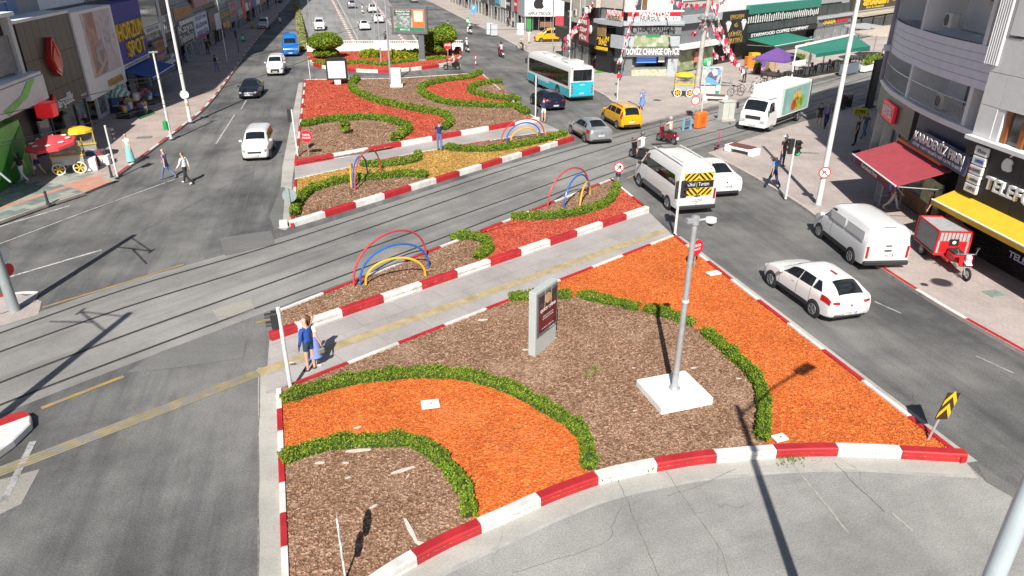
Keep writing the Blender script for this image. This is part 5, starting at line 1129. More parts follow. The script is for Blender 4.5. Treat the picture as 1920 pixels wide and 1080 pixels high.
        st = [(Lh, .38, .78, .83, .72, .66, .52), (Lh - .1, .30, .98, 1.05, .92, .86, .72), (Lh - .38, .27, 1.16, 1.24, 1.0, .95, .84), (Lh - .7, .27, 1.24, 1.36, 1.02, .985, .86), (Lh - .98, .27, 1.28, 1.60, 1.025, .99, .84), (Lh - 1.45, .27, 1.30, 2.10, 1.025, 1.0, .82), (Lh - 1.95, .27, 1.32, Ht - .10, 1.025, 1.0, .81), (Lh - 2.6, .27, 1.32, Ht, 1.025, 1.0, .80), (-Lh + 1.0, .27, 1.32, Ht, 1.025, 1.0, .80), (-Lh + .12, .29, 1.30, Ht - .03, 1.02, .99, .80), (-Lh, .36, 1.26, Ht - .20, .99, .965, .79)]
        wb, r, ht, tr = (Lh - 1.0, -Lh + 1.05), .35, .98, 1.02
        side = [(Lh - 1.12, Lh - 1.95, (-.42, 0))]; wsx = (Lh - .95, Lh - 1.47); rwx = None; rear_x = -Lh - .01
    lf = Loft(st); bd = lf.body().build('body', paint_, root, smooth=True)
    for x0, x1, sl in side:
        for s in (1, -1): lf.skin(root, 'side_window', m_cglass, x0, x1, 5.12, 5.9, s, slant=sl)
    lf.top(root, 'windscreen', m_cglass, wsx[0], wsx[1], .93)
    if rwx: lf.top(root, 'rear_window', m_cglass, rwx[0], rwx[1], .86)
    for x in wb:
        for s in (1, -1): arch(root, lf, x, s * tr, r); wheel(root, x, s * (tr - .075), r, .2, kw.get('rim'))
    # lower sill and bumpers
    for s in (1, -1):
        lf.skin(root, 'sill', m_blackpl, wb[0] - r * 1.15, wb[1] + r * 1.15, 1.6, 2.6, s, .012) if kw.get('clad', True) else None
        x0, x1, _ = side[0]
        for xx in (x0 + .12, x1 + .0) + ((side[1][1],) if len(side) > 1 else ()):
            lf.skin(root, 'door_seam', m_seam, xx + .008, xx - .008, 2.7, 5.0, s, .004, 1, 5)
        lf.skin(root, 'door_handle', m_blackpl if kw.get('dark_handles') else paint_, x1 + .28, x1 + .10, 4.45, 4.62, s, .03, 2, 1)
        ym, zm = lf.at(x0 - .08, 5.1); MB().box((x0 - .05, s * (ym + .13), zm + .06), (.12, .20, .15), rz=s * .15).build('mirror', kw.get('mirror', paint_), root, bevel=.03)
    n1 = st[1]
    for s in (1, -1): MB().box((n1[0] - .06, s * n1[5] * .84, n1[2] - .03), (.22, .34, .15), rz=-s * .6, ry=.25).build('headlight', m_head, root, bevel=.03)
    n0 = st[0]; MB().box((n0[0] + .0, 0, n0[1] + .14), (.05, n0[4] * 1.5, .22)).build('bumper', kw.get('bump', m_blackpl), root, bevel=.02); gr = MB().box((n0[0] - .005, 0, n0[2] - .01), (.06, n0[4] * 1.45, .13)).build('grille', m_blackpl, root)
    plate(root, n0[0] + .03, 0, n0[1] + .12, 0, plate_s)
    # rear
    e = st[-1]; e2 = st[-2]
    if kind in ('hatch', 'sedan', 'mpv'):
        for s in (1, -1):
            if kind == 'mpv': lf.skin(root, 'taillight', m_tail, e2[0] + .25, e2[0] - .01, 4.3, 6.0, s, .012, 3, 4)
            else: lf.skin(root, 'taillight', m_tail, st[-3][0] + (.28 if kind == 'hatch' else .18), e2[0] + .0, 3.9, 4.95, s, .012, 4, 3); MB().box((e2[0] - .03, s * (e2[5] * .78), e2[2] - .08), (.10, .26, .10), rz=-s * .3).build('taillight_inner', m_tail, root, bevel=.02)
        MB().box((rear_x + .04, 0, e[1] + .0), (.14, e[4] * 1.75, .20)).build('rear_bumper', m_blackpl, root, bevel=.04)
        plate(root, rear_x - (.045 if kind != 'hatch' else .05), 0, .46 if kind == 'hatch' else .62, 1, plate_s)
        MB().cyl((rear_x - .0, 0, e[2] + .02), (rear_x - .035, 0, e[2] + .02), .05, n=10).build('badge', m_rim, root)
    else:
        zt = e[3]; zs = e[2]
        if kw.get('rear_glass', True):
            for s in (1, -1): MB().box((rear_x + .005, s * e[5] * .44, (zs + zt) / 2 + .02), (.03, e[5] * .72, (zt - zs) * .78)).build('rear_window', m_cglass, root, bevel=.01)
        for s in (1, -1): MB().box((rear_x + .02, s * (e[5] - .06), zs - .22), (.05, .13, .55)).build('taillight', m_tail, root, bevel=.02)
        MB().box((rear_x - .02, 0, e[1] + .05), (.16, e[4] * 2.02, .20)).build('rear_bumper', m_blackpl, root, bevel=.04)
        MB().box((rear_x - .005, 0, (e[1] + zs) / 2 + .1), (.015, .015, zs - .3)).build('door_seam', m_seam, root) if kind == 'tall' else None
        plate(root, rear_x - .02, 0, .78, 1, plate_s); MB().box((rear_x - .015, .0, .98), (.03, .3, .05)).build('door_handle', m_blackpl, root)
    return root
def put(o, x, y, head, z=0.0): o.location = (x, y, z); o.rotation_euler = (0, 0, head); return o
def by_wheels(o, f, r, tr=.76, k=.92):
    "front-left and rear-left wheel seen on the road"
    a, b = Vector(g(*f)), Vector(g(*r)); d = (a - b).normalized(); rt = Vector((d.y, -d.x)); m = (a + b) / 2 + rt * tr
    o.scale = (k,) * 3; return put(o, m.x, m.y, math.atan2(d.y, d.x))
def by_front(o, u, v, head, half, z=0.0, k=.9):
    x, y = g(u, v); o.scale = (k,) * 3; half *= k; return put(o, x - math.cos(head) * half, y - math.sin(head) * half, head, z)
def by_rear(o, u, v, head, half): x, y = g(u, v); return put(o, x + math.cos(head) * half, y + math.sin(head) * half, head)
AWAY, TOWARDS = R(104), R(-76)
car = make_car('hatch', 'hatchback_car', 'white hatchback driving past the orange bed', c_white, plate_s='07 KRL 52'); by_wheels(car, (1447, 537), (1523, 592)); lf = None
MB().box((-.95, 0, 1.50), (.35, .05, .03)).build('brake_light', m_tail, car)
van = make_car('van', 'delivery_van', 'plain white panel van parked at the kerb before the bakery', c_white, 'van', rear_glass=False, plate_s='01 BDL 777'); by_wheels(van, (1535, 446), (1592, 493), .86, .9)
for s in (1, -1): 
    MB().box((.05, s * .987, 1.52), (1.35, .02, .42)).build('side_panel', c_white, van, bevel=.03); MB().box((-1.5, s * .985, 1.52), (1.5, .02, .42)).build('side_panel', c_white, van, bevel=.03)
MB().box((-2.3, 0, 1.93), (.05, .5, .03)).build('brake_light', m_tail, van); MB().box((-2.53, 0, 1.2), (.02, .25, .04)).build('door_handle', m_blackpl, van)
mini = make_car('tall', 'minibus', 'white minibus with yellow and black chevrons on its rear doors', c_white, 'minibus', Lh=2.98, Ht=2.40, mirror=m_blackpl, rear_glass=False, plate_s='07 M 1881', bump=m_blackpl); by_wheels(mini, (1199, 349), (1253, 393), .9, .95)
for s in (1, -1):
    for i in range(1): MB().box((-.75, s * 1.005, 1.66), (3.6, .03, .62), rx=s * -.13).build('side_window', m_cglass, mini, bevel=.02)
    MB().box((.1, s * 1.03, .55), (2.6, .02, .26)).build('side_trim', mat('trim_grey', (.12, .12, .13), .6), mini); MB().tube([(1.0, s * .72, 2.42), (.2, s * .74, 2.45), (-2.2, s * .74, 2.45), (-2.7, s * .72, 2.40)], .035, 6).build('roof_rail', m_frame, mini)
MB().box((.9, 0, 2.44), (.55, .7, .05), ).build('roof_hatch', c_grey, mini, bevel=.02); MB().box((1.55, .0, 2.39), (.25, 1.2, .06)).build('roof_fan', m_blackpl, mini, bevel=.02); MB().box((-1.6, 0, 2.45), (1.5, 1.1, .12)).build('roof_unit', c_white, mini, bevel=.05)
for i in range(5): MB().box((-2.96, -.6 + i * .3, 2.30), (.05, .05, .03)).build('marker_light', m_blackpl, mini)
bk = MB().box((-2.995, 0, 1.55), (.02, 1.5, 1.15)).build('rear_sticker', Y_, mini)
def clip_box(pl, y0, y1, z0, z1):
    for ax, lim, sg in ((0, y0, 1), (0, y1, -1), (1, z0, 1), (1, z1, -1)):
        out = []
        for a, b in zip(pl, pl[1:] + pl[:1]):
            da, db = sg * (a[ax] - lim), sg * (b[ax] - lim)
            if da >= 0: out.append(a)
            if da * db < 0: t = da / (da - db); out.append((a[0] + (b[0] - a[0]) * t, a[1] + (b[1] - a[1]) * t))
        pl = out
        if len(pl) < 3: return None
    return pl
for zc, fl in ((1.93, 1), (1.19, -1)):
    for s in (1, -1):
        for k in range(-2, 5):
            y0 = s * (k * .26 + .02); pl = [(y0, zc - fl * .2), (y0 + s * .13, zc - fl * .2), (y0 + s * .13 - s * .4, zc + fl * .2), (y0 - s * .4, zc + fl * .2)]
            q = clip_box(pl, *((.01, .72) if s > 0 else (-.72, -.01)), zc - .18, zc + .18)
            if q: MB().poly([(-3.009, y, z) for y, z in q]).build('chevron', K_, bk)
MB().box((-3.012, 0, 1.56), (.01, 1.56, .34)).build('name_band', K_, bk); text('Okul | Turizm', W_, bk, (-3.019, 0, 1.56), .26, 1.1, .002, .0, rz=R(-90))
sed = make_car('sedan', 'old_saloon_car', 'white saloon car half hidden behind the minibus', c_white, plate_s='07 ABK 06'); by_rear(sed, 1360, 372, R(101), 2.27)
sil = make_car('sedan', 'saloon_car', 'silver saloon car at the tip of the tan bed', c_silver, plate_s='07 NEF 38'); by_wheels(sil, (1072, 251), (1097, 267))
tax = make_car('mpv', 'taxi', 'yellow people carrier taxi beside the plaza', c_taxi, 'taxi', plate_s='07 T 2541'); by_wheels(tax, (1131, 227), (1157, 242))
for s in (1, -1): MB().tube([(.2, s * .60, 1.68), (0, s * .61, 1.71), (-1.5, s * .61, 1.71), (-1.7, s * .60, 1.67)], .025, 6).build('roof_rail', m_blackpl, tax)
nav = make_car('hatch', 'dark_hatchback_car', 'dark blue hatchback behind the turquoise bus', c_navy, plate_s='07 HJT 19'); by_wheels(nav, (997, 195), (1020, 207))
yv = make_car('smallvan', 'yellow_van', 'yellow small van parked in the side street by the fruit-emblem billboard', c_taxi, 'van', plate_s='07 AY 381'); put(yv, *g(1031, 79), R(188))
fv = make_car('smallvan', 'courier_van', 'white small van driving towards the camera on the left road', c_white, 'van', bump=c_white, plate_s='07 FTR 81'); by_front(fv, 480, 304, R(-79), 2.1, k=.86)
da = make_car('sedan', 'blue_grey_saloon', 'dark blue saloon with silver bonnet edge entering from the shade', c_dark, plate_s='07 DCA 60', bump=c_silver); by_front(da, 466, 187, R(-80), 2.28)
wv = make_car('smallvan', 'white_van', 'white van with its shadow on the road just before the blue van', c_white, 'van', plate_s='07 LZ 552'); by_front(wv, 517, 143, R(-78), 2.1); wv.scale = (.95, .92, .98)
bv = make_car('tall', 'blue_van', 'tall bright blue van in the left road', c_blue, 'van', Lh=2.8, Ht=2.6, plate_s='07 CVT 12', bump=c_blue); by_front(bv, 546, 107, R(-77), 2.8)
gv = make_car('smallvan', 'grey_van', 'grey-blue small van in the shade of the left houses', c_wgrey, 'van', plate_s='07 GR 91'); by_front(gv, 494, 56, R(-76), 2.1)
sv = make_car('mpv', 'dark_people_carrier', 'dark car cut by the upper edge on the left road', c_grey, plate_s='07 SP 14'); by_rear(sv, 522, 6, R(104), 2.2)
def on_ramp(o, u, v, head):
    x, y, z = gramp(u, v) if g(u, v)[1] < 200 else (*g(u, v), 0)
    if z > 0: x, y = g(u, v); z = 0
    put(o, x, y, head, z); o.rotation_euler = (0, (-1 if math.sin(head) > 0 else 1) * math.atan(RS) * (1 if z < 0 else 0), head); return o
uv = make_car('smallvan', 'underpass_van', 'white van coming down the sunken road', c_white, 'van', plate_s='07 UY 22'); on_ramp(uv, 600, 55, TOWARDS)
u1 = make_car('sedan', 'sunken_road_saloon', 'white saloon nearest in the right lane of the sunken road', c_white, plate_s='07 BU 71'); on_ramp(u1, 683, 54, AWAY)
u2 = copy_tree(u1); on_ramp(u2, 709, 41, AWAY); tag(u2, 'white saloon beside the billboard edge in the sunken road'); u2.name = 'sunken_road_saloon'
u3 = make_car('mpv', 'sunken_road_estate', 'white and blue people carrier ahead in the sunken road', c_white, plate_s='07 EB 45'); on_ramp(u3, 698, 23, AWAY)
u4 = make_car('mpv', 'grey_estate_car', 'grey estate car farthest along the sunken road', c_silver, plate_s='07 GE 63'); on_ramp(u4, 660, 15, AWAY)
u5 = copy_tree(sil); u5.name = 'far_saloon_car'; tag(u5, 'pale saloon above the big billboard on the far road'); put(u5, *g(776, 4), AWAY)
# ---------------------------------------------------------------- bus
bus = thing('city_bus', 'turquoise and white city bus seen from behind', 'bus', group='cars and vans on the roads')
st = [(5.95, .40, 1.0, 2.85, 1.10, 1.12, 1.05), (5.85, .34, 1.0, 2.95, 1.22, 1.22, 1.12), (5.4, .32, 1.0, 3.02, 1.25, 1.25, 1.16), (0, .32, 1.0, 3.05, 1.25, 1.25, 1.16), (-5.5, .32, 1.0, 3.03, 1.25, 1.25, 1.16), (-5.88, .34, 1.0, 2.98, 1.24, 1.24, 1.14), (-5.95, .40, 1.0, 2.90, 1.18, 1.18, 1.10)]
lf = Loft(st, .05); lf.body().build('body', c_white, bus, smooth=True)
for s in (1, -1):
    lf.skin(bus, 'lower_panel', c_turq, 5.8, -5.9, 1.3, 5.05, s, .010, 12, 6); mb = MB()
    for i in range(8): MB().bx(5.3 - i * 1.36, 5.3 - i * 1.36 - 1.31, s * 1.25, s * 1.275, 1.35, 2.55).build('side_window', m_cglass, bus, bevel=.01)
    for x in (3.1, -2.9): 
        MB().cyl((x, s * 1.18, .5), (x, s * 1.268, .5), .62, n=20).build('wheel_well', m_under, bus); wheel(bus, x, s * 1.19, .48, .26)
    MB().box((5.7, s * 1.45, 2.2), (.12, .22, .5)).build('mirror', m_blackpl, bus, bevel=.03)
text('ANTALYA BÜYÜKŞEHİR', W_, bus, (1.0, 1.285, .95), .34, 3.2, .002, .004, rz=R(180)); text('ANTALYA BÜYÜKŞEHİR', W_, bus, (1.0, -1.285, .95), .34, 3.2, .002, .004)
MB().bx(-5.985, -5.94, -1.17, 1.17, .45, 1.68).build('rear_panel', c_turq, bus, bevel=.02); MB().bx(-6.0, -5.93, -.95, .95, 1.78, 2.72).build('rear_window', m_cglass, bus, bevel=.02); MB().bx(-6.02, -5.9, -1.2, 1.2, .32, .46).build('rear_bumper', m_blackpl, bus, bevel=.03); MB().bx(5.9, 5.99, -1.0, 1.0, 1.1, 2.7).build('windscreen', m_cglass, bus, bevel=.03)
MB().bx(-6.004, -5.99, -.03, .03, 1.78, 2.72).build('window_bar', m_blackpl, bus)
for s in (1, -1):
    for z in (.8, 1.05, 1.3): MB().cyl((-5.98, s * 1.02, z), (-6.01, s * 1.02, z), .09, n=12).build('taillight', m_tail, bus)
    MB().cyl((-5.94, s * 1.05, 2.85), (-5.99, s * 1.05, 2.85), .05, n=10).build('marker_light', m_tail, bus)
plate(bus, -6.0, 0, .7, 1, '07 B 0142'); text('otobüs', W_, bus, (-6.0, 0, 1.45), .2, .5, .002, 0, rz=R(-90))
for x, w_ in ((3.2, .7), (.2, .8), (-2.0, .8)): MB().box((x, 0, 3.12), (.9, w_, .10)).build('roof_hatch', c_wgrey, bus, bevel=.03)
MB().box((-3.6, 0, 3.16), (1.7, 1.6, .2)).build('roof_unit', c_white, bus, bevel=.06); MB().cyl((-4.9, 0, 3.05), (-4.9, 0, 3.2), .35, n=16).build('roof_fan', c_white, bus)
by_wheels(bus, (1012, 157), (1047, 174), 1.15); bx_, by_ = g(1092, 190); bus.scale = (.84, .86, .92); put(bus, bx_ + math.cos(R(110)) * 5.0, by_ + math.sin(R(110)) * 5.0, R(109))
# ---------------------------------------------------------------- box lorry
tr = thing('box_lorry', 'white box lorry with a fruit picture on its side', 'lorry', group='cars and vans on the roads')
st = [(3.7, .45, 1.30, 1.36, .95, .93, .80), (3.66, .36, 1.32, 1.40, 1.0, .98, .86), (3.5, .34, 1.34, 1.75, 1.02, 1.0, .88), (3.2, .34, 1.36, 2.20, 1.02, 1.0, .86), (2.9, .34, 1.36, 2.28, 1.02, 1.0, .86), (2.05, .34, 1.36, 2.28, 1.02, 1.0, .86)]
lf = Loft(st, .03); cb = lf.body().build('cab', c_white, tr, smooth=True); lf.top(tr, 'windscreen', m_cglass, 3.62, 3.24, .95)
for s in (1, -1):
    lf.skin(tr, 'side_window', m_cglass, 3.3, 2.55, 5.1, 5.9, s, slant=(-.12, 0)); MB().box((3.75, s * 1.22, 1.75), (.08, .18, .45)).build('mirror', m_blackpl, tr, bevel=.03); MB().box((3.71, s * .72, .78), (.06, .36, .22)).build('headlight', m_head, tr, bevel=.02)
    for x in (2.75, -1.9): wheel(tr, x, s * .86, .40, .26)
MB().box((3.72, 0, .50), (.10, 1.95, .26)).build('bumper', c_white, tr, bevel=.03); MB().box((3.715, 0, 1.05), (.04, 1.1, .22)).build('grille', m_blackpl, tr); plate(tr, 3.78, 0, .5, 0, '07 BZJ 41')
MB().bx(-3.4, 1.95, -1.08, 1.08, .85, 3.0).build('box_body', W_, tr, bevel=.03); MB().bx(-3.5, 2.6, -.4, .4, .5, .84).build('chassis', m_under, tr)
MB().profile([(1.98, 2.3), (1.98, 2.95), (2.6, 2.5), (3.0, 2.33)], -.8, .8).build('air_deflector', c_white, tr, bevel=.03)
m_lp = mat('lorry_print_turquoise', (.25, .46, .41), .5, var=.2, scale=1.2)
for s in (1, -1):
    pp = MB().bx(-2.9, 1.5, s * 1.09, s * 1.10, 1.0, 2.85).build('side_print', m_lp, tr)
    for (x, z, r_, c_) in ((-.3, 1.5, .42, (.55, .08, .03)), (-.75, 1.6, .48, (.65, .30, .03)), (-1.25, 1.5, .5, (.35, .5, .05)), (-.5, 2.1, .33, (.7, .45, .1)), (-1.0, 2.15, .36, (.6, .55, .1)), (-1.7, 1.7, .4, (.25, .4, .05)), (-.2, 2.45, .12, (.3, .25, .25)), (-.6, 2.55, .12, (.3, .25, .25)), (-1.0, 2.6, .12, (.3, .25, .25))):
        MB().cyl((x, s * 1.10, z), (x, s * 1.106, z), r_, n=14).build('printed_fruit', mat('fruit_%d' % int(x * 100 + z * 1000), c_, .5, var=.25, scale=5), pp)
    MB().bx(-3.0, 1.6, s * .85, s * .9, .35, .42).build('side_guard', m_metal, tr); MB().bx(-3.0, 1.6, s * .85, s * .9, .6, .67).build('side_guard', m_metal, tr)
tx, ty = g(1408, 247); tr.scale = (.96, .96, .93); put(tr, tx - math.cos(R(227)) * 3.55, ty - math.sin(R(227)) * 3.55, R(227))
# ---------------------------------------------------------------- cargo tricycle
tri = thing('cargo_tricycle', 'red three-wheeled cargo trike with a grey box by the phone shop', 'tricycle')
m_trired = mat('trike_red', (.60, .015, .02), .35, var=.1, coat=.3); m_trigrey = mat('box_grey', (.36, .37, .37), .6, var=.15, scale=4)
MB().bx(-1.75, .05, -.62, .62, .55, 1.55).build('cargo_box', m_trigrey, tri, bevel=.01)
for y in (-.63, .63):
    for x in (-1.76, .06): MB().bx(x - .03, x + .03, y - .03, y + .03, .5, 1.58).build('box_post', m_trired, tri)
for z in (.5, 1.58):
    for y in (-.63, .63): MB().bx(-1.76, .06, y - .025, y + .025, z - .025, z + .025).build('box_rail', m_trired, tri)
    for x in (-1.76, .06): MB().bx(x - .025, x + .025, -.63, .63, z - .025, z + .025).build('box_rail', m_trired, tri)
MB().bx(.085, .10, -.5, .5, .62, 1.15).build('front_panel', m_trired, tri); MB().bx(.10, .115, -.18, .18, .95, 1.25).build('front_badge', K_, tri); MB().ball((.125, 0, 1.10), .08, 8, 5, (.2, 1, 1)).build('front_mark', W_, tri)
for k in range(9): MB().bx(.07, .085, -.58 + k * .145, -.565 + k * .145, 1.15, 1.55).build('mesh_bar', m_trired, tri)
MB().bx(-1.7, .5, -.3, .3, .38, .48).build('chassis', m_trired, tri); MB().bx(.2, .85, -.24, .24, .48, .80).build('seat_box', m_trired, tri, bevel=.04); MB().bx(.15, .75, -.22, .22, .80, .88).build('seat', m_blackpl, tri, bevel=.03)
MB().tube([(.6, 0, .45), (.95, 0, .5), (1.25, 0, .85), (1.28, 0, 1.0)], .05, 8).build('frame_tube', m_trired, tri); MB().box((1.22, 0, .78), (.10, .5, .55), ry=-.2).build('leg_shield', m_trired, tri, bevel=.04)
MB().tube([(1.15, -.36, 1.02), (1.28, -.2, 1.08), (1.28, .2, 1.08), (1.15, .36, 1.02)], .02, 6).build('handlebar', m_metal, tri); MB().ball((1.38, 0, .95), .12, 10, 6).build('headlight', m_frame, tri); MB().box((1.42, 0, .74), (.28, .24, .05), ry=.35).build('mudguard', W_, tri, bevel=.02); MB().box((1.38, 0, .9), (.1, .2, .35), ry=-.25).build('fork_cover', m_frame, tri, bevel=.03)
for s in (1, -1): MB().tube([(1.3, s * .09, .9), (1.55, s * .10, .26)], .025, 6).build('fork', m_metal, tri); MB().tube([(1.2, s * .3, 1.05), (1.15, s * .38, 1.25)], .012, 5).build('mirror_stem', m_metal, tri); MB().box((1.14, s * .38, 1.28), (.03, .12, .08)).build('mirror', m_blackpl, tri)
fw = MB().torus((1.55, 0, .28), .23, .05, 20, 8).build('front_wheel', m_tyre, tri); MB().torus((1.55, 0, .28), .17, .02, 18, 5).build('rim', m_rim, fw); mb = MB()
for k in range(8): a = k * math.pi / 4; mb.box((1.55 + math.cos(a) * .09, 0, .28 + math.sin(a) * .09), (.17, .012, .02), ry=-a)
mb.build('spokes', m_rim, fw)
for s in (1, -1): wheel(tri, -1.05, s * .52, .26, .14, spokes=6)
tri.scale = (.95, .95, .87); put(tri, 16.75, 24.9, R(-95), .12)
# ================================================================ people
SK = [(.62, .38, .26), (.50, .30, .21), (.40, .24, .17)]
m_skin = [mat('skin_%d' % i, c, .55, var=.06) for i, c in enumerate(SK)]
def cloth(c): return mat('cloth_%d_%d_%d' % tuple(int(q * 100) for q in c), c, .8, var=.14, scale=9)
HAIR = {'dark': mat('hair_dark', (.02, .015, .012), .6), 'brown': mat('hair_brown', (.10, .045, .02), .6), 'blonde': mat('hair_blonde', (.42, .28, .13), .6), 'grey': mat('hair_grey', (.3, .3, .3), .6), 'none': None}
def skeleton(h=1.72, hip=(0, 0), knee=(0, 0), arm=(0, 0), elbow=(15, 15), out=(8, 8), lean=0.0, sit=False, nod=0.0, wide=1.0, fold=(0, 0)):
    "joints of a posed figure facing +X; angles in degrees, left then right"
    k = h / 1.72; J = {}; E_ = []; Rd = {}
    def put_(n, p, r, par=None):
        J[n] = Vector(p) * k; Rd[n] = r if isinstance(r, tuple) else (r, r)
        if par: E_.append((par, n))
    L = R(lean); bx = lambda z: math.sin(L) * (z - .93); bz = lambda z: .93 + math.cos(L) * (z - .93)
    put_('pelvis', (0, 0, .93), (.125 * wide, .10)); put_('waist', (bx(1.10), 0, bz(1.10)), (.115 * wide, .09), 'pelvis'); put_('chest', (bx(1.30), 0, bz(1.30)), (.150 * wide, .105), 'waist'); put_('neck', (bx(1.46), 0, bz(1.46)), .052, 'chest')
    n = R(nod); hx, hz = bx(1.50), bz(1.50)
    put_('jaw', (hx + .02 + .02 * math.sin(n), 0, hz + .045), (.068, .075), 'neck'); put_('head', (hx + .015 + .1 * math.sin(n), 0, hz + .13), (.080, .098), 'jaw'); put_('crown', (hx + .005 + .16 * math.sin(n), 0, hz + .195), (.060, .072), 'head'); put_('nose', (hx + .125 + .08 * math.sin(n), 0, hz + .10 - .08 * math.sin(n)), .014, 'head')
    for i, s in enumerate((1, -1)):
        c = 'lr'[i]; a = R(arm[i]); e = R(elbow[i]); o = R(out[i]); sx, sz = bx(1.40), bz(1.40)
        put_('shoulder' + c, (sx, s * .175 * wide, sz), .056, 'chest')
        d1 = Vector((math.sin(a) * math.cos(o), s * math.sin(o), -math.cos(a) * math.cos(o))); p1 = Vector((sx, s * .185 * wide, sz)) + d1 * .28
        put_('elbow' + c, p1, .040, 'shoulder' + c)
        f = R(fold[i]); d2 = Vector((math.sin(a + e), s * (math.sin(o) * .6 - math.sin(f)), -math.cos(a + e))).normalized(); p2 = p1 + d2 * .25; put_('wrist' + c, p2, .027, 'elbow' + c)
        p3 = p2 + d2 * .075; put_('palm' + c, p3, (.036, .020), 'wrist' + c)
        sd = Vector((-d2.z, 0, d2.x)); 
        for q in range(4): put_('finger%d%s' % (q, c), p3 + d2 * (.085 - abs(q - 1.4) * .012) + sd * ((q - 1.5) * .018), .0095, 'palm' + c)
        put_('thumb' + c, p2 + d2 * .075 + sd * .05, .010, 'wrist' + c)
        hp, kn = R(hip[i]), R(knee[i]); y = s * .088
        put_('hip' + c, (0, y, .89), .082 * wide, 'pelvis'); t1 = Vector((math.sin(hp), s * .03, -math.cos(hp))); q1 = Vector((0, y, .89)) + t1 * .42; put_('knee' + c, q1, .054, 'hip' + c)
        t2 = Vector((math.sin(hp - kn), 0, -math.cos(hp - kn))); q2 = q1 + t2 * .39; put_('ankle' + c, q2, .036, 'knee' + c)
        ft = R(hip[i] - knee[i]) * .6; put_('toe' + c, q2 + Vector((math.cos(ft) * .16, s * .02, -.045 + math.sin(ft) * .12)), (.038, .026), 'ankle' + c)
    return J, E_, Rd, k
PEOPLE = []
def person(label, loc, head, top, legs, hair='dark', skin=1, shoes=(.03, .03, .03), sleeves='short', long_legs=True, group=None, skirt=None, long_hair=False, z=0.0, hat=None, bag=None, ground=True, **pose):
    J, E_, Rd, k = skeleton(**pose)
    lo = min(min(J['toel'].z, J['toer'].z), min(J['anklel'].z, J['ankler'].z) - .05) - .025
    dz = -lo if ground else 0.0
    names = list(J); me = bpy.data.meshes.new('person_frame'); me.from_pydata([J[n] + Vector((0, 0, dz)) for n in names], [(names.index(a), names.index(b)) for a, b in E_], [])
    o = bpy.data.objects.new('person_frame', me); C.objects.link(o)
    md = o.modifiers.new('s', 'SKIN'); md.use_smooth_shade = True; md.branch_smoothing = .4
    sv = me.skin_vertices[0].data
    for i, n in enumerate(names): sv[i].radius = (Rd[n][0] * k, Rd[n][1] * k)
    sv[0].use_root = True
    o.modifiers.new('d', 'SUBSURF').levels = 1
    PEOPLE.append((o, {n: J[n] + Vector((0, 0, dz)) for n in names}, E_, dict(label=label, loc=loc, head=head, top=top, legs=legs, hair=hair, skin=skin, shoes=shoes, sleeves=sleeves, long_legs=long_legs, group=group, skirt=skirt, long_hair=long_hair, z=z, hat=hat, bag=bag, k=k)))
def seg_d(p, a, b):
    ab = b - a; t = max(0, min(1, (p - a).dot(ab) / (ab.length_squared + 1e-9))); return (p - a - ab * t).length, t
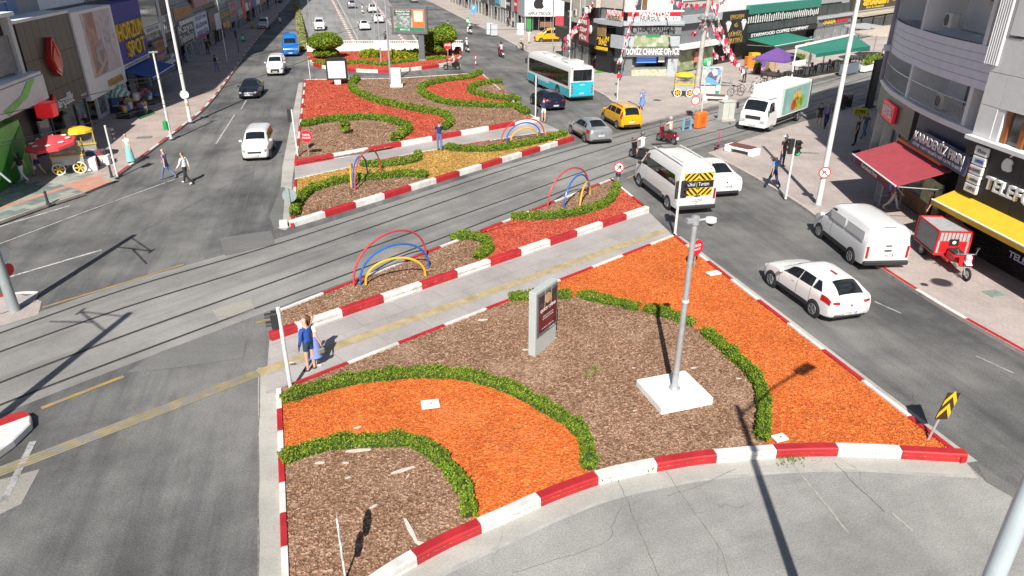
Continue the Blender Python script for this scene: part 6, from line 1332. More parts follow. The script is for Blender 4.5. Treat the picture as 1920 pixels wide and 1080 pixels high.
def finish_people():
    dg = bpy.context.evaluated_depsgraph_get()
    done = [(bpy.data.meshes.new_from_object(o.evaluated_get(dg)), o, J, E_, q) for o, J, E_, q in PEOPLE]
    for me, o, J, E_, q in done:
        bpy.data.objects.remove(o)
        me.name = 'body'; me.materials.clear(); me.materials.append(m_skin[q['skin']])
        root = thing('person', q['label'], 'person', (*q['loc'][:2], q['z']), q['head'], q['group'])
        link('body', me, root)
        for p in me.polygons: p.use_smooth = True
        cen = np.empty(len(me.polygons) * 3, np.float32); me.polygons.foreach_get('center', cen); cen = cen.reshape(-1, 3).astype(float)
        D_ = []; T_ = []
        for a, b in E_:
            pa, pb = np.array(J[a]), np.array(J[b]); ab = pb - pa; tt = np.clip(((cen - pa) @ ab) / (ab @ ab + 1e-9), 0, 1); D_.append(np.linalg.norm(cen - pa - tt[:, None] * ab, axis=1) / {'chest': 1.35, 'waist': 1.3, 'pelvis': 1.3}.get(a, 1.0)); T_.append(tt)
        bi_ = np.argmin(np.array(D_), 0); T_ = np.array(T_); lab = []
        for pi_ in range(len(cen)):
            a, b = E_[bi_[pi_]]; t = T_[bi_[pi_], pi_]; c = Vector(cen[pi_]); r = 'skin'
            if a in ('pelvis', 'waist') and b in ('waist', 'chest'): r = 'top' if (a == 'waist' or t > .25) else 'legs'
            elif b.startswith('shoulder') or (a == 'chest' and b == 'neck' and t < .62): r = 'top'
            elif b.startswith('elbow'): r = 'top' if (q['sleeves'] == 'long' or (q['sleeves'] == 'short' and t < .55)) else 'skin'
            elif b.startswith('wrist'): r = 'top' if q['sleeves'] == 'long' and t < .9 else 'skin'
            elif b.startswith('hip') or b.startswith('knee'): r = 'legs' if (q['long_legs'] or b.startswith('hip') or t < .45) else 'skin'
            elif b.startswith('ankle'): r = 'legs' if q['long_legs'] and t < .92 else 'skin'
            elif b.startswith('toe'): r = 'shoe'
            elif b in ('head', 'crown') and q['hair'] != 'none':
                hd = c - J['head']; r = 'hair' if (hd.z > .045 * q['k'] or (hd.x < -.01 and hd.z > -.075 * q['k'])) else 'skin'
            lab.append(r)
        for part, mt, off in (('top', cloth(q['top']), .012), ('legs', cloth(q['legs']), .011), ('shoe', cloth(q['shoes']), .010), ('hair', HAIR[q['hair']], .014)):
            fs = [p for p, l in zip(me.polygons, lab) if l == part]
            if not fs or mt is None: continue
            idx = {}; vs = []; out = []
            for p in fs:
                f = []
                for v in p.vertices:
                    if v not in idx: idx[v] = len(vs); vs.append(me.vertices[v].co + me.vertices[v].normal * off)
                    f.append(idx[v])
                out.append(f)
            m2 = bpy.data.meshes.new(part); m2.from_pydata(vs, [], out); m2.materials.append(mt)
            for p in m2.polygons: p.use_smooth = True
            link({'top': 'shirt', 'legs': 'trousers' if q['long_legs'] else 'shorts', 'shoe': 'shoes', 'hair': 'hair'}[part], m2, root)
        k = q['k']
        for s in (1, -1): MB().ball(tuple(J['head'] + Vector((.088 * k, s * .033 * k, .0))), .012, 6, 4).build('eye', K_, root)
        if q['skirt']:
            P0 = J['pelvis']; m = cloth(q['skirt'][0]); ln = q['skirt'][1]
            MB().lathe([(.125 * k, .12), (.16 * k, 0), (.20 * k, -ln * .5), (.25 * k, -ln)], 14, tuple(P0)).build('skirt', m, root, smooth=True)
        if q['long_hair']:
            hd = J['head']; MB().tube([tuple(hd + Vector((-.04, 0, .06))), tuple(hd + Vector((-.085, 0, -.05))), tuple(hd + Vector((-.10, 0, -.18))), tuple(hd + Vector((-.10, 0, -.30)))], [.07, .085, .075, .04], 8).build('long_hair', HAIR[q['hair']], root, smooth=True)
        if q['hat']:
            c = J['crown']; m = cloth(q['hat'][0])
            if q['hat'][1] == 'helmet': MB().ball(tuple(J['head'] + Vector((-.01, 0, .03))), .142, 12, 8, (1.05, .95, 1)).build('helmet', mat('helmet_%d' % int(q['hat'][0][0] * 100), q['hat'][0], .25, coat=.4), root, smooth=True)
            else: MB().lathe([(.17, .0), (.165, .02), (.09, .03), (.085, .10), (.02, .115)], 14, tuple(c + Vector((0, 0, -.0)))).build('hat', m, root, smooth=True)
        if q['bag']:
            c = J['chest'] if q['bag'][1] == 'back' else J['palm' + q['bag'][1]]; m = cloth(q['bag'][0])
            if q['bag'][1] == 'back': MB().box(tuple(c + Vector((-.20, 0, -.04))), (.16, .28, .42)).build('backpack', m, root, bevel=.04)
            else: MB().box(tuple(c + Vector((0, 0, -.22))), (.2, .09, .18)).build('handbag', m, root, bevel=.03)
WALK = dict(hip=(24, -18), knee=(8, 26), arm=(-18, 20), elbow=(18, 25)); WALK2 = dict(hip=(-16, 22), knee=(24, 6), arm=(18, -16), elbow=(20, 16)); STAND = dict(hip=(2, -2), knee=(2, 2), arm=(2, 4), elbow=(12, 14)); PHONE = dict(hip=(3, -3), knee=(3, 3), arm=(25, 38), elbow=(95, 105), fold=(25, 25)); RIDE = dict(hip=(66, 64), knee=(78, 76), arm=(46, 46), elbow=(22, 22), out=(12, 12), lean=8)
DENIM, BLUE, WHT, BLK, NAVY = (.10, .17, .32), (.02, .10, .42), (.72, .72, .72), (.02, .02, .025), (.02, .03, .10)
person('person in a blue denim jacket and dark shorts waiting at the traffic light', g(584, 695), R(150), (.02, .08, .36), (.02, .05, .10), 'none', 0, (.02, .02, .02), 'long', False, h=1.76, **STAND)
person('person with brown hair, white top and lilac skirt beside the blue jacket', g(593, 686), R(40), WHT, (.20, .27, .60), 'brown', 0, (.6, .6, .6), 'short', False, skirt=((.20, .27, .60), .55), long_hair=True, h=1.70, bag=((.20, .18, .15), 'r'), **STAND)
person('person in a dark blue shirt and jeans photographing from the tan bed', g(825, 287), R(100), (.012, .03, .16), DENIM, 'brown', 1, (.5, .5, .5), z=.17, h=1.78, **PHONE)
person('person in navy top and white shorts by the white pole', g(1019, 230), R(80), NAVY, (.62, .62, .62), 'brown', 0, (.3, .2, .15), long_legs=False, h=1.78, **PHONE)
person('person in a short blue dress on the plaza beside the taxi', g(1203, 210), R(-100), (.12, .22, .50), (.12, .22, .50), 'brown', 0, (.5, .3, .25), long_legs=False, skirt=((.12, .22, .50), .45), z=.12, h=1.68, bag=((.6, .6, .6), 'r'), **PHONE)
person('person in a lilac shirt and jeans crossing behind the other walker', g(316, 336), R(175), (.22, .16, .32), DENIM, 'grey', 0, (.1, .15, .2), h=1.74, **WALK)
person('person in a white shirt and black trousers striding over the road', g(352, 345), R(165), (.68, .68, .70), BLK, 'brown', 0, (.75, .75, .75), 'long', h=1.76, **WALK2)
person('person in white top and wide turquoise trousers on the left pavement', g(247, 308), R(-110), WHT, (.22, .50, .48), 'brown', 0, skirt=((.22, .50, .48), .82), z=.12, h=1.68, **STAND)
person('person in white top and light blue jeans at the left picture edge', g(12, 350), R(-10), WHT, (.22, .38, .58), 'dark', 1, BLK, z=.12, h=1.68, **WALK)
person('person with a black top and white trousers before the red parasol', g(48, 346), R(170), BLK, (.66, .68, .70), 'dark', 1, (.6, .6, .6), z=.12, h=1.66, long_hair=True, **WALK2)
person('blonde person in pink top and navy shorts beside the red parasol', g(76, 334), R(160), (.62, .40, .44), NAVY, 'blonde', 0, (.3, .2, .15), long_legs=False, z=.12, h=1.70, long_hair=True, bag=((.7, .7, .7), 'l'), **WALK)
person('person in black walking past the white shop pillars', g(172, 266), R(-80), BLK, BLK, 'dark', 1, z=.12, h=1.80, **WALK)
person('person with a black backpack walking up the shaded pavement', g(408, 138), R(102), WHT, DENIM, 'dark', 1, z=.12, h=1.76, bag=(BLK, 'back'), **WALK2)
person('person in dark clothes in the deep shade by the shop doors', g(391, 104), R(-70), BLK, BLK, 'dark', 1, z=.12, h=1.75, **STAND)
person('person in a light blue shirt under the far shop signs', g(443, 74), R(100), (.12, .36, .55), NAVY, 'dark', 1, z=.12, h=1.76, **WALK)
person('person in red and black at the far left pavement', g(472, 30), R(-75), (.25, .03, .05), BLK, 'dark', 1, z=.12, **WALK2)
person('person in a pale shirt at the far end of the left pavement', g(468, 22), R(105), (.45, .5, .55), DENIM, 'dark', 1, z=.12, **WALK)
person('person in a bright blue shirt crossing by the traffic light', g(1447, 356), R(120), (.08, .28, .66), NAVY, 'none', 1, z=.12, h=1.74, **WALK)
person('person in black with a white hat behind the traffic light', g(1464, 316), R(-60), BLK, (.03, .04, .08), 'dark', 1, z=.12, h=1.74, hat=((.7, .7, .7), 'hat'), **STAND)
person('person in a black top and shorts walking by the tram rails', g(1533, 242), R(-110), BLK, (.05, .05, .05), 'dark', 1, (.6, .6, .6), z=.12, long_legs=False, h=1.68, long_hair=True, **WALK)
person('person in a lilac shirt with a bag by the tram rails', g(1546, 243), R(-100), (.20, .18, .42), NAVY, 'dark', 1, z=.12, h=1.78, bag=((.4, .4, .4), 'l'), **WALK2)
person('person in black standing in the shade of the rounded house', g(1601, 276), R(160), BLK, BLK, 'dark', 1, z=.12, h=1.80, **STAND)
person('person in a grey shirt behind the one in black by the yellow board', g(1617, 262), R(-150), (.10, .10, .12), DENIM, 'dark', 1, z=.12, **WALK)
person('person in a bright blue shirt at the bakery rack', g(1669, 398), R(-20), (.01, .16, .52), (.55, .54, .52), 'blonde', 0, (.5, .5, .5), z=.12, h=1.68, bag=((.5, .02, .12), 'l'), **WALK)
person('vendor in white cap by the bakery counter', g(1733, 430), R(150), (.30, .04, .06), BLK, 'dark', 1, z=.12, h=1.70, hat=((.75, .75, .75), 'hat'), **STAND)
person('person in dark navy stooping behind the cargo trike', g(1756, 428), R(60), NAVY, BLK, 'dark', 1, z=.12, h=1.72, lean=28, **STAND)
person('person in black by the far sunlit shops', g(952, 51), R(-80), BLK, BLK, 'dark', 1, z=.12, **STAND); person('person in a grey shirt with a white bag by the far sunlit shops', g(962, 53), R(100), (.35, .33, .33), BLK, 'dark', 1, z=.12, bag=((.7, .7, .7), 'l'), **WALK)
person('person all in white beside the yellow van', g(992, 83), R(-60), WHT, (.6, .58, .55), 'grey', 1, z=.12, **STAND)
person('person in green sitting at the exchange office', g(1182, 143), R(-70), (.05, .35, .20), (.5, .5, .5), 'dark', 1, z=.12, **STAND); person('person in a white shirt leaning by the exchange office', g(1176, 140), R(-90), (.55, .58, .66), BLK, 'dark', 1, z=.12, **STAND)
person('person in a patterned grey top among the parked bicycles', g(1394, 158), R(60), (.16, .16, .18), BLK, 'dark', 1, z=.12, **STAND)
person('person in a white shirt by the cafe planters', g(1652, 120), R(-160), (.45, .48, .55), BLK, 'dark', 1, z=.12, **STAND); person('person in pale clothes standing under the long green awning', g(1517, 122), R(-90), (.40, .36, .38), (.12, .12, .14), 'dark', 1, z=.12, **STAND)
# ================================================================ two-wheelers
def scooter(label, loc, head, col, z=0.0, dark=False, box=False, tilt=0.0):
    r = thing('motor_scooter', label, 'scooter', (*loc[:2], z), head, 'motor scooters on the roads'); pm = mat('scooter_%d_%d_%d' % tuple(int(c * 100) for c in col), col, .3, var=.05, coat=.5)
    for x in (.62, -.62):
        w_ = MB().torus((x, 0, .26), .205, .055, 18, 8).build('wheel', m_tyre, r, smooth=True); MB().cyl((x, -.03, .26), (x, .03, .26), .15, n=12).build('rim', m_rim, w_)
    MB().profile([(-.85, .58), (-.72, .74), (-.1, .70), (.0, .52), (.05, .34), (-.15, .26), (-.5, .36), (-.75, .42)], -.15, .15).build('rear_body', pm, r, smooth=True, bevel=.04)
    MB().profile([(-.78, .74), (-.74, .80), (-.2, .80), (-.05, .76), (-.05, .70)], -.14, .14).build('seat', m_blackpl, r, smooth=True, bevel=.03)
    MB().profile([(.0, .27), (.0, .32), (.36, .33), (.36, .27)], -.18, .18).build('floorboard', m_blackpl, r, bevel=.01)
    MB().profile([(.34, .28), (.42, .30), (.52, .95), (.44, .98)], -.20, .20).build('leg_shield', pm, r, smooth=True, bevel=.03)
    MB().profile([(.42, .90), (.60, .84), (.58, .98), (.46, 1.04)], -.12, .12).build('front_cowl', pm, r, smooth=True, bevel=.03); MB().ball((.585, 0, .90), .07, 10, 6, (.5, 1, 1)).build('headlight', m_head, r)
    for s in (1, -1): MB().tube([(.50, s * .06, .62), (.62, s * .07, .26)], .022, 6).build('fork', m_metal, r); MB().tube([(.40, s * .22, 1.04), (.34, s * .28, 1.22)], .008, 5).build('mirror_stem', m_metal, r); MB().box((.34, s * .29, 1.25), (.03, .11, .08)).build('mirror', m_blackpl, r, bevel=.01)
    MB().profile([(.40, .47), (.55, .56), (.80, .50), (.84, .44), (.62, .50)], -.07, .07).build('front_mudguard', pm, r, bevel=.01)
    MB().tube([(.34, -.34, 1.0), (.46, -.12, 1.05), (.46, .12, 1.05), (.34, .34, 1.0)], .018, 6).build('handlebar', m_blackpl, r); MB().box((-.86, 0, .60), (.05, .18, .08)).build('taillight', m_tail, r, bevel=.01); MB().box((-.92, 0, .45), (.02, .2, .17)).build('number_plate', m_plate, r)
    MB().tube([(-.1, -.17, .22), (-.45, -.19, .26), (-.8, -.19, .38)], [.03, .05, .06], 8).build('exhaust', m_metal, r)
    if box: MB().box((-.75, 0, 1.02), (.40, .40, .38)).build('delivery_box', m_blackpl, r, bevel=.04)
    if tilt: r.rotation_euler[0] = tilt
    return r
def ride(label_s, label_p, uv, head, col, top, legs, helmet=(.05, .05, .06), z=None, long_legs=True, box=False, hair='dark', **kw):
    if z is None: x, y = g(*uv); zz = 0.0
    else: x, y, zz = gramp(*uv)
    scooter(label_s, (x, y), head, col, zz, box=box)
    person(label_p, (x - math.cos(head) * .28, y - math.sin(head) * .28), head, top, legs, hair, 1, z=zz - .03, ground=False, hat=(helmet, 'helmet') if helmet else None, long_legs=long_legs, group='riders on motor scooters', h=1.70, **RIDE)
ride('dark scooter with a white tail box at the tram crossing by the minibus', 'rider in white shirt and grey helmet beside the minibus', (1197, 300), R(120), (.02, .02, .025), WHT, (.55, .55, .55), (.12, .12, .13), long_legs=False)
ride('dark red scooter leaning on the tram rails near the orange barrier', 'rider in beige shirt and silver helmet on the tram rails', (1249, 268), R(125), (.16, .01, .02), (.52, .46, .36), (.05, .04, .04), (.35, .36, .38))
ride('black scooter rounding the red rounded island', 'rider in white shirt and shorts rounding the red island', (847, 131), R(190), (.015, .015, .018), WHT, (.3, .3, .32), None, long_legs=False)
ride('black scooter with white plate on the right road', 'rider with a black bag and pale helmet on the right road', (875, 98), R(105), (.02, .02, .02), (.5, .5, .52), (.05, .05, .07), (.5, .5, .5))
ride('white delivery scooter nearest the far pavement', 'delivery rider in white beside the far pavement', (880, 64), R(110), (.7, .7, .7), (.55, .55, .55), BLK, (.6, .6, .6), box=True)
ride('dark red scooter in the middle of the right road', 'rider in pink shirt alone in the middle of the right road', (939, 107), R(108), (.10, .02, .03), (.60, .48, .50), (.3, .1, .1), (.02, .02, .02))
ride('white scooter on the shaded left road', 'rider in black on the white scooter in the shaded road', (526, 44), R(-78), (.75, .75, .75), BLK, BLK, (.02, .02, .02)); ride('dark scooter right behind the parapet in the sunken road', 'rider in dark clothes right behind the parapet', (724, 80), AWAY, (.03, .03, .03), (.05, .05, .06), BLK, (.03, .03, .03), z=1); ride('white scooter between cars in the sunken road', 'rider in white between cars in the sunken road', (680, 25), AWAY, (.65, .65, .65), (.55, .55, .55), BLK, (.1, .1, .1), z=1)
ride('small scooter entering the junction beyond the round bush', 'rider in grey beyond the round bush', (840, 60), R(106), (.05, .05, .06), (.25, .25, .28), BLK, (.05, .05, .06))
sc_ = scooter('yellow and black scooter parked on the left kerb', g(473, 55), R(-70), (.5, .42, .02), .12); sc_ = scooter('dark scooter parked behind the round sign on the rounded island', g(853, 104), R(160), (.03, .03, .035), .2)
def bicycle(label, loc, head, col=(.05, .05, .05), z=.12):
    r = thing('bicycle', label, 'bicycle', (*loc[:2], z), head, 'bicycles parked on the plaza'); m = mat('bike_%d' % int(col[0] * 100 + col[1] * 1000), col, .4)
    for x in (.52, -.52):
        w_ = MB().torus((x, 0, .34), .32, .022, 22, 6).build('wheel', m_tyre, r); mb = MB()
        for k in range(9): a = k * math.pi / 4.5; mb.cyl((x, 0, .34), (x + math.cos(a) * .31, 0, .34 + math.sin(a) * .31), .004, n=4)
        mb.build('spokes', m_metal, w_)
    mb = MB()
    for a, b in (((-.52, .34), (-.15, .36)), ((-.15, .36), (-.28, .85)), ((-.28, .80), (.36, .82)), ((-.15, .36), (.38, .72)), ((-.52, .34), (-.26, .78)), ((.52, .34), (.36, .90))): mb.cyl((a[0], 0, a[1]), (b[0], 0, b[1]), .02, n=6)
    mb.build('frame', m, r); MB().box((-.29, 0, .90), (.26, .13, .06)).build('saddle', m_blackpl, r, bevel=.02); MB().tube([(.30, -.28, 1.0), (.38, -.1, .98), (.38, .1, .98), (.30, .28, 1.0)], .014, 6).build('handlebar', m_blackpl, r); MB().cyl((-.15, -.03, .36), (-.15, .03, .36), .09, n=12).build('crank', m_metal, r)
bicycle('black bicycle parked behind the grey cabinet', g(1378, 183), R(20)); bicycle('second bicycle parked beside the poster pillar, nearer the lorry', g(1400, 177), R(-25), (.5, .5, .5)); bicycle('white motorbike-like bicycle by the planter', g(1420, 168), R(30), (.6, .6, .6))
bicycle('child-seat bicycle on the road edge near the white-clothed person', g(978, 95), R(-40), (.5, .55, .3), 0.0); person('person in a pale green top on a bicycle near the yellow van', (g(978, 95)[0] - .1, g(978, 95)[1] + .1), R(-40), (.55, .60, .45), BLK, 'dark', 1, z=.05, ground=False, h=1.66, **RIDE)
def escooter(label, loc, head):
    r = thing('kick_scooter', label, 'kick scooter', (*loc, .12), head); m = mat('escooter_pink', (.62, .03, .12), .4)
    MB().box((0, 0, .14), (.75, .16, .06)).build('deck', m_blackpl, r, bevel=.02); MB().cyl((.42, 0, .16), (.34, 0, 1.12), .03, n=8).build('stem', m, r); MB().tube([(.30, -.24, 1.12), (.34, 0, 1.14), (.30, .24, 1.12)], .016, 6).build('handlebar', m_blackpl, r); MB().box((-.32, 0, .22), (.18, .1, .04), ry=.3).build('mudguard', m, r)
    for x in (.45, -.40): MB().torus((x, 0, .11), .08, .03, 14, 6).build('wheel', m_tyre, r)
escooter('pink kick scooter standing near the low white bench', g(1343, 283), R(60))
finish_people()
# ================================================================ street furniture
m_galv = mat('galvanised_steel', (.46, .48, .50), .45, .5, var=.15, scale=6); m_polew = mat('pole_white', (.62, .63, .62), .5, var=.12, scale=5); m_poleg = mat('pole_grey', (.30, .31, .32), .5, .4, var=.15)
m_concw = mat('concrete_white', (.74, .73, .70), .8, var=.12, scale=3, bump=.2)
def zrow(u, v, vt):
    "height of a thing standing at (u, v) whose top shows at row vt"
    x, y = g(u, v); b = (vt - 540) / FPX; d = ray(u, vt); return HC + d.z * (y / d.y)
def sig_head(root, x, y, z, rz, n=3, on=None, back=True):
    "signal head facing rz with visors"
    hh = .24 * n; c, s = math.cos(rz), math.sin(rz)
    o = MB().box((x, y, z), (.18, .24, hh), rz=rz).build('signal_head', m_blackpl, root, bevel=.02)
    for i in range(n):
        zz = z + hh / 2 - .12 - i * .24; col = ((.5, .01, .01), (.5, .25, .01), (.01, .35, .10))[i if n == 3 else i * 2]; lit = on == i
        MB().cyl((x + c * .09, y + s * .09, zz), (x + c * .1, y + s * .1, zz), .085, n=12).build('lens', mat('lens_%d_%s' % (i if n == 3 else i * 2, lit), col if lit else tuple(q * .12 for q in col), .3, emit=2.0 if lit else 0), o)
        mb = MB(); vs = []; k = 9
        for j in range(k + 1):
            a = math.pi * j / k; 
            for q in (.09, .24): vs.append((x + c * q - s * math.cos(a) * .10, y + s * q + c * math.cos(a) * .10, zz + math.sin(a) * .10))
        mb.add(vs, [(2 * j, 2 * j + 1, 2 * j + 3, 2 * j + 2) for j in range(k)]); mb.build('visor', m_blackpl, o)
    return o
def post(name, label, cat, u, v, h, r0, r1=None, m=None, z=0.0, group=None, base=.0):
    x, y = g(u, v, z); t = thing(name, label, cat, (x, y, z), 0, group); MB().cyl((0, 0, -.05), (0, 0, h), r0, r1 or r0, n=14).build('pole', m or m_polew, t, smooth=True)
    if base: MB().cyl((0, 0, 0), (0, 0, .04), base, n=12).build('base_plate', m_galv, t)
    return t
def disc(root, x, y, z, r, rz, m_face, m_back=None, th=.02, ring=None):
    c, s = math.cos(rz), math.sin(rz)
    o = MB().cyl((x - c * th / 2, y - s * th / 2, z), (x + c * th / 2, y + s * th / 2, z), r, n=24).build('sign_plate', m_back or m_galv, root)
    MB().cyl((x + c * (th / 2 + .002), y + s * (th / 2 + .002), z), (x + c * (th / 2 + .004), y + s * (th / 2 + .004), z), r * .985, n=24).build('sign_face', ring or m_face, o)
    if ring: MB().cyl((x + c * (th / 2 + .005), y + s * (th / 2 + .005), z), (x + c * (th / 2 + .007), y + s * (th / 2 + .007), z), r * .80, n=24).build('sign_field', m_face, o)
    return o
def sbar(o, x, y, z, rz, pts, m, d=.018):
    "flat mark on a sign: polygon in (sideways, up)"
    c, s = math.cos(rz), math.sin(rz); MB().poly([(x + c * d - s * a, y + s * d + c * a, z + b) for a, b in pts]).build('sign_mark', m, o)
# camera pole on white plinth
x, y = g(1262, 748); t = thing('camera_pole', 'tall grey camera pole on a square white concrete plinth', 'pole', (x, y, .12), 0)
MB().box((0, 0, .11), (1.55, 1.45, .24), rz=R(18)).build('plinth', m_concw, t, bevel=.03); hp = zrow(1262, 742, 398) - .15
MB().cyl((0, 0, .2), (.03, 0, hp), .085, .065, n=16).build('pole', m_galv, t, smooth=True); MB().lathe([(.16, .23), (.15, .26), (.10, .30), (.09, .34)], 14).build('base_collar', m_galv, t)
MB().cyl((.02, 0, hp * .55), (.02, 0, hp * .55 + .06), .088, n=14).build('pole_joint', W_, t); MB().cyl((.03, 0, hp - .22), (.03, 0, hp - .02), .10, n=12).build('pole_head', m_galv, t); MB().box((-.05, -.02, hp - .12), (.30, .14, .12), rz=.2).build('bracket', m_galv, t, bevel=.01)
cm_ = MB().cyl((.10, 0, hp - .12), (.42, .05, hp - .08), .03, n=8).build('camera_arm', m_galv, t); MB().lathe([(.03, .0), (.13, -.02), (.14, -.10), (.12, -.13)], 14, (.42, .05, hp - .06)).build('camera_cover', W_, t, smooth=True); MB().ball((.42, .05, hp - .21), .08, 10, 6).build('camera_dome', K_, t)
# upright poster stand
a, b = Vector(g(1003, 668, .15)), Vector(g(1042, 636, .15)); d = (b - a).normalized(); ang = math.atan2(d.y, d.x); L = (b - a).length; hs = zrow(995, 668, 545) - .1
t = thing('poster_stand', 'upright grey poster stand with a dark red food poster', 'sign', (*a, .12), ang)
MB().bx(0, L, -.0, .24, 0, hs).build('housing', mat('stand_pale_grey', (.50, .54, .54), .45, .2, var=.06), t, bevel=.01); MB().bx(.06, L - .02, -.03, .0, .62, hs - .08).build('frame', mat('stand_dark_grey', (.16, .18, .19), .4, .3), t)
ps = MB().bx(.14, L - .08, -.036, -.03, .72, hs - .18).build('poster', printed('poster_wine', [(.10, .012, .015), (.16, .015, .02), (.07, .015, .015), (.20, .02, .025)], 2.2), t); mz = (.72 + hs - .18) / 2
MB().bx(.15, L - .09, -.040, -.037, mz + .25, hs - .19).build('poster_photo', printed('poster_dark_table', [(.06, .05, .05), (.09, .08, .075), (.04, .035, .035)], 6), ps); MB().cyl((L / 2 + .02, -.046, mz + .42), (L / 2 + .02, -.041, mz + .42), .17, n=16).build('poster_dish', mat('dish_tan', (.50, .32, .18), .5, var=.3, scale=9), ps)
for k in (-.16, .2): MB().box((L / 2 + k, -.044, mz + .46), (.02, .003, .6), ry=.05).build('poster_stick', mat('stick_pale', (.6, .5, .35), .5), ps)
text('QUICK CHINA', W_, ps, (L / 2 + .03, -.041, mz + .10), .14, L * .72, .002, .002); text('YENİ LEZZETLER', W_, ps, (L / 2 + .03, -.041, mz - .12), .06, L * .5, .001); text('SİZİ BEKLİYOR', W_, ps, (L / 2 + .03, -.041, mz - .2), .06, L * .5, .001); text('online sipariş', W_, ps, (L / 2 + .03, -.041, mz - .5), .06, L * .55, .001); text('antalya', W_, t, (L * .75, -.034, .665), .07, .28, .001)
# hoops
HO = [(mat('hoop_red', (.50, .06, .07), .35, var=.1)), mat('hoop_blue', (.02, .12, .44), .35, var=.1), mat('hoop_yellow', (.72, .40, .03), .35, var=.1)]
def hoops(label, sets, z):
    t = thing('hoop_sculpture', label, 'sculpture', (*g(*sets[0][0], z), z), 0, 'painted steel hoops in the beds'); o0 = Vector(t.location)
    for (p, q, ht), m in zip(sets, HO):
        a, b = Vector((*g(*p, z), 0)), Vector((*g(*q, z), 0)); h = zrow((p[0] + q[0]) / 2, (p[1] + q[1]) / 2, ht) - z; c = (a + b) / 2; pts = []
        for i in range(25):
            th = math.pi * i / 24; e = (b - a) * .5 * -math.cos(th); pts.append(tuple(c + e + Vector((0, 0, h * math.sin(th) ** .85)) - Vector((o0.x, o0.y, 0))))
        MB().tube(pts, .042, 8).build('hoop', m, t, smooth=True)
hoops('red, blue and yellow hoops in the long bark bed by the tram', [((664, 536), (799, 480), 431), ((676, 534), (804, 500), 453), ((686, 534), (798, 517), 477)], .17)
hoops('red, blue and yellow hoops beside the no-turn sign', [((1027, 392), (1104, 360), 311), ((1057, 394), (1104, 364), 324), ((1087, 393), (1106, 366), 338)], .17)
hoops('tall red, blue and yellow hoops at the west of the tan bed', [((666, 356), (714, 320), 278), ((662, 352), (689, 323), 290), ((659, 351), (662, 326), 304)], .17)
hoops('low red, blue and yellow hoops by the east footpath', [((940, 268), (1020, 253), 219), ((950, 266), (1013, 256), 226), ((958, 266), (1008, 258), 236)], .17)
# traffic lights
t = post('traffic_light', 'traffic light pole at the corner beside the waiting couple', 'traffic light', 546, 733, zrow(546, 733, 577), .055, m=m_polew, group='traffic lights of the junction'); hh = zrow(546, 733, 577); sig_head(t, -.14, .02, hh - .38, R(195), 2); MB().bx(-.05, .0, -.02, .02, hh - .5, hh - .15).build('bracket', m_polew, t)
t = post('traffic_light', 'traffic light with three heads at the tip of the orange bed', 'traffic light', 1265, 443, zrow(1265, 443, 333), .06, .05, group='traffic lights of the junction'); hh = zrow(1265, 443, 333); sig_head(t, .16, -.02, hh - .5, R(-60), 3); sig_head(t, -.02, .16, hh - .6, R(80), 3)
t = post('traffic_light', 'traffic light showing green on the right pavement corner', 'traffic light', 1473, 371, zrow(1473, 371, 278), .06, .05, z=.12, group='traffic lights of the junction'); hh = zrow(1473, 371, 278) - .1; sig_head(t, .15, -.03, hh + .1, R(-80), 3, 2); sig_head(t, -.15, .05, hh + .15, R(120), 3)
t = post('traffic_light', 'traffic light beside the cart on the left pavement', 'traffic light', 220, 330, zrow(220, 330, 236), .05, z=.12, group='traffic lights of the junction'); hh = zrow(220, 330, 236) - .1; sig_head(t, .15, .0, hh - .4, R(20), 3)
t = post('traffic_light', 'traffic light behind the red bed beside the left road', 'traffic light', 559, 298, zrow(559, 298, 205), .05, group='traffic lights of the junction'); hh = zrow(559, 298, 205); sig_head(t, -.16, .05, hh - .35, R(100), 3)
t = post('signal_pole', 'thin white pole beside the dark blue hatchback', 'pole', 1004, 222, zrow(1004, 222, 141), .05); 
t = post('traffic_light', 'pedestrian light with red bunting scrap on the plaza edge', 'traffic light', 1157, 187, zrow(1157, 187, 122), .05, z=.12, group='traffic lights of the junction'); hh = zrow(1157, 187, 122) - .1; sig_head(t, .0, -.14, hh - .1, R(-90), 2); MB().box((0, -.08, hh - .75), (.3, .03, .35)).build('bunting_scrap', RDm, t)
# signs
t = post('round_sign', 'grey back of a round sign at the west tip of the tan bed', 'sign', 546, 396, zrow(546, 396, 354), .03, z=.15, m=m_galv); hh = zrow(546, 396, 354) - .15; disc(t, 0, .05, hh - .2, .32, R(100), RDm, mat('sign_back_grey', (.36, .44, .46), .4, .4))
t = post('no_turn_sign', 'round no-left-turn sign at the end of the looped hedge', 'sign', 1158, 350, zrow(1158, 350, 305), .03, z=.15, m=m_galv); hh = zrow(1158, 350, 305) - .1; o = disc(t, 0, -.04, hh - .15, .27, R(-90), W_, ring=RDm); 
sbar(o, 0, -.04, hh - .15, R(-90), [(-.12, -.14), (-.08, -.16), (.06, .04), (.02, .06)], K_, .020); sbar(o, 0, -.04, hh - .15, R(-90), [(-.04, .12), (.13, .10), (.10, -.06)], K_, .020); sbar(o, 0, -.04, hh - .15, R(-90), [(-.2, .15), (-.17, .18), (.2, -.15), (.17, -.18)], RDm, .022); MB().box((0, .05, hh - .55), (.25, .2, .2)).build('signal_box', m_blackpl, t, bevel=.03)
m_stop = mat('sign_bright_red', (.62, .015, .03), .4)
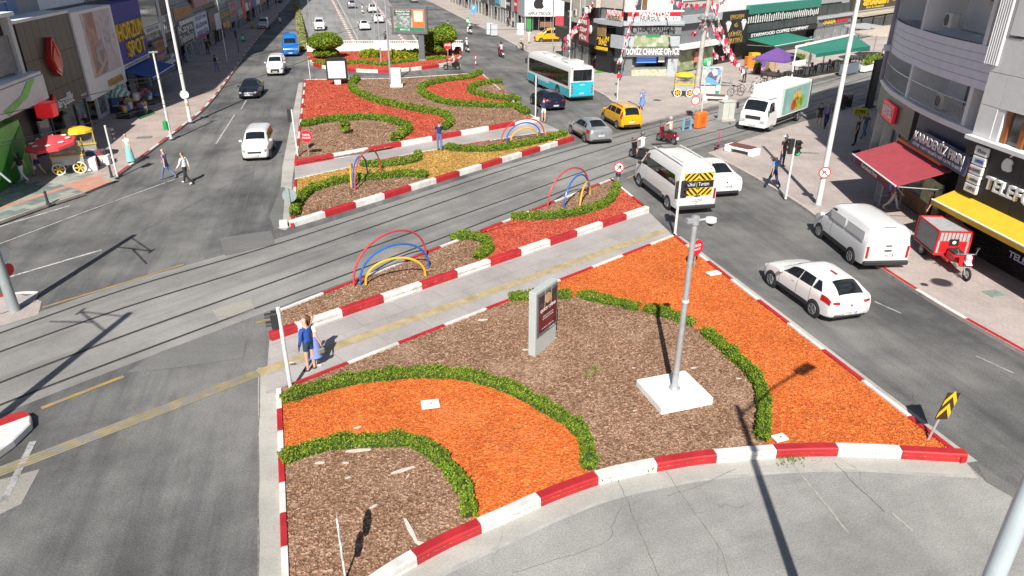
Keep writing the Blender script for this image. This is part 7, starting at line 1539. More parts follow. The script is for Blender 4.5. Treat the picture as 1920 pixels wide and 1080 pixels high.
t = post('yield_sign', 'round red sign by the tip of the orange bed', 'sign', 1301, 500, zrow(1301, 500, 448), .025, z=.12, m=m_galv); hh = zrow(1301, 500, 448) - .1; o = disc(t, .02, -.03, hh - .26, .33, R(-55), m_stop); text('YAYA', W_, o, (.02 + .02 * math.cos(R(-55)), -.03 + .03 * math.sin(R(-55)), hh - .16), .16, .4, .002, .004, rz=R(35)); text('ÖNCELİĞİ', W_, o, (.02 + .02 * math.cos(R(-55)), -.03 + .03 * math.sin(R(-55)), hh - .32), .09, .36, .002, .002, rz=R(35))
t = post('stop_sign', 'round red and white sign on the brown bed by the left road', 'sign', 579, 292, zrow(579, 292, 246), .025, z=.15, m=m_galv); hh = zrow(579, 292, 246) - .1; o = disc(t, 0, -.03, hh - .22, .36, R(-90), m_stop); text('YAYA', W_, o, (0, -.05, hh - .13), .16, .45, .002, .004); text('ÖNCELİĞİ', W_, o, (0, -.05, hh - .30), .12, .5, .002, .004)
t = post('stop_sign', 'round red stop sign on the rounded island beside the round bush', 'sign', 840, 106, zrow(840, 106, 77), .04, z=.2, m=m_galv); hh = zrow(840, 106, 77) - .1; o = disc(t, 0, -.05, hh - .35, .45, R(-90), m_stop); text('DUR', W_, o, (0, -.07, hh - .35), .34, .7, .002, .01)
# chevron sign
x, y = g(1741, 822, .15); t = thing('chevron_sign', 'leaning yellow and black chevron sign at the point of the orange bed', 'sign', (x, y, .1), R(24)); t.rotation_euler = (0, R(16), R(24)); hh = 1.35
MB().cyl((0, 0, 0), (0, 0, hh), .03, n=8).build('pole', m_galv, t); bd = MB().bx(-.25, .25, -.05, -.03, hh - .72, hh + .02).build('board', mat('chevron_brown', (.05, .025, .015), .5), t)
for k in range(2):
    zc = hh - .64 + k * .34; 
    for s in (1, -1): MB().add([(0, -.056, zc + .22), (s * .25, -.056, zc - .05), (s * .25, -.056, zc + .11), (0, -.056, zc + .38)], [(0, 1, 2, 3) if s > 0 else (3, 2, 1, 0)]).build('chevron', mat('chevron_yellow', (.78, .48, .01), .45), bd)
# pole with two discs edge-on (near left)
t = post('twin_disc_sign', 'thin white post with two sign discs seen edge-on in the nearest bark bed', 'sign', 648, 1088, 1.55, .022, z=.12, m=m_polew); disc(t, .0, .0, 1.42, .28, R(18.6), W_, m_galv, .012); disc(t, .0, .0, .86, .25, R(18.6), W_, m_galv, .012)
# street lamps
def lamp(label, u, v, h, r, z=.12, arm=None, m=None, name='street_lamp'):
    t = post(name, label, 'street lamp', u, v, h, r, r * .62, m or m_polew, z, 'street lamps', base=r * 1.8); return t
lamp('slim white lamp post with a green bin on the left pavement', 321, 260, zrow(321, 260, 98), .085)
t = [o for o in C.objects if o.name.startswith('street_lamp')][-1]; MB().box((0, 0, zrow(321, 260, 98) - .05), (.5, .12, .08), rz=.6).build('lamp_arm', m_galv, t); MB().box((-.12, -.12, .9), (.26, .26, .55)).build('litter_bin', mat('bin_green', (.01, .30, .07), .5), t, bevel=.04)
t = lamp('tall white lamp post with a round sign plate on the left pavement', 357, 228, 9.5, .13); disc(t, .0, -.12, 1.9, .30, R(-85), W_, m_galv); MB().box((.02, -.14, 1.25), (.14, .06, .16)).build('notice', Y_, t)
lamp('thin lamp post standing in the shade of the left houses', 426, 116, 6.5, .06); lamp('slim pole with a high lamp at the far left kerb', 448, 98, 3.0, .05, m=m_darkmetal)
t = lamp('tall white lamp post with no-right-turn sign on the right pavement', 1534, 384, 10.5, .13); o = disc(t, -.05, -.14, 1.62, .28, R(-95), W_, ring=RDm); sbar(o, -.05, -.14, 1.62, R(-95), [(-.10, -.12), (-.05, -.12), (-.05, .0), (.06, .02), (.06, .08), (-.10, .06)], K_, .020); sbar(o, -.05, -.14, 1.62, R(-95), [(-.2, .15), (-.17, .18), (.2, -.15), (.17, -.18)], RDm, .022)
t = lamp('grey lamp post beside the white cabinet behind the red bed', 733, 158, 9, .11, 0, m=m_galv); t = lamp('second grey lamp post with white board on the rounded island', 715, 122, 8, .09, .2, m=m_galv); MB().box((.25, -.12, 2.1), (1.6, .05, .7)).build('name_board', W_, t); 
for (u, v, lb) in ((588, 93, 'thin red-flagged pole at the corner of the parapet'), (673, 90, 'lamp pole on the median of the sunken road'), (704, 80, 'second lamp pole over the sunken road')):
    t = post('mast', lb, 'pole', u, v, 7.5, .07, .05, m_galv, z=-2.0 if u > 600 else 0)
t = post('mast', 'thin pole at the left end of the slip lane', 'pole', 582, 148, zrow(582, 148, 112), .04, m=m_polew)
t = lamp('white lamp mast between bunting strings beside the bus', 1067, 115, 8, .11); t = lamp('slim mast beside the yellow van', 1036, 100, 7, .07, m=m_galv)
# near lamp (only its foot part shows, its two arms throw the shadows on the bed)
t = thing('street_lamp', 'tall pale lamp post cut by the lower picture corner', 'street lamp', (5.09, 5.40, 0), 0, 'street lamps'); MB().cyl((0, 0, -.05), (0, 0, 9.6), .13, .075, n=16).build('pole', mat('pole_pale_blue', (.55, .62, .66), .4, .2, var=.06), t, smooth=True)
for (ax, ay) in ((2.3, 1.7),):
    MB().tube([(0, 0, 9.2), (ax * .5, ay * .5, 9.55), (ax, ay, 9.6)], .04, 8).build('arm', m_galv, t); MB().box((ax * 1.08, ay * 1.08, 9.6), (.75, .32, .12), rz=math.atan2(ay, ax)).build('lamp_head', m_galv, t, bevel=.03)
# tram wire masts at the left
m_mast = mat('mast_grey', (.33, .37, .38), .5, .3, var=.12)
def mast(label, x, y, h, ang):
    t = thing('tram_mast', label, 'mast', (x, y, 0), 0, 'tram wire masts'); MB().cyl((0, 0, -.05), (0, 0, h), .17, .12, n=16).build('pole', m_mast, t, smooth=True)
    c, s = math.cos(ang), math.sin(ang)
    MB().cyl((0, 0, h - 1.2), (c * 1.9, s * 1.9, h - .75), .035, n=6).build('bracket', m_mast, t); MB().cyl((0, 0, h - .2), (c * 1.9, s * 1.9, h - .75), .03, n=6).build('tie', m_mast, t); MB().cyl((c * .9, s * .9, h - 1.0), (c * 2.5, s * 2.5, h - 1.7), .03, n=6).build('steady_arm', m_mast, t); MB().cyl((c * 1.9, s * 1.9, h - .95), (c * 1.9, s * 1.9, h - .55), .05, n=8).build('insulator', K_, t)
    return t
px, py = g(28, 583); t = mast('thick grey tram wire mast at the left picture edge', px, py, 6.6, R(-30)); disc(t, .1, .18, 2.0, .27, R(-10), W_, m_galv); disc(t, .1, .18, 1.45, .22, R(-10), RDm, m_galv)
tx, ty = g(242, 588); k = 9.2; mast('second tram wire mast beside the left road below the first', tx - math.cos(SHADOW_AZ) * k / math.tan(SUN_EL), ty - math.sin(SHADOW_AZ) * k / math.tan(SUN_EL), k, R(150))
# overhead wires
m_wire = mat('wire_black', (.03, .03, .03), .6)
def wire(label, a, b, sag=.3, r=.012):
    A_, B_ = Vector(a), Vector(b); pts = [tuple(A_.lerp(B_, i / 14) - Vector((0, 0, sag * 4 * (i / 14) * (1 - i / 14)))) for i in range(15)]
    tag(MB().tube(pts, r, 5).build('overhead_wire', m_wire), label, 'wire')
wire('thin overhead wire crossing before the red parasol', (px, py, 6.3), (-9, 62, 6.5)); wire('lower overhead wire crossing the left pavement', (-19, 26, 4.6), (-12, 46, 5.2)); wire('overhead wire over the left road edge', (-21, 24, 4.2), (-16.5, 42, 4.6)); wire('overhead wire slung from the plaza mast to the right houses', (16.2, 56.5, 7), (26, 62, 6.5)); wire('tram wire above the plaza', (-2, 50, 6.3), (30, 66, 6.3)); wire('wire along the front of the rounded house', (19.0, 30, 6.9), (20.4, 38, 6.4), .2)
# left tip of the neighbouring island
t = thing('island_nose', 'white and red painted island tip at the left picture edge', 'kerb', (*g(20, 822), 0)); o0 = Vector((*g(20, 822), 0)); pl = [Vector((*g(*q), 0)) - o0 for q in ((-90, 870), (-10, 868), (30, 838), (62, 806), (62, 792), (50, 783), (20, 790), (-90, 845))]
MB().prism([(p.x, p.y) for p in pl], 0, .22).build('nose', m_white, t, bevel=.03); MB().prism([(p.x * .92, p.y * .92 + .06) for p in pl[4:7]] + [((pl[7].x) * .9, pl[7].y * .9)], .22, .226).build('red_stripe', m_red, t)
sheet('island_top', gp([(-200, 640), (40, 560), (75, 548), (66, 566), (-200, 665)]), .03, m_path); kerb('kerb_west_nose', gp([(78, 548), (40, 548), (-100, 575)]), .12, .06, 1.2, [m_white, m_red], side=1)
sheet('island_top_pink', gp([(-150, 640), (-150, 560), (40, 553), (78, 565), (72, 590), (0, 612)]), .009, m_pave_r)
# manhole covers
def cover(label, u, v, w_, d_, rz, m, z, rnd=False):
    x, y = g(u, v, z); t = thing('manhole_cover', label, 'cover', (x, y, z), rz)
    if rnd: MB().cyl((0, 0, 0), (0, 0, .012), w_ / 2, n=24).build('rim', m, t); MB().cyl((0, 0, .012), (0, 0, .02), w_ * .42, n=24).build('lid', m_darkmetal, t)
    else: MB().box((0, 0, .02), (w_, d_, .06)).build('slab', m, t, bevel=.01); MB().box((w_ * .05, 0, .052), (.04, .04, .008)).build('lifting_hole', m_darkmetal, t)
m_lid = mat('lid_grey', (.22, .20, .19), .6, .2, var=.2)
cover('pale square cover slab in the orange front bed', 807, 759, .48, .36, R(12), m_concw, .16); cover('pale cover slab near the tip of the orange bed', 1338, 513, .5, .3, R(20), m_concw, .16); cover('round manhole cover on the right pavement', 1765, 530, .78, .6, 0, m_lid, .122, True); cover('small round cover beside the large manhole', 1733, 534, .28, .2, 0, m_lid, .122, True); cover('green-grey square cover on the right pavement', 1864, 552, .55, .5, R(10), mat('cover_green_grey', (.22, .26, .24), .6), .105); cover('dark square grate near the left lamp post', 270, 259, .9, .55, R(10), m_lid, .105); cover('round cover on the plaza', 1232, 188, .7, .5, 0, m_lid, .122, True); cover('pale stone beside the bed corner at the striped kerb', 1462, 822, .35, .25, R(20), m_concw, .16); cover('long dark drain grate by the right crossing', 1515, 288, 1.2, .3, R(-15), m_lid, .105)
MB().box((0, 0, .1), (.34, .4, .28), rz=.3).build('painted_stone', m_white).location = (*g(532, 424), 0); C.objects['painted_stone'].update_tag(); tag(C.objects['painted_stone'], 'white painted kerb stone lying at the tip of the tan bed', 'stone')
# small shrub on brown bed
def shrub(name, label, u, v, z, r, h, n, leaf, mt, trunk=.03, flat=1.0, cat='shrub', z0=.0, clumps=9):
    x, y = g(u, v, z); t = thing(name, label, cat, (x, y, z)); MB().cyl((0, 0, -.05), (0, 0, z0 + h * .5), trunk, trunk * .6, n=7).build('trunk', mat('bark_brown', (.10, .07, .05), .9), t)
    for k in range(4): a = k * 1.6; MB().cyl((0, 0, z0 * .6 + .02), (math.cos(a) * r * .5, math.sin(a) * r * .5, z0 + h * .6), trunk * .5, trunk * .25, n=5).build('branch', mat('bark_brown', (.10, .07, .05), .9), t)
    cs = RNG.normal(size=(clumps, 3)); cs /= np.linalg.norm(cs, axis=1)[:, None]; cs *= RNG.uniform(.35, .85, clumps)[:, None]
    ii = RNG.integers(0, clumps, n); q = RNG.normal(size=(n, 3)); q /= np.linalg.norm(q, axis=1)[:, None]; q = cs[ii] + q * (RNG.uniform(.3, 1, n) ** .5 * .48)[:, None]; nr = np.linalg.norm(q, axis=1); q[nr > 1.05] *= (1.05 / nr[nr > 1.05])[:, None]
    Pp = np.c_[q[:, 0] * r, q[:, 1] * r, z0 + h * (.5 + q[:, 2] * .5)]
    vs, fs = cards(Pp, leaf, .55, .3, nrm=q / (np.linalg.norm(q, axis=1)[:, None] + 1e-9)); o = link('crown', np_mesh('crown', vs, fs), t, mt); o['kind'] = 'stuff'; return t
shrub('shrub', 'small lone shrub on the brown bed of the red island', 648, 250, .17, .42, .95, 500, .07, m_leaf)
def topiary(label, u, v, z, r, h, layers):
    "clipped tree: trunk and flattened leaf cushions"
    x, y = g(u, v, z); t = thing('topiary_tree', label, 'tree', (x, y, z)); MB().cyl((0, 0, -.1), (0, 0, h * .8), .12, .07, n=8).build('trunk', mat('bark_brown', (.10, .07, .05), .9), t); allp = []; alln = []
    for (cx, cy, cz, rr, rh, n) in layers:
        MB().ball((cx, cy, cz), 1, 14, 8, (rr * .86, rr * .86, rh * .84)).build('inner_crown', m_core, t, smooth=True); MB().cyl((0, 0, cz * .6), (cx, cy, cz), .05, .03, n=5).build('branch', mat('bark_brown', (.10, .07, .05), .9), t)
        q = RNG.normal(size=(n, 3)); q /= np.linalg.norm(q, axis=1)[:, None]; s = RNG.uniform(.86, 1.06, n)[:, None] * (1 + .07 * np.sin(q[:, :1] * 9) * np.sin(q[:, 1:2] * 8)); allp.append(q * s * np.array([rr, rr, rh]) + np.array([cx, cy, cz])); alln.append(q)
    vs, fs = cards(np.concatenate(allp), .10, .6, .4, nrm=np.concatenate(alln)); o = link('crown', np_mesh('crown', vs, fs), t, m_leaf); o['kind'] = 'stuff'
topiary('wide round clipped tree at the west of the rounded island', 612, 108, .2, 1.7, 2.6, [(0, 0, 1.75, 1.85, .85, 5200), (0, 0, .55, 1.4, .45, 1800), (.3, .2, 2.3, 1.1, .4, 1200)])
topiary('bushy clipped tree right of the big billboard', 822, 104, .2, 1.7, 3.2, [(.7, 0, 2.2, 1.5, .95, 3800), (-.8, .3, 1.9, 1.4, .9, 2600), (-.3, 0, .8, 1.2, .5, 1300), (.9, .2, 2.9, .9, .5, 1100)])
HEDGE['e1'] = gp([(678, 103), (710, 104)], .4); HEDGE['e2'] = gp([(730, 105), (790, 103)], .4); HEDGE['e3'] = gp([(590, 117), (620, 121), (680, 117), (720, 121), (780, 112), (835, 108)], .25)
m_leaf_save = m_leaf; m_leaf = island('hedge_leaves_yellow', [(0, (.10, .13, .004)), (.4, (.26, .32, .008)), (.8, (.42, .46, .02)), (1, (.55, .58, .05))], .6, .25)
hedge('e1', 'yellow-green block hedge left of the white board on the rounded island', 1.3, .75, .2, 900, .10); hedge('e2', 'yellow-green block hedge before the billboard post', 1.2, .75, .2, 900, .10)
m_leaf = m_leaf_save; hedge('e3', 'wavy low edging plants along the rounded island', .7, .3, .2, 350, .09)
# parapet behind the rounded island
a, b = Vector(g(576, 97)), Vector(g(868, 96)); t = thing('parapet', 'white parapet wall with a railing on top of the underpass mouth', 'wall', (*a, 0), math.atan2((b - a).y, (b - a).x)); L = (b - a).length
MB().bx(0, L, 0, .3, 0, .85).build('wall', m_concw, t, bevel=.02); MB().bx(-.05, L + .05, -.05, .35, .851, .93).build('coping', W_, t)
n = int(L / .22)
for i in range(n): MB().bx(i * .22, i * .22 + .05, .13, .17, .93, 1.22).build('baluster', m_concw, t)
MB().bx(0, L, .1, .2, 1.22, 1.28).build('top_rail', W_, t)
# sunken road median and verge
def ramp_strip(name, pts, wd, h, cols, seg, label=None, rail=False):
    P3 = [Vector(gramp(*p)) for p in pts]; t = thing(name, label, 'kerb' if label else None, (0, 0, 0)); 
    if not label: t['kind'] = 'structure'
    Q = resample(P3, seg)
    for i, (a, b) in enumerate(zip(Q, Q[1:])):
        d = (b - a).normalized(); n = Vector((-d.y, d.x, 0)) * wd / 2; a2, b2 = a + d * .01, b - d * .01; u = Vector((0, 0, h))
        MB().add([a2 - n, a2 + n, b2 + n, b2 - n, a2 - n + u, a2 + n + u, b2 + n + u, b2 - n + u], [(3, 2, 1, 0), (4, 5, 6, 7), (0, 1, 5, 4), (1, 2, 6, 5), (2, 3, 7, 6), (3, 0, 4, 7)]).build('kerb_stone', cols[i % len(cols)], t)
        if rail:
            MB().cyl(a + u, a + u + Vector((0, 0, .8)), .03, n=5).build('rail_post', m_galv, t); MB().cyl(a + u + Vector((0, 0, .75)), b + u + Vector((0, 0, .75)), .025, n=5).build('rail', m_galv, t); MB().cyl(a + u + Vector((0, 0, .4)), b + u + Vector((0, 0, .4)), .02, n=5).build('rail', m_galv, t)
m_pinkk = paint('kerb_pink_faded', (.55, .28, .27), (.5, .45, .42), .5)
ramp_strip('median_kerb', [(668, 92), (645, 45), (622, 0)], .5, .25, [m_pinkk, m_white], 1.3); ramp_strip('median_railing', [(679, 92), (655, 45), (631, 0)], .3, .3, [m_conc], 1.6, None, True); ramp_strip('verge_kerb', [(768, 92), (730, 45), (697, 0)], .45, .25, [m_pinkk, m_white], 1.3)
HEDGE['v'] = gp([(569, 92), (563, 50), (556, 5)], .3)
m_leaf = island('verge_leaves_pale', [(0, (.16, .18, .05)), (.5, (.32, .34, .12)), (1, (.5, .48, .22))], .7, .2); hedge('v', 'pale strip of edging plants along the sunken road wall', .9, .3, .1, 90, .14); m_leaf = m_leaf_save
# big billboard
x, y = g(792, 113, .2); t = thing('billboard', 'big grey billboard with a picture poster on a single post', 'billboard', (x, y, .2), R(-3)); z0, z1 = zrow(792, 112, 61) - .2, zrow(792, 112, 9) - .2; w0 = (g(744, 112)[0] - x), (g(809, 112)[0] - x)
MB().bx(-.32, .32, -.15, .25, 0, z0 + .1).build('post', mat('billboard_grey', (.14, .17, .19), .4, .3), t, bevel=.02); MB().bx(-.45, .45, -.25, .35, 0, .08).build('base_plate', m_galv, t); MB().bx(w0[0], w0[1], -.3, .35, z0, z1).build('housing', MATS['billboard_grey'], t, bevel=.06)
a_, b_ = w0[0] + .28, w0[1] - .28; ps = MB().bx(a_, b_, -.32, -.30, z0 + .28, z1 - .28).build('poster', mat('poster_orange', (.62, .16, .05), .4, var=.08), t); W2 = b_ - a_; H2 = z1 - z0 - .56
MB().bx(a_ + .05, a_ + W2 * .60, -.325, -.321, z0 + .35 + H2 * .1, z1 - .34).build('poster_photo', printed('poster_town', [(.20, .26, .24), (.30, .36, .34), (.42, .46, .45), (.16, .22, .20)], 5), ps); MB().bx(a_ + .05, a_ + W2 * .6, -.329, -.326, z1 - .34 - H2 * .26, z1 - .34).build('poster_headline', mat('poster_dark_green', (.05, .10, .09), .5), ps); MB().bx(a_ + W2 * .66, b_ - W2 * .05, -.325, -.321, z0 + .28 + H2 * .45, z1 - .45).build('poster_box', mat('poster_cream', (.62, .55, .48), .5), ps); MB().bx(a_ + .05, b_ - .03, -.327, -.322, z0 + .31, z0 + .30 + H2 * .18).build('poster_foot', mat('poster_green_band', (.04, .18, .11), .5), ps)
text("Antalya'nın Yeni", W_, ps, (a_ + W2 * .31, -.333, z1 - .34 - H2 * .07), .3, W2 * .46, .002, .004); text('Yaşam Merkezi', W_, ps, (a_ + W2 * .31, -.333, z1 - .34 - H2 * .19), .3, W2 * .42, .002, .004); text('444 51 32', W_, ps, (a_ + W2 * .35, -.331, z0 + .30 + H2 * .09), .28, W2 * .32, .002, .004)
# blank poster stand and cabinet behind the red bed
x, y = g(634, 158, .17); t = thing('blank_poster_stand', 'black-framed blank poster stand on a concrete foot', 'sign', (x, y, .17), R(6)); zt = zrow(634, 158, 105) - .17; zb = zrow(634, 158, 146) - .17
MB().bx(-.28, .28, -.15, .15, 0, zb).build('foot', m_concw, t, bevel=.02); wd_ = .92; MB().profile([(-wd_, zb), (wd_, zb), (wd_, zt - .1), (wd_ * .5, zt), (-wd_ * .5, zt), (-wd_, zt - .1)], -.1, .22).build('frame', K_, t, bevel=.02); MB().bx(-wd_ + .14, wd_ - .14, -.115, -.105, zb + .15, zt - .3).build('blank_sheet', mat('sheet_pale', (.60, .65, .64), .3, var=.05), t)
x, y = g(744, 163, .17); t = thing('white_cabinet', 'white utility cabinet beside the grey lamp post', 'cabinet', (x, y, .17), R(4)); MB().bx(-.42, .42, -.3, .3, .25, 1.55).build('body', W_, t, bevel=.03); MB().bx(-.55, .55, -.4, .4, 0, .25).build('base', m_concw, t, bevel=.03); MB().bx(-.45, .45, -.33, .33, 1.55, 1.62).build('lid', W_, t, bevel=.02); MB().bx(-.36, .36, -.315, -.302, .35, 1.45).build('door', mat('cabinet_door', (.66, .66, .65), .5), t)
# benches
def bench(label, uv, rz):
    x, y = g(*uv); t = thing('bench', label, 'bench', (x, y, .12), rz, 'white concrete benches on the plaza')
    for s in (1, -1): MB().bx(s * .62 - .38 * (s < 0) - 0 * s, s * .62 + .38 * (s > 0), -.38, .38, 0, .42).build('block', m_concw, t, bevel=.03)
    MB().bx(-.62, .62, -.30, .30, .24, .42).build('beam', m_concw, t)
    for k in range(7): MB().bx(-.75, .75, -.34 + k * .1, -.34 + k * .1 + .085, .43, .47).build('slat', mat('bench_wood', (.16, .045, .04), .5, var=.15), t)
bench('white concrete bench with brown slats on the right pavement', (1390, 291), R(-50)); bench('white concrete bench by the poster pillar', (1340, 192), R(-14))
# plaza items
x, y = g(1312, 240); t = thing('orange_barrier', 'bright orange plastic barrier on the tram island', 'barrier', (x, y, .01), R(38)); m_or = mat('plastic_orange', (.75, .16, .02), .5, var=.08); MB().bx(-.5, .5, -.22, .22, 0, 1.1).build('body', m_or, t, bevel=.08); MB().bx(-.2, .2, -.235, -.22, .35, .8).build('shaded_plate', mat('plastic_orange_shaded', (.60, .11, .01), .5), t, bevel=.02); MB().cyl((0, 0, 1.1), (0, 0, 3.2), .03, n=8).build('pole', m_polew, t)  # raised plate in darker orange: shade of a hollow put into its colour
x, y = g(1360, 226); t = thing('grey_cabinet', 'pale grey utility cabinet between the tram rails', 'cabinet', (x, y, .01), R(20)); MB().bx(-.5, .5, -.3, .3, .12, 1.35).build('body', mat('cabinet_grey', (.52, .52, .48), .6, var=.1), t, bevel=.02); MB().bx(-.58, .58, -.38, .38, 0, .12).build('base', m_conc, t); MB().bx(-.54, .54, -.34, .34, 1.35, 1.41).build('lid', MATS['cabinet_grey'], t); MB().bx(-.005, .005, -.31, -.295, .2, 1.3).build('door_seam', m_seam, t)
t = post('mast', 'grey pole rising behind the grey cabinet', 'pole', 1362, 222, zrow(1362, 222, 148), .06, m=m_galv)
x, y = g(1287, 244); t = thing('blue_rail_stand', 'short blue railing stand on the tram island', 'railing', (x, y, .01), R(35)); 
for k in (-.35, .35): MB().bx(k - .06, k + .06, -.05, .05, 0, .75).build('post', mat('rail_blue', (.15, .42, .6), .5), t)
MB().bx(-.35, .35, -.03, .03, .3, .65).build('panel', mat('panel_slate', (.12, .14, .18), .5), t)  # dark slate-blue panel between the two posts
x, y = g(1330, 178); t = thing('poster_pillar', 'grey upright poster pillar with a blue and white picture on the plaza', 'sign', (x, y, .12), R(-4)); zt = zrow(1330, 178, 125) - .1; MB().bx(-.85, .85, -.15, .15, 0, zt).build('housing', mat('stand_pale_grey', (.5, .54, .54), .45), t, bevel=.02); MB().bx(-.75, .75, -.17, -.15, .75, zt - .1).build('poster', printed('poster_jeans', [(.5, .45, .45), (.15, .35, .6), (.6, .55, .52), (.1, .12, .2)], 2.4), t); MB().bx(-.85, .85, -.165, -.15, .68, .75).build('frame', K_, t)
t = thing('green_white_box', 'green and white box on top of the poster pillar', 'box', (x - .5, y, .12 + zt)); MB().ball((0, 0, .3), .32, 12, 6, (1.2, .5, 1)).build('shell', mat('sign_bright_green', (.02, .42, .14), .5), t); MB().box((.1, -.16, .28), (.25, .04, .35)).build('face', W_, t)
def bin_(label, uv, col): 
    x, y = g(*uv); t = thing('litter_bin', label, 'bin', (x, y, .12)); m = mat('bin_%d' % int(col[1] * 100), col, .5); MB().lathe([(.2, 0), (.25, .05), (.27, .8), (.2, .95), (.05, 1.02)], 14).build('body', m, t, smooth=True); MB().bx(-.18, .18, -.28, -.24, .3, .75).build('label_plate', W_, t)
bin_('green and white bin beside the poster pillar', (1343, 178), (.02, .32, .16)); bin_('green bin on the far left kerb', (458, 80), (.01, .30, .10)); bin_('green bin on the far sunlit pavement', (877, 46), (.01, .34, .08))
def cart(label, uv, rz, col, canopy):
    x, y = g(*uv); t = thing('food_cart', label, 'cart', (x, y, .12), rz); m = mat('cart_%d' % int(col[1] * 100), col, .5, var=.1)
    MB().bx(-.75, .75, -.42, .42, .5, .98).build('body', mat('cart_tin', (.42, .42, .44), .4, .3), t, bevel=.02); MB().bx(-.8, .8, -.46, .46, .98, 1.04).build('counter', m, t); MB().bx(-.72, .72, -.40, .40, 1.04, 1.55).build('glass_case', m_paneglass, t); MB().bx(-.6, .6, -.3, .3, 1.05, 1.25).build('goods', printed('pastry', [(.4, .2, .06), (.3, .13, .04), (.5, .32, .12)], 9), t)
    for sx_ in (-.74, .74):
        for sy_ in (-.41, .41): MB().cyl((sx_, sy_, .5), (sx_, sy_, 1.75), .025, n=6).build('post', m, t)
    for sx_ in (-.5, .5):
        for sy_ in (-.50, .50):
            w_ = MB().torus((sx_, sy_, .34), .30, .035, 20, 6).build('wheel', W_, t); mb = MB()
            for k in range(6): a = k * math.pi / 3; mb.box((sx_ + math.cos(a) * .14, sy_, .34 + math.sin(a) * .14), (.28, .03, .06), ry=-a)
            mb.build('spokes', Y_, w_)
    if canopy: MB().lathe([(.82, 1.66), (.78, 1.78), (.45, 1.92), (.05, 1.97)], 12).build('canopy', Y_, t)
    return t
cart('yellow-wheeled food cart under the red parasol', (137, 327), R(22), (.60, .40, .03), False); cart('yellow-roofed food cart behind the red parasol', (160, 305), R(30), (.62, .42, .04), True)
t = cart('yellow food cart with yellow canopy on the plaza', (1280, 183), R(-8), (.70, .50, .03), True)
def parasol(label, uv, r, h, m, z=.12, tilt=(0, 0), n=8, drop=.5, val=.15, spots=None):
    x, y = g(*uv); t = thing('parasol', label, 'parasol', (x, y, z)); MB().cyl((0, 0, -.05), (0, 0, h), .025, n=8).build('pole', m_polew, t); MB().lathe([(.25, 0), (.25, .06), (.05, .10)], 12).build('foot', m_conc, t)
    vs = [(0, 0, h + drop * .1)] + [(math.cos(2 * math.pi * k / n) * r, math.sin(2 * math.pi * k / n) * r, h - drop) for k in range(n)] + [(math.cos(2 * math.pi * k / n) * r * 1.01, math.sin(2 * math.pi * k / n) * r * 1.01, h - drop - val) for k in range(n)]
    mb = MB().add(vs, [(0, 1 + k, 1 + (k + 1) % n) for k in range(n)] + [(1 + k, 1 + n + k, 1 + n + (k + 1) % n, 1 + (k + 1) % n) for k in range(n)]); c = mb.build('canopy', m, t)
    for k in range(n): a = 2 * math.pi * k / n; MB().cyl((0, 0, h - .05), (math.cos(a) * r * .97, math.sin(a) * r * .97, h - drop - .01), .012, n=4).build('rib', m_metal, c)
    if spots:
        for k in range(n): a = 2 * math.pi * (k + .5) / n; q = .72; zz = h + drop * .1 - (drop * 1.1) * q; MB().ball((math.cos(a) * r * q * .93, math.sin(a) * r * q * .93, zz + .015), .17, 10, 4, (1, .8, .15)).build('spot', spots, c)
    c.rotation_euler = (tilt[0], tilt[1], 0); return t
m_parr = mat('parasol_red', (.62, .06, .07), .6, var=.1); parasol('red parasol with white spots over the food cart', (120, 330), 1.25, 2.15, m_parr, n=8, drop=.38, spots=W_, tilt=(.12, -.05))
parasol('green and white striped parasol before the blue awning', (220, 208), 1.2, 2.2, stripes('parasol_stripes', (.10, .35, .22), (.65, .66, .6), 4.0, axis=0), drop=1.0, n=8)
m_purp = mat('parasol_purple', (.13, .06, .24), .8, var=.5, scale=14); parasol('purple patterned parasol before the coffee house', (1450, 146), 2.3, 2.6, m_purp, drop=.9, n=4); m_cream = mat('parasol_cream', (.42, .37, .31), .7, var=.12)
parasol('round cream parasol in front of the corner restaurant', (1633, 118), 2.4, 3.4, m_cream, n=16, drop=.35); parasol('second round cream parasol nearer the rounded house', (1668, 112), 2.6, 3.6, m_cream, n=16, drop=.35); parasol('flat grey parasol behind the others', (1610, 100), 2.3, 3.3, mat('parasol_grey', (.30, .32, .33), .7), n=16, drop=.3)
# long green awning on posts
pts = [g(1493, 92, 2.9), g(1600, 68, 2.9), g(1632, 88, 2.55), g(1530, 103, 2.55)]; x0, y0 = pts[0]; t = thing('pergola_awning', 'long green awning on white posts over the cafe terrace', 'awning', (x0, y0, .12)); Q = [Vector((p[0] - x0, p[1] - y0, z)) for p, z in zip(pts, (2.9, 2.9, 2.5, 2.5))]
MB().add([*Q, *[q - Vector((0, 0, .04)) for q in Q]], [(0, 1, 2, 3)[::-1], (4, 5, 6, 7), (0, 1, 5, 4), (1, 2, 6, 5), (2, 3, 7, 6), (3, 0, 4, 7)]).build('canopy', m_awng, t); MB().tube([Q[0] + Vector((0, 0, .05)), Q[1] + Vector((0, 0, .05))], .16, 6).build('roller_case', W_, t); MB().add([Q[2], Q[3], Q[3] - Vector((0, 0, .3)), Q[2] - Vector((0, 0, .3))], [(0, 1, 2, 3)]).build('valance', m_awng, t)
for q in (Q[0], Q[1], (Q[0] + Q[1]) / 2, Q[0].lerp(Q[1], .25)): MB().cyl((q.x, q.y, 0), (q.x, q.y, 2.9), .07, n=8).build('post', W_, t)
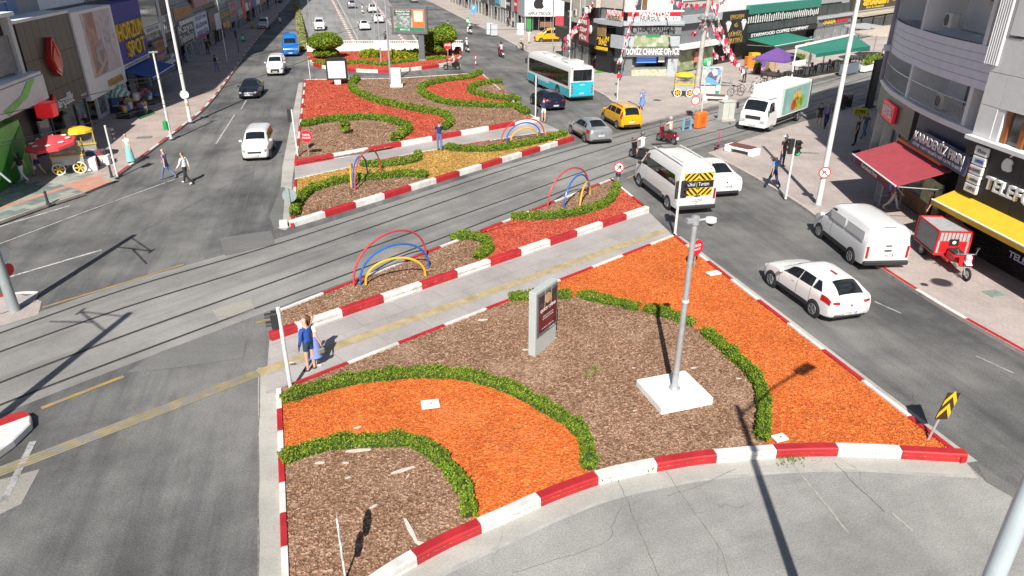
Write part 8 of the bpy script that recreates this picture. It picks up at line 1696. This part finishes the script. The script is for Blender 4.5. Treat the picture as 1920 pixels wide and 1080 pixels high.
def table_set(label, uv, rz, cloth_):
    x, y = g(*uv); t = thing('cafe_table', label, 'table', (x, y, .12), rz, 'cafe tables on the terrace'); m = mat('table_%d' % int(cloth_[0] * 100), cloth_, .6); MB().bx(-.6, .6, -.4, .4, .70, .75).build('table_top', m, t)
    for s in (1, -1):
        for q in (1, -1): MB().bx(s * .5 - .03, s * .5 + .03, q * .32 - .03, q * .32 + .03, 0, .7).build('leg', m_darkmetal, t)
    return t
def chair(label, x, y, rz, col):
    t = thing('cafe_chair', label, 'chair', (x, y, .12), rz, 'cafe chairs on the terrace'); m = mat('chair_%d' % int(col[0] * 1000), col, .6); MB().bx(-.22, .22, -.22, .22, .42, .47).build('seat', m, t); MB().bx(-.22, -.18, -.22, .22, .47, .92).build('backrest', m, t)
    for s in (1, -1):
        for q in (1, -1): MB().bx(s * .19 - .02, s * .19 + .02, q * .19 - .02, q * .19 + .02, 0, .42).build('leg', m, t)
spots_ = [(1448, 158), (1478, 152), (1506, 143), (1540, 136), (1572, 130), (1600, 122)]
for i, uv in enumerate(spots_):
    lb = ('dark cafe table nearest the lorry', 'second dark cafe table from the lorry', 'cafe table under the green awning, by its first post', 'cafe table in the middle of the green awning', 'cafe table under the far end of the green awning', 'cafe table by the round planter')[i]; table_set(lb, uv, R(45), (.05, .045, .04)); x, y = g(*uv)
    for k, (dx, dy, a) in enumerate(((.95, .2, 3.3), (-.95, -.2, .1))): chair(('far-side chair at the ' if k == 0 else 'near-side chair at the ') + lb, x + dx, y + dy, a, (.03 + .01 * k, .03, .03))
def planter(label, uv, w_, d_, rz, h=.55, plant=True, m=None):
    x, y = g(*uv); t = thing('planter', label, 'planter', (x, y, .12), rz); MB().bx(-w_ / 2, w_ / 2, -d_ / 2, d_ / 2, 0, h).build('box', m or m_concw, t, bevel=.02); MB().bx(-w_ / 2 + .06, w_ / 2 - .06, -d_ / 2 + .06, d_ / 2 - .06, h, h + .02).build('soil', m_inside, t)
    if plant:
        n = 420; Q = np.c_[RNG.uniform(-w_ / 2, w_ / 2, n), RNG.uniform(-d_ / 2, d_ / 2, n), h + np.abs(RNG.normal(.25, .18, n))]; vs, fs = cards(Q, .09, .5, .2); o = link('leaves', np_mesh('leaves', vs, fs), t, m_leaf); o['kind'] = 'stuff'
planter('planter with tall green plants beside the purple parasol', (1497, 124), 1.6, .7, R(40)); planter('blue-grey planter wall under the green awning end', (1590, 140), 3.2, .5, R(42), 1.0, False, mat('planter_blue_grey', (.14, .17, .22), .6)); planter('round clipped planter by the cream parasols', (1634, 124), 1.5, 1.2, R(20), .5); planter('dark red planter with a yellow plant on the plaza', (1418, 140), .6, .6, 0, .6, True, mat('pot_wine', (.12, .01, .02), .5)); planter('low planter by the pavement edge near the rounded house', (1625, 135), 2.2, .5, R(42), .6)
# cafe A-boards, sign board, stands
x, y = g(1607, 240); t = thing('yellow_board', 'yellow lettered board standing by the rounded house', 'sign', (x, y, .12), R(-6)); MB().bx(-.42, .42, -.03, .03, .75, 1.25).build('board', mat('board_yellow', (.62, .55, .02), .5), t); text('EYFEL', K_, t, (0, -.035, 1.0), .3, .7, .002, .006); MB().bx(-.03, .03, -.02, .02, 0, .75).build('post', m_darkmetal, t)
x, y = g(1628, 205); t = thing('black_banner', 'tall black banner frame at the corner of the rounded house', 'sign', (x, y, .12), R(40)); MB().bx(-.55, .55, -.08, .08, 0, 3.6).build('panel', K_, t, bevel=.02); MB().bx(-.7, .7, -.2, .2, 0, .12).build('foot', m_darkmetal, t)
x, y = g(1582, 205); t = thing('display_table', 'dark display table on the pavement near the yellow board', 'table', (x, y, .12), R(40)); MB().bx(-.6, .6, -.4, .4, .7, .76).build('table_top', m_darkmetal, t); MB().bx(-.5, .5, -.3, .3, .76, 1.05).build('goods', GOODS[2], t)
for s in (1, -1): MB().bx(s * .5 - .03, s * .5 + .03, -.3, .3, 0, .7).build('leg', m_darkmetal, t)
x, y = g(1660, 388); t = thing('wire_rack', 'grey wire rack beside the red awning', 'rack', (x, y, .12), R(-8)); mb = MB()
for sx_ in (-.45, .45):
    for sy_ in (-.35, .35): MB().bx(sx_ - .025, sx_ + .025, sy_ - .025, sy_ + .025, 0, 1.9).build('upright', mat('rack_grey', (.34, .37, .42), .5), t)
for z in (.1, .55, 1.0, 1.45, 1.88):
    MB().bx(-.45, .45, -.37, -.33, z, z + .03).build('rail', MATS['rack_grey'], t); MB().bx(-.47, -.43, -.35, .35, z, z + .03).build('rail', MATS['rack_grey'], t); MB().bx(-.45, .45, .33, .37, z, z + .03).build('rail', MATS['rack_grey'], t)
for k in range(6): MB().bx(-.47, -.455, -.3 + k * .12, -.285 + k * .12, .1, 1.9).build('wire', MATS['rack_grey'], t)
x, y = g(1627, 311); t = thing('blue_sack', 'bright blue sack at the glass front of the rounded house', 'sack', (x, y, .12)); MB().lathe([(.05, 0), (.36, .05), (.42, .25), (.30, .48), (.08, .58), (.12, .66)], 12).build('sack', mat('sack_blue', (.03, .16, .45), .6, var=.2, scale=6), t, smooth=True)
x, y = g(1608, 304); t = thing('a_board', 'black and white board lying by the blue sack', 'sign', (x, y, .12), R(30)); MB().box((0, 0, .3), (.7, .05, .7), rx=-.9).build('board', K_, t, bevel=.01); MB().box((.02, -.06, .30), (.4, .02, .35), rx=-.9).build('print', W_, t)
# bollards and left pavement slabs
for (u, v, lb) in ((92, 388, 'black bollard at the left kerb nearest the camera'), (211, 337, 'black bollard beside the left traffic light')):
    x, y = g(u, v); t = thing('bollard', lb, 'bollard', (x, y, .12), 0, 'black bollards on the left pavement'); MB().lathe([(.10, 0), (.10, .05), (.065, .08), (.05, .50), (.065, .52), (.05, .56)], 14).build('post', m_darkmetal, t, smooth=True); MB().ball((0, 0, .62), .07, 10, 6).build('knob', m_darkmetal, t)
ms = [mat('slab_%d' % i, c, .75, var=.15, scale=2, world=True) for i, c in enumerate(((.20, .24, .22), (.30, .31, .28), (.36, .35, .31), (.15, .19, .18)))]; m_sal = mat('slab_salmon', (.46, .24, .18), .75, var=.15, scale=2, world=True)
lp = C.objects['left_pavement']; a0, b0 = Vector(g(0, 420)), Vector(g(160, 365)); d = (b0 - a0).normalized(); nn = Vector((-d.y, d.x)); sw, sl_ = .42, .84; slab_mesh = {}
for m in ms + [m_sal]: me = MB().bx(.006, sl_ - .006, .006, sw - .006, 0, .012).mesh('paving_slab'); me.materials.append(m); slab_mesh[m.name] = me
wall_poly = [p[:2] for p in left_kerb] + [g(330, 250), FLp(40, 1), FLp(-30, .8)]
for r_ in range(13):
    for c_ in range(-7, 8):
        p = a0 + d * (c_ * sl_ + (r_ % 2) * sl_ / 2) + nn * (r_ * sw + .18); q = p + d * sl_ / 2 + nn * sw / 2
        if inside(np.array([[q.x, q.y]]), [tuple(k) for k in left_kerb[:17]] + [g(215, 330), g(205, 300), FLp(-2, .6), FLp(-30, .6)])[0]:
            m = m_sal if r_ == 3 else ms[(r_ * 7 + c_ * 3 + (r_ // 2) * 2) % 4] if r_ > 3 else ms[(c_ + r_) % 2 * 3 if random.random() < .7 else 1]
            o = bpy.data.objects.new('paving_slab', slab_mesh[m.name]); C.objects.link(o); o.parent = lp; o.location = (p.x, p.y, .122 + random.uniform(0, .004)); o.rotation_euler = (0, 0, math.atan2(d.y, d.x))
sheet('dropped_kerb', gp([(160, 366), (212, 344), (170, 335), (120, 352)]), .142, m_sal)
# goods outside the blue shop and boxes by the carts
def box_thing(name, label, cat, uv, dim, col, rz=0.0, z=.12, lid=None):
    x, y = g(*uv); t = thing(name, label, cat, (x, y, z), rz); m = col if not isinstance(col, tuple) else mat('box_%d_%d_%d' % tuple(int(c * 100) for c in col), col, .6, var=.12); MB().bx(-dim[0] / 2, dim[0] / 2, -dim[1] / 2, dim[1] / 2, 0, dim[2]).build('body', m, t, bevel=.02); MB().bx(-dim[0] / 2 - .015, dim[0] / 2 + .015, -dim[1] / 2 - .015, dim[1] / 2 + .015, dim[2], dim[2] + .05).build('lid', lid or m, t, bevel=.01); return t
box_thing('cool_box', 'white cool box beside the food cart', 'box', (171, 323), (.75, .5, .65), (.70, .70, .68), R(25)); box_thing('goods_cage', 'wire goods cage behind the white cool box', 'cage', (186, 312), (.9, .6, .75), GOODS[0], R(20)); box_thing('white_tub', 'white tub at the end of the cart group', 'box', (200, 312), (.5, .4, .5), (.62, .63, .63), R(10))
gd = [((232, 212), 'pile of toys and baskets before the blue shop', .9), ((250, 208), 'heap of blue household goods by the green carpet', 1.0), ((268, 200), 'stack of white boxes under the blue awning', .8), ((283, 195), 'rack of colourful goods at the end of the blue awning', 1.3), ((242, 222), 'folding rack with towels before the blue shop', .7), ((265, 215), 'crate of brooms on the green carpet', .6)]
for i, (uv, lb, hh) in enumerate(gd):
    x, y = g(*uv); t = thing('goods_stand', lb, 'goods', (x, y, .12), R(10 + 20 * i), 'goods on show outside the blue shop'); MB().bx(-.8, .8, -.5, .5, 0, .4).build('table', m_darkmetal, t)
    for k in range(9): a, b, c = random.uniform(-.6, .6), random.uniform(-.35, .35), .4 + random.random() * hh * .5; MB().box((a, b, c), (.3 + random.random() * .25, .25, .2 + random.random() * .3), rz=random.random()).build('goods', mat('goods_c%d' % (k % 6), ((.5, .08, .12), (.06, .12, .4), (.6, .58, .55), (.5, .36, .05), (.1, .1, .1), (.3, .12, .3))[k % 6], .6), t, bevel=.03)
sheet('green_carpet', gp([(262, 224), (292, 212), (282, 205), (255, 218)], .12), .128, mat('carpet_green', (.02, .10, .03), .95)); sheet('plaza_turf', gp([(1112, 138), (1150, 134), (1165, 138), (1128, 126)], .12), .126, mat('turf_green', (.10, .26, .03), .95, var=.3))
for (uv, lb, c) in (((1160, 140), 'black planter box at the exchange office turf', (.02, .02, .02)), ((1300, 130), 'grey kiosk box behind the bunting', (.1, .1, .11)), ((975, 66), 'white charger cabinet on the far pavement', (.66, .68, .68)), ((918, 66), 'second white cabinet on the far pavement', (.55, .66, .64)), ((926, 68), 'ticket machine with dark screen on the far pavement', (.45, .48, .5)), ((1425, 128), 'colourful goods stall under the purple parasol', (.12, .08, .3)), ((1445, 135), 'cardboard box stack by the purple parasol', (.42, .30, .2)), ((1405, 130), 'orange inflatable toy rack by the bunting', (.75, .2, .03)), ((1412, 122), 'yellow inflatable toy rack behind the orange one', (.75, .45, .02))):
    box_thing('display_box', lb, 'box', uv, (1.0, .7, 1.5 if uv[0] in (918, 926, 975) else 1.1), c, R(15))
t = thing('round_sign_pair', 'two round red-ringed signs by the orange barrier', 'sign', (*g(1300, 222), .01)); MB().cyl((0, 0, 0), (0, 0, 2.3), .035, n=8).build('pole', m_galv, t); o = disc(t, 0, -.05, 1.95, .32, R(-85), W_, ring=RDm); sbar(o, 0, -.05, 1.95, R(-85), [(-.2, .17), (-.17, .2), (.2, -.17), (.17, -.2)], RDm, .022); o = disc(t, 0, -.05, 1.28, .32, R(-85), W_, ring=RDm); sbar(o, 0, -.05, 1.28, R(-85), [(-.12, -.14), (-.08, -.16), (.08, .08), (.04, .1)], K_, .02)
x, y = g(1635 - 1000 + 1000, 175); t = thing('blue_info_sign', 'blue information sign on a thin pole on the far pavement', 'sign', (*g(889, 50), .12)); MB().cyl((0, 0, 0), (0, 0, 3.0), .04, n=8).build('pole', m_galv, t); MB().bx(-.5, .5, -.06, -.02, 2.0, 3.2).build('board', mat('info_blue', (.10, .32, .6), .5), t); text('P', W_, t, (0, -.065, 2.7), .6, .35, .002, .01)
t = thing('red_white_post', 'red and white striped flexible post on the right road', 'post', (*g(892, 124), 0)); 
for k in range(5): MB().cyl((0, 0, k * .26), (0, 0, k * .26 + .26), .055, n=8).build('band', (m_stop, W_)[k % 2], t)
# ---------------------------------------------------------------- bunting
t = thing('utility_pole', 'thick concrete pole hung with red and white bunting', 'pole', (*g(1304, 178), .12)); hp = zrow(1304, 178, 18); MB().cyl((0, 0, -.05), (.25, 0, hp + 2), .22, .15, n=12).build('pole', m_conc, t, smooth=True)
for k in range(4): MB().box((.2, -.2, hp - .6 - k * .3), (1.6, .06, .08), rz=.3 * k).build('cross_arm', m_galv, t)
for k in range(5): a = k * 1.25; MB().lathe([(.05, 0), (.22, -.1), (.24, -.3), (.1, -.4)], 10, (.2 + math.cos(a) * .5, math.sin(a) * .5, hp - .5)).build('loudspeaker', m_poleg, t)
m_fr = mat('flag_red', (.62, .03, .09), .7, var=.1); m_fw = mat('flag_white', (.70, .67, .67), .7, var=.08)
flag_me = {}
def flagmesh(kind):
    if kind not in flag_me:
        if kind < 2: me = MB().add([(-.20, 0, 0), (.20, 0, 0), (.16, .05, -.42), (0, -.02, -.62 if kind else -.5), (-.17, .04, -.40)], [(0, 4, 3, 2, 1)]).mesh('pennant')
        else: me = MB().add([(-.24, 0, 0), (.24, 0, 0), (.22, .06, -.55), (-.22, -.05, -.6)], [(0, 3, 2, 1)]).mesh('pennant')
        me.materials.append(m_fr if kind in (0, 2) else m_fw); flag_me[kind] = me
    return flag_me[kind]
def bunting(label, a, b, n, sag):
    A_, B_ = Vector(a), Vector(b); t = thing('bunting', label, 'bunting', tuple(A_), 0, 'bunting strings over the plaza'); pts = [A_.lerp(B_, i / n) - Vector((0, 0, sag * 4 * (i / n) * (1 - i / n))) for i in range(n + 1)]
    MB().tube([p - A_ for p in pts], .012, 4).build('cord', m_fw, t)
    dr = math.atan2((B_ - A_).y, (B_ - A_).x)
    for i in range(n):
        p = (pts[i] + pts[i + 1]) / 2 - A_; o = bpy.data.objects.new('pennant', flagmesh(random.choice((0, 0, 1, 1, 2, 3)))); C.objects.link(o); o.parent = t; o.location = p; o.rotation_euler = (random.uniform(-.35, .35), random.uniform(-.5, .5), dr + random.uniform(-.8, .8)); s_ = random.uniform(.42, .85); o.scale = (s_,) * 3
up = Vector((*g(1304, 178), 0)) + Vector((.2, -.2, hp - .4))
def gv(u, v, depth_px): x, y = g(*depth_px); return (x, y, zrow(depth_px[0], depth_px[1], v))
bunting('bunting string falling from the pole to the plaza on the right', up, gv(1388, 132, (1388, 170)), 64, .2); bunting('second bunting string beside the first, nearer the cafes', up + Vector((.1, .1, 1.6)), gv(1382, 120, (1380, 165)), 56, .5); bunting('loose bunting across the poster pillar', up - Vector((0, 0, .8)), gv(1345, 105, (1350, 168)), 24, .8)
bunting('bunting string from the lamp mast down to the plaza by the bus', gv(1100, 0, (1110, 128)), gv(1056, 88, (1056, 118)), 64, .1); bunting('second bunting string from the lamp mast by the bus', gv(1103, -5, (1110, 130)), gv(1062, 70, (1060, 122)), 56, .3); bunting('bunting string hanging before the exchange office wing', gv(1190, -4, (1185, 150)), gv(1158, 118, (1157, 170)), 44, .1)
bunting('bunting string across the boarding house sign', up + Vector((0, 0, .9)), gv(1250, -2, (1240, 150)), 22, .2); bunting('high bunting string over the black jewellery front', up + Vector((0, 0, .6)), gv(1340, -5, (1345, 150)), 20, .1); bunting('short bunting string on the utility pole side', up - Vector((.3, 0, .2)), gv(1290, 60, (1288, 160)), 14, .3)
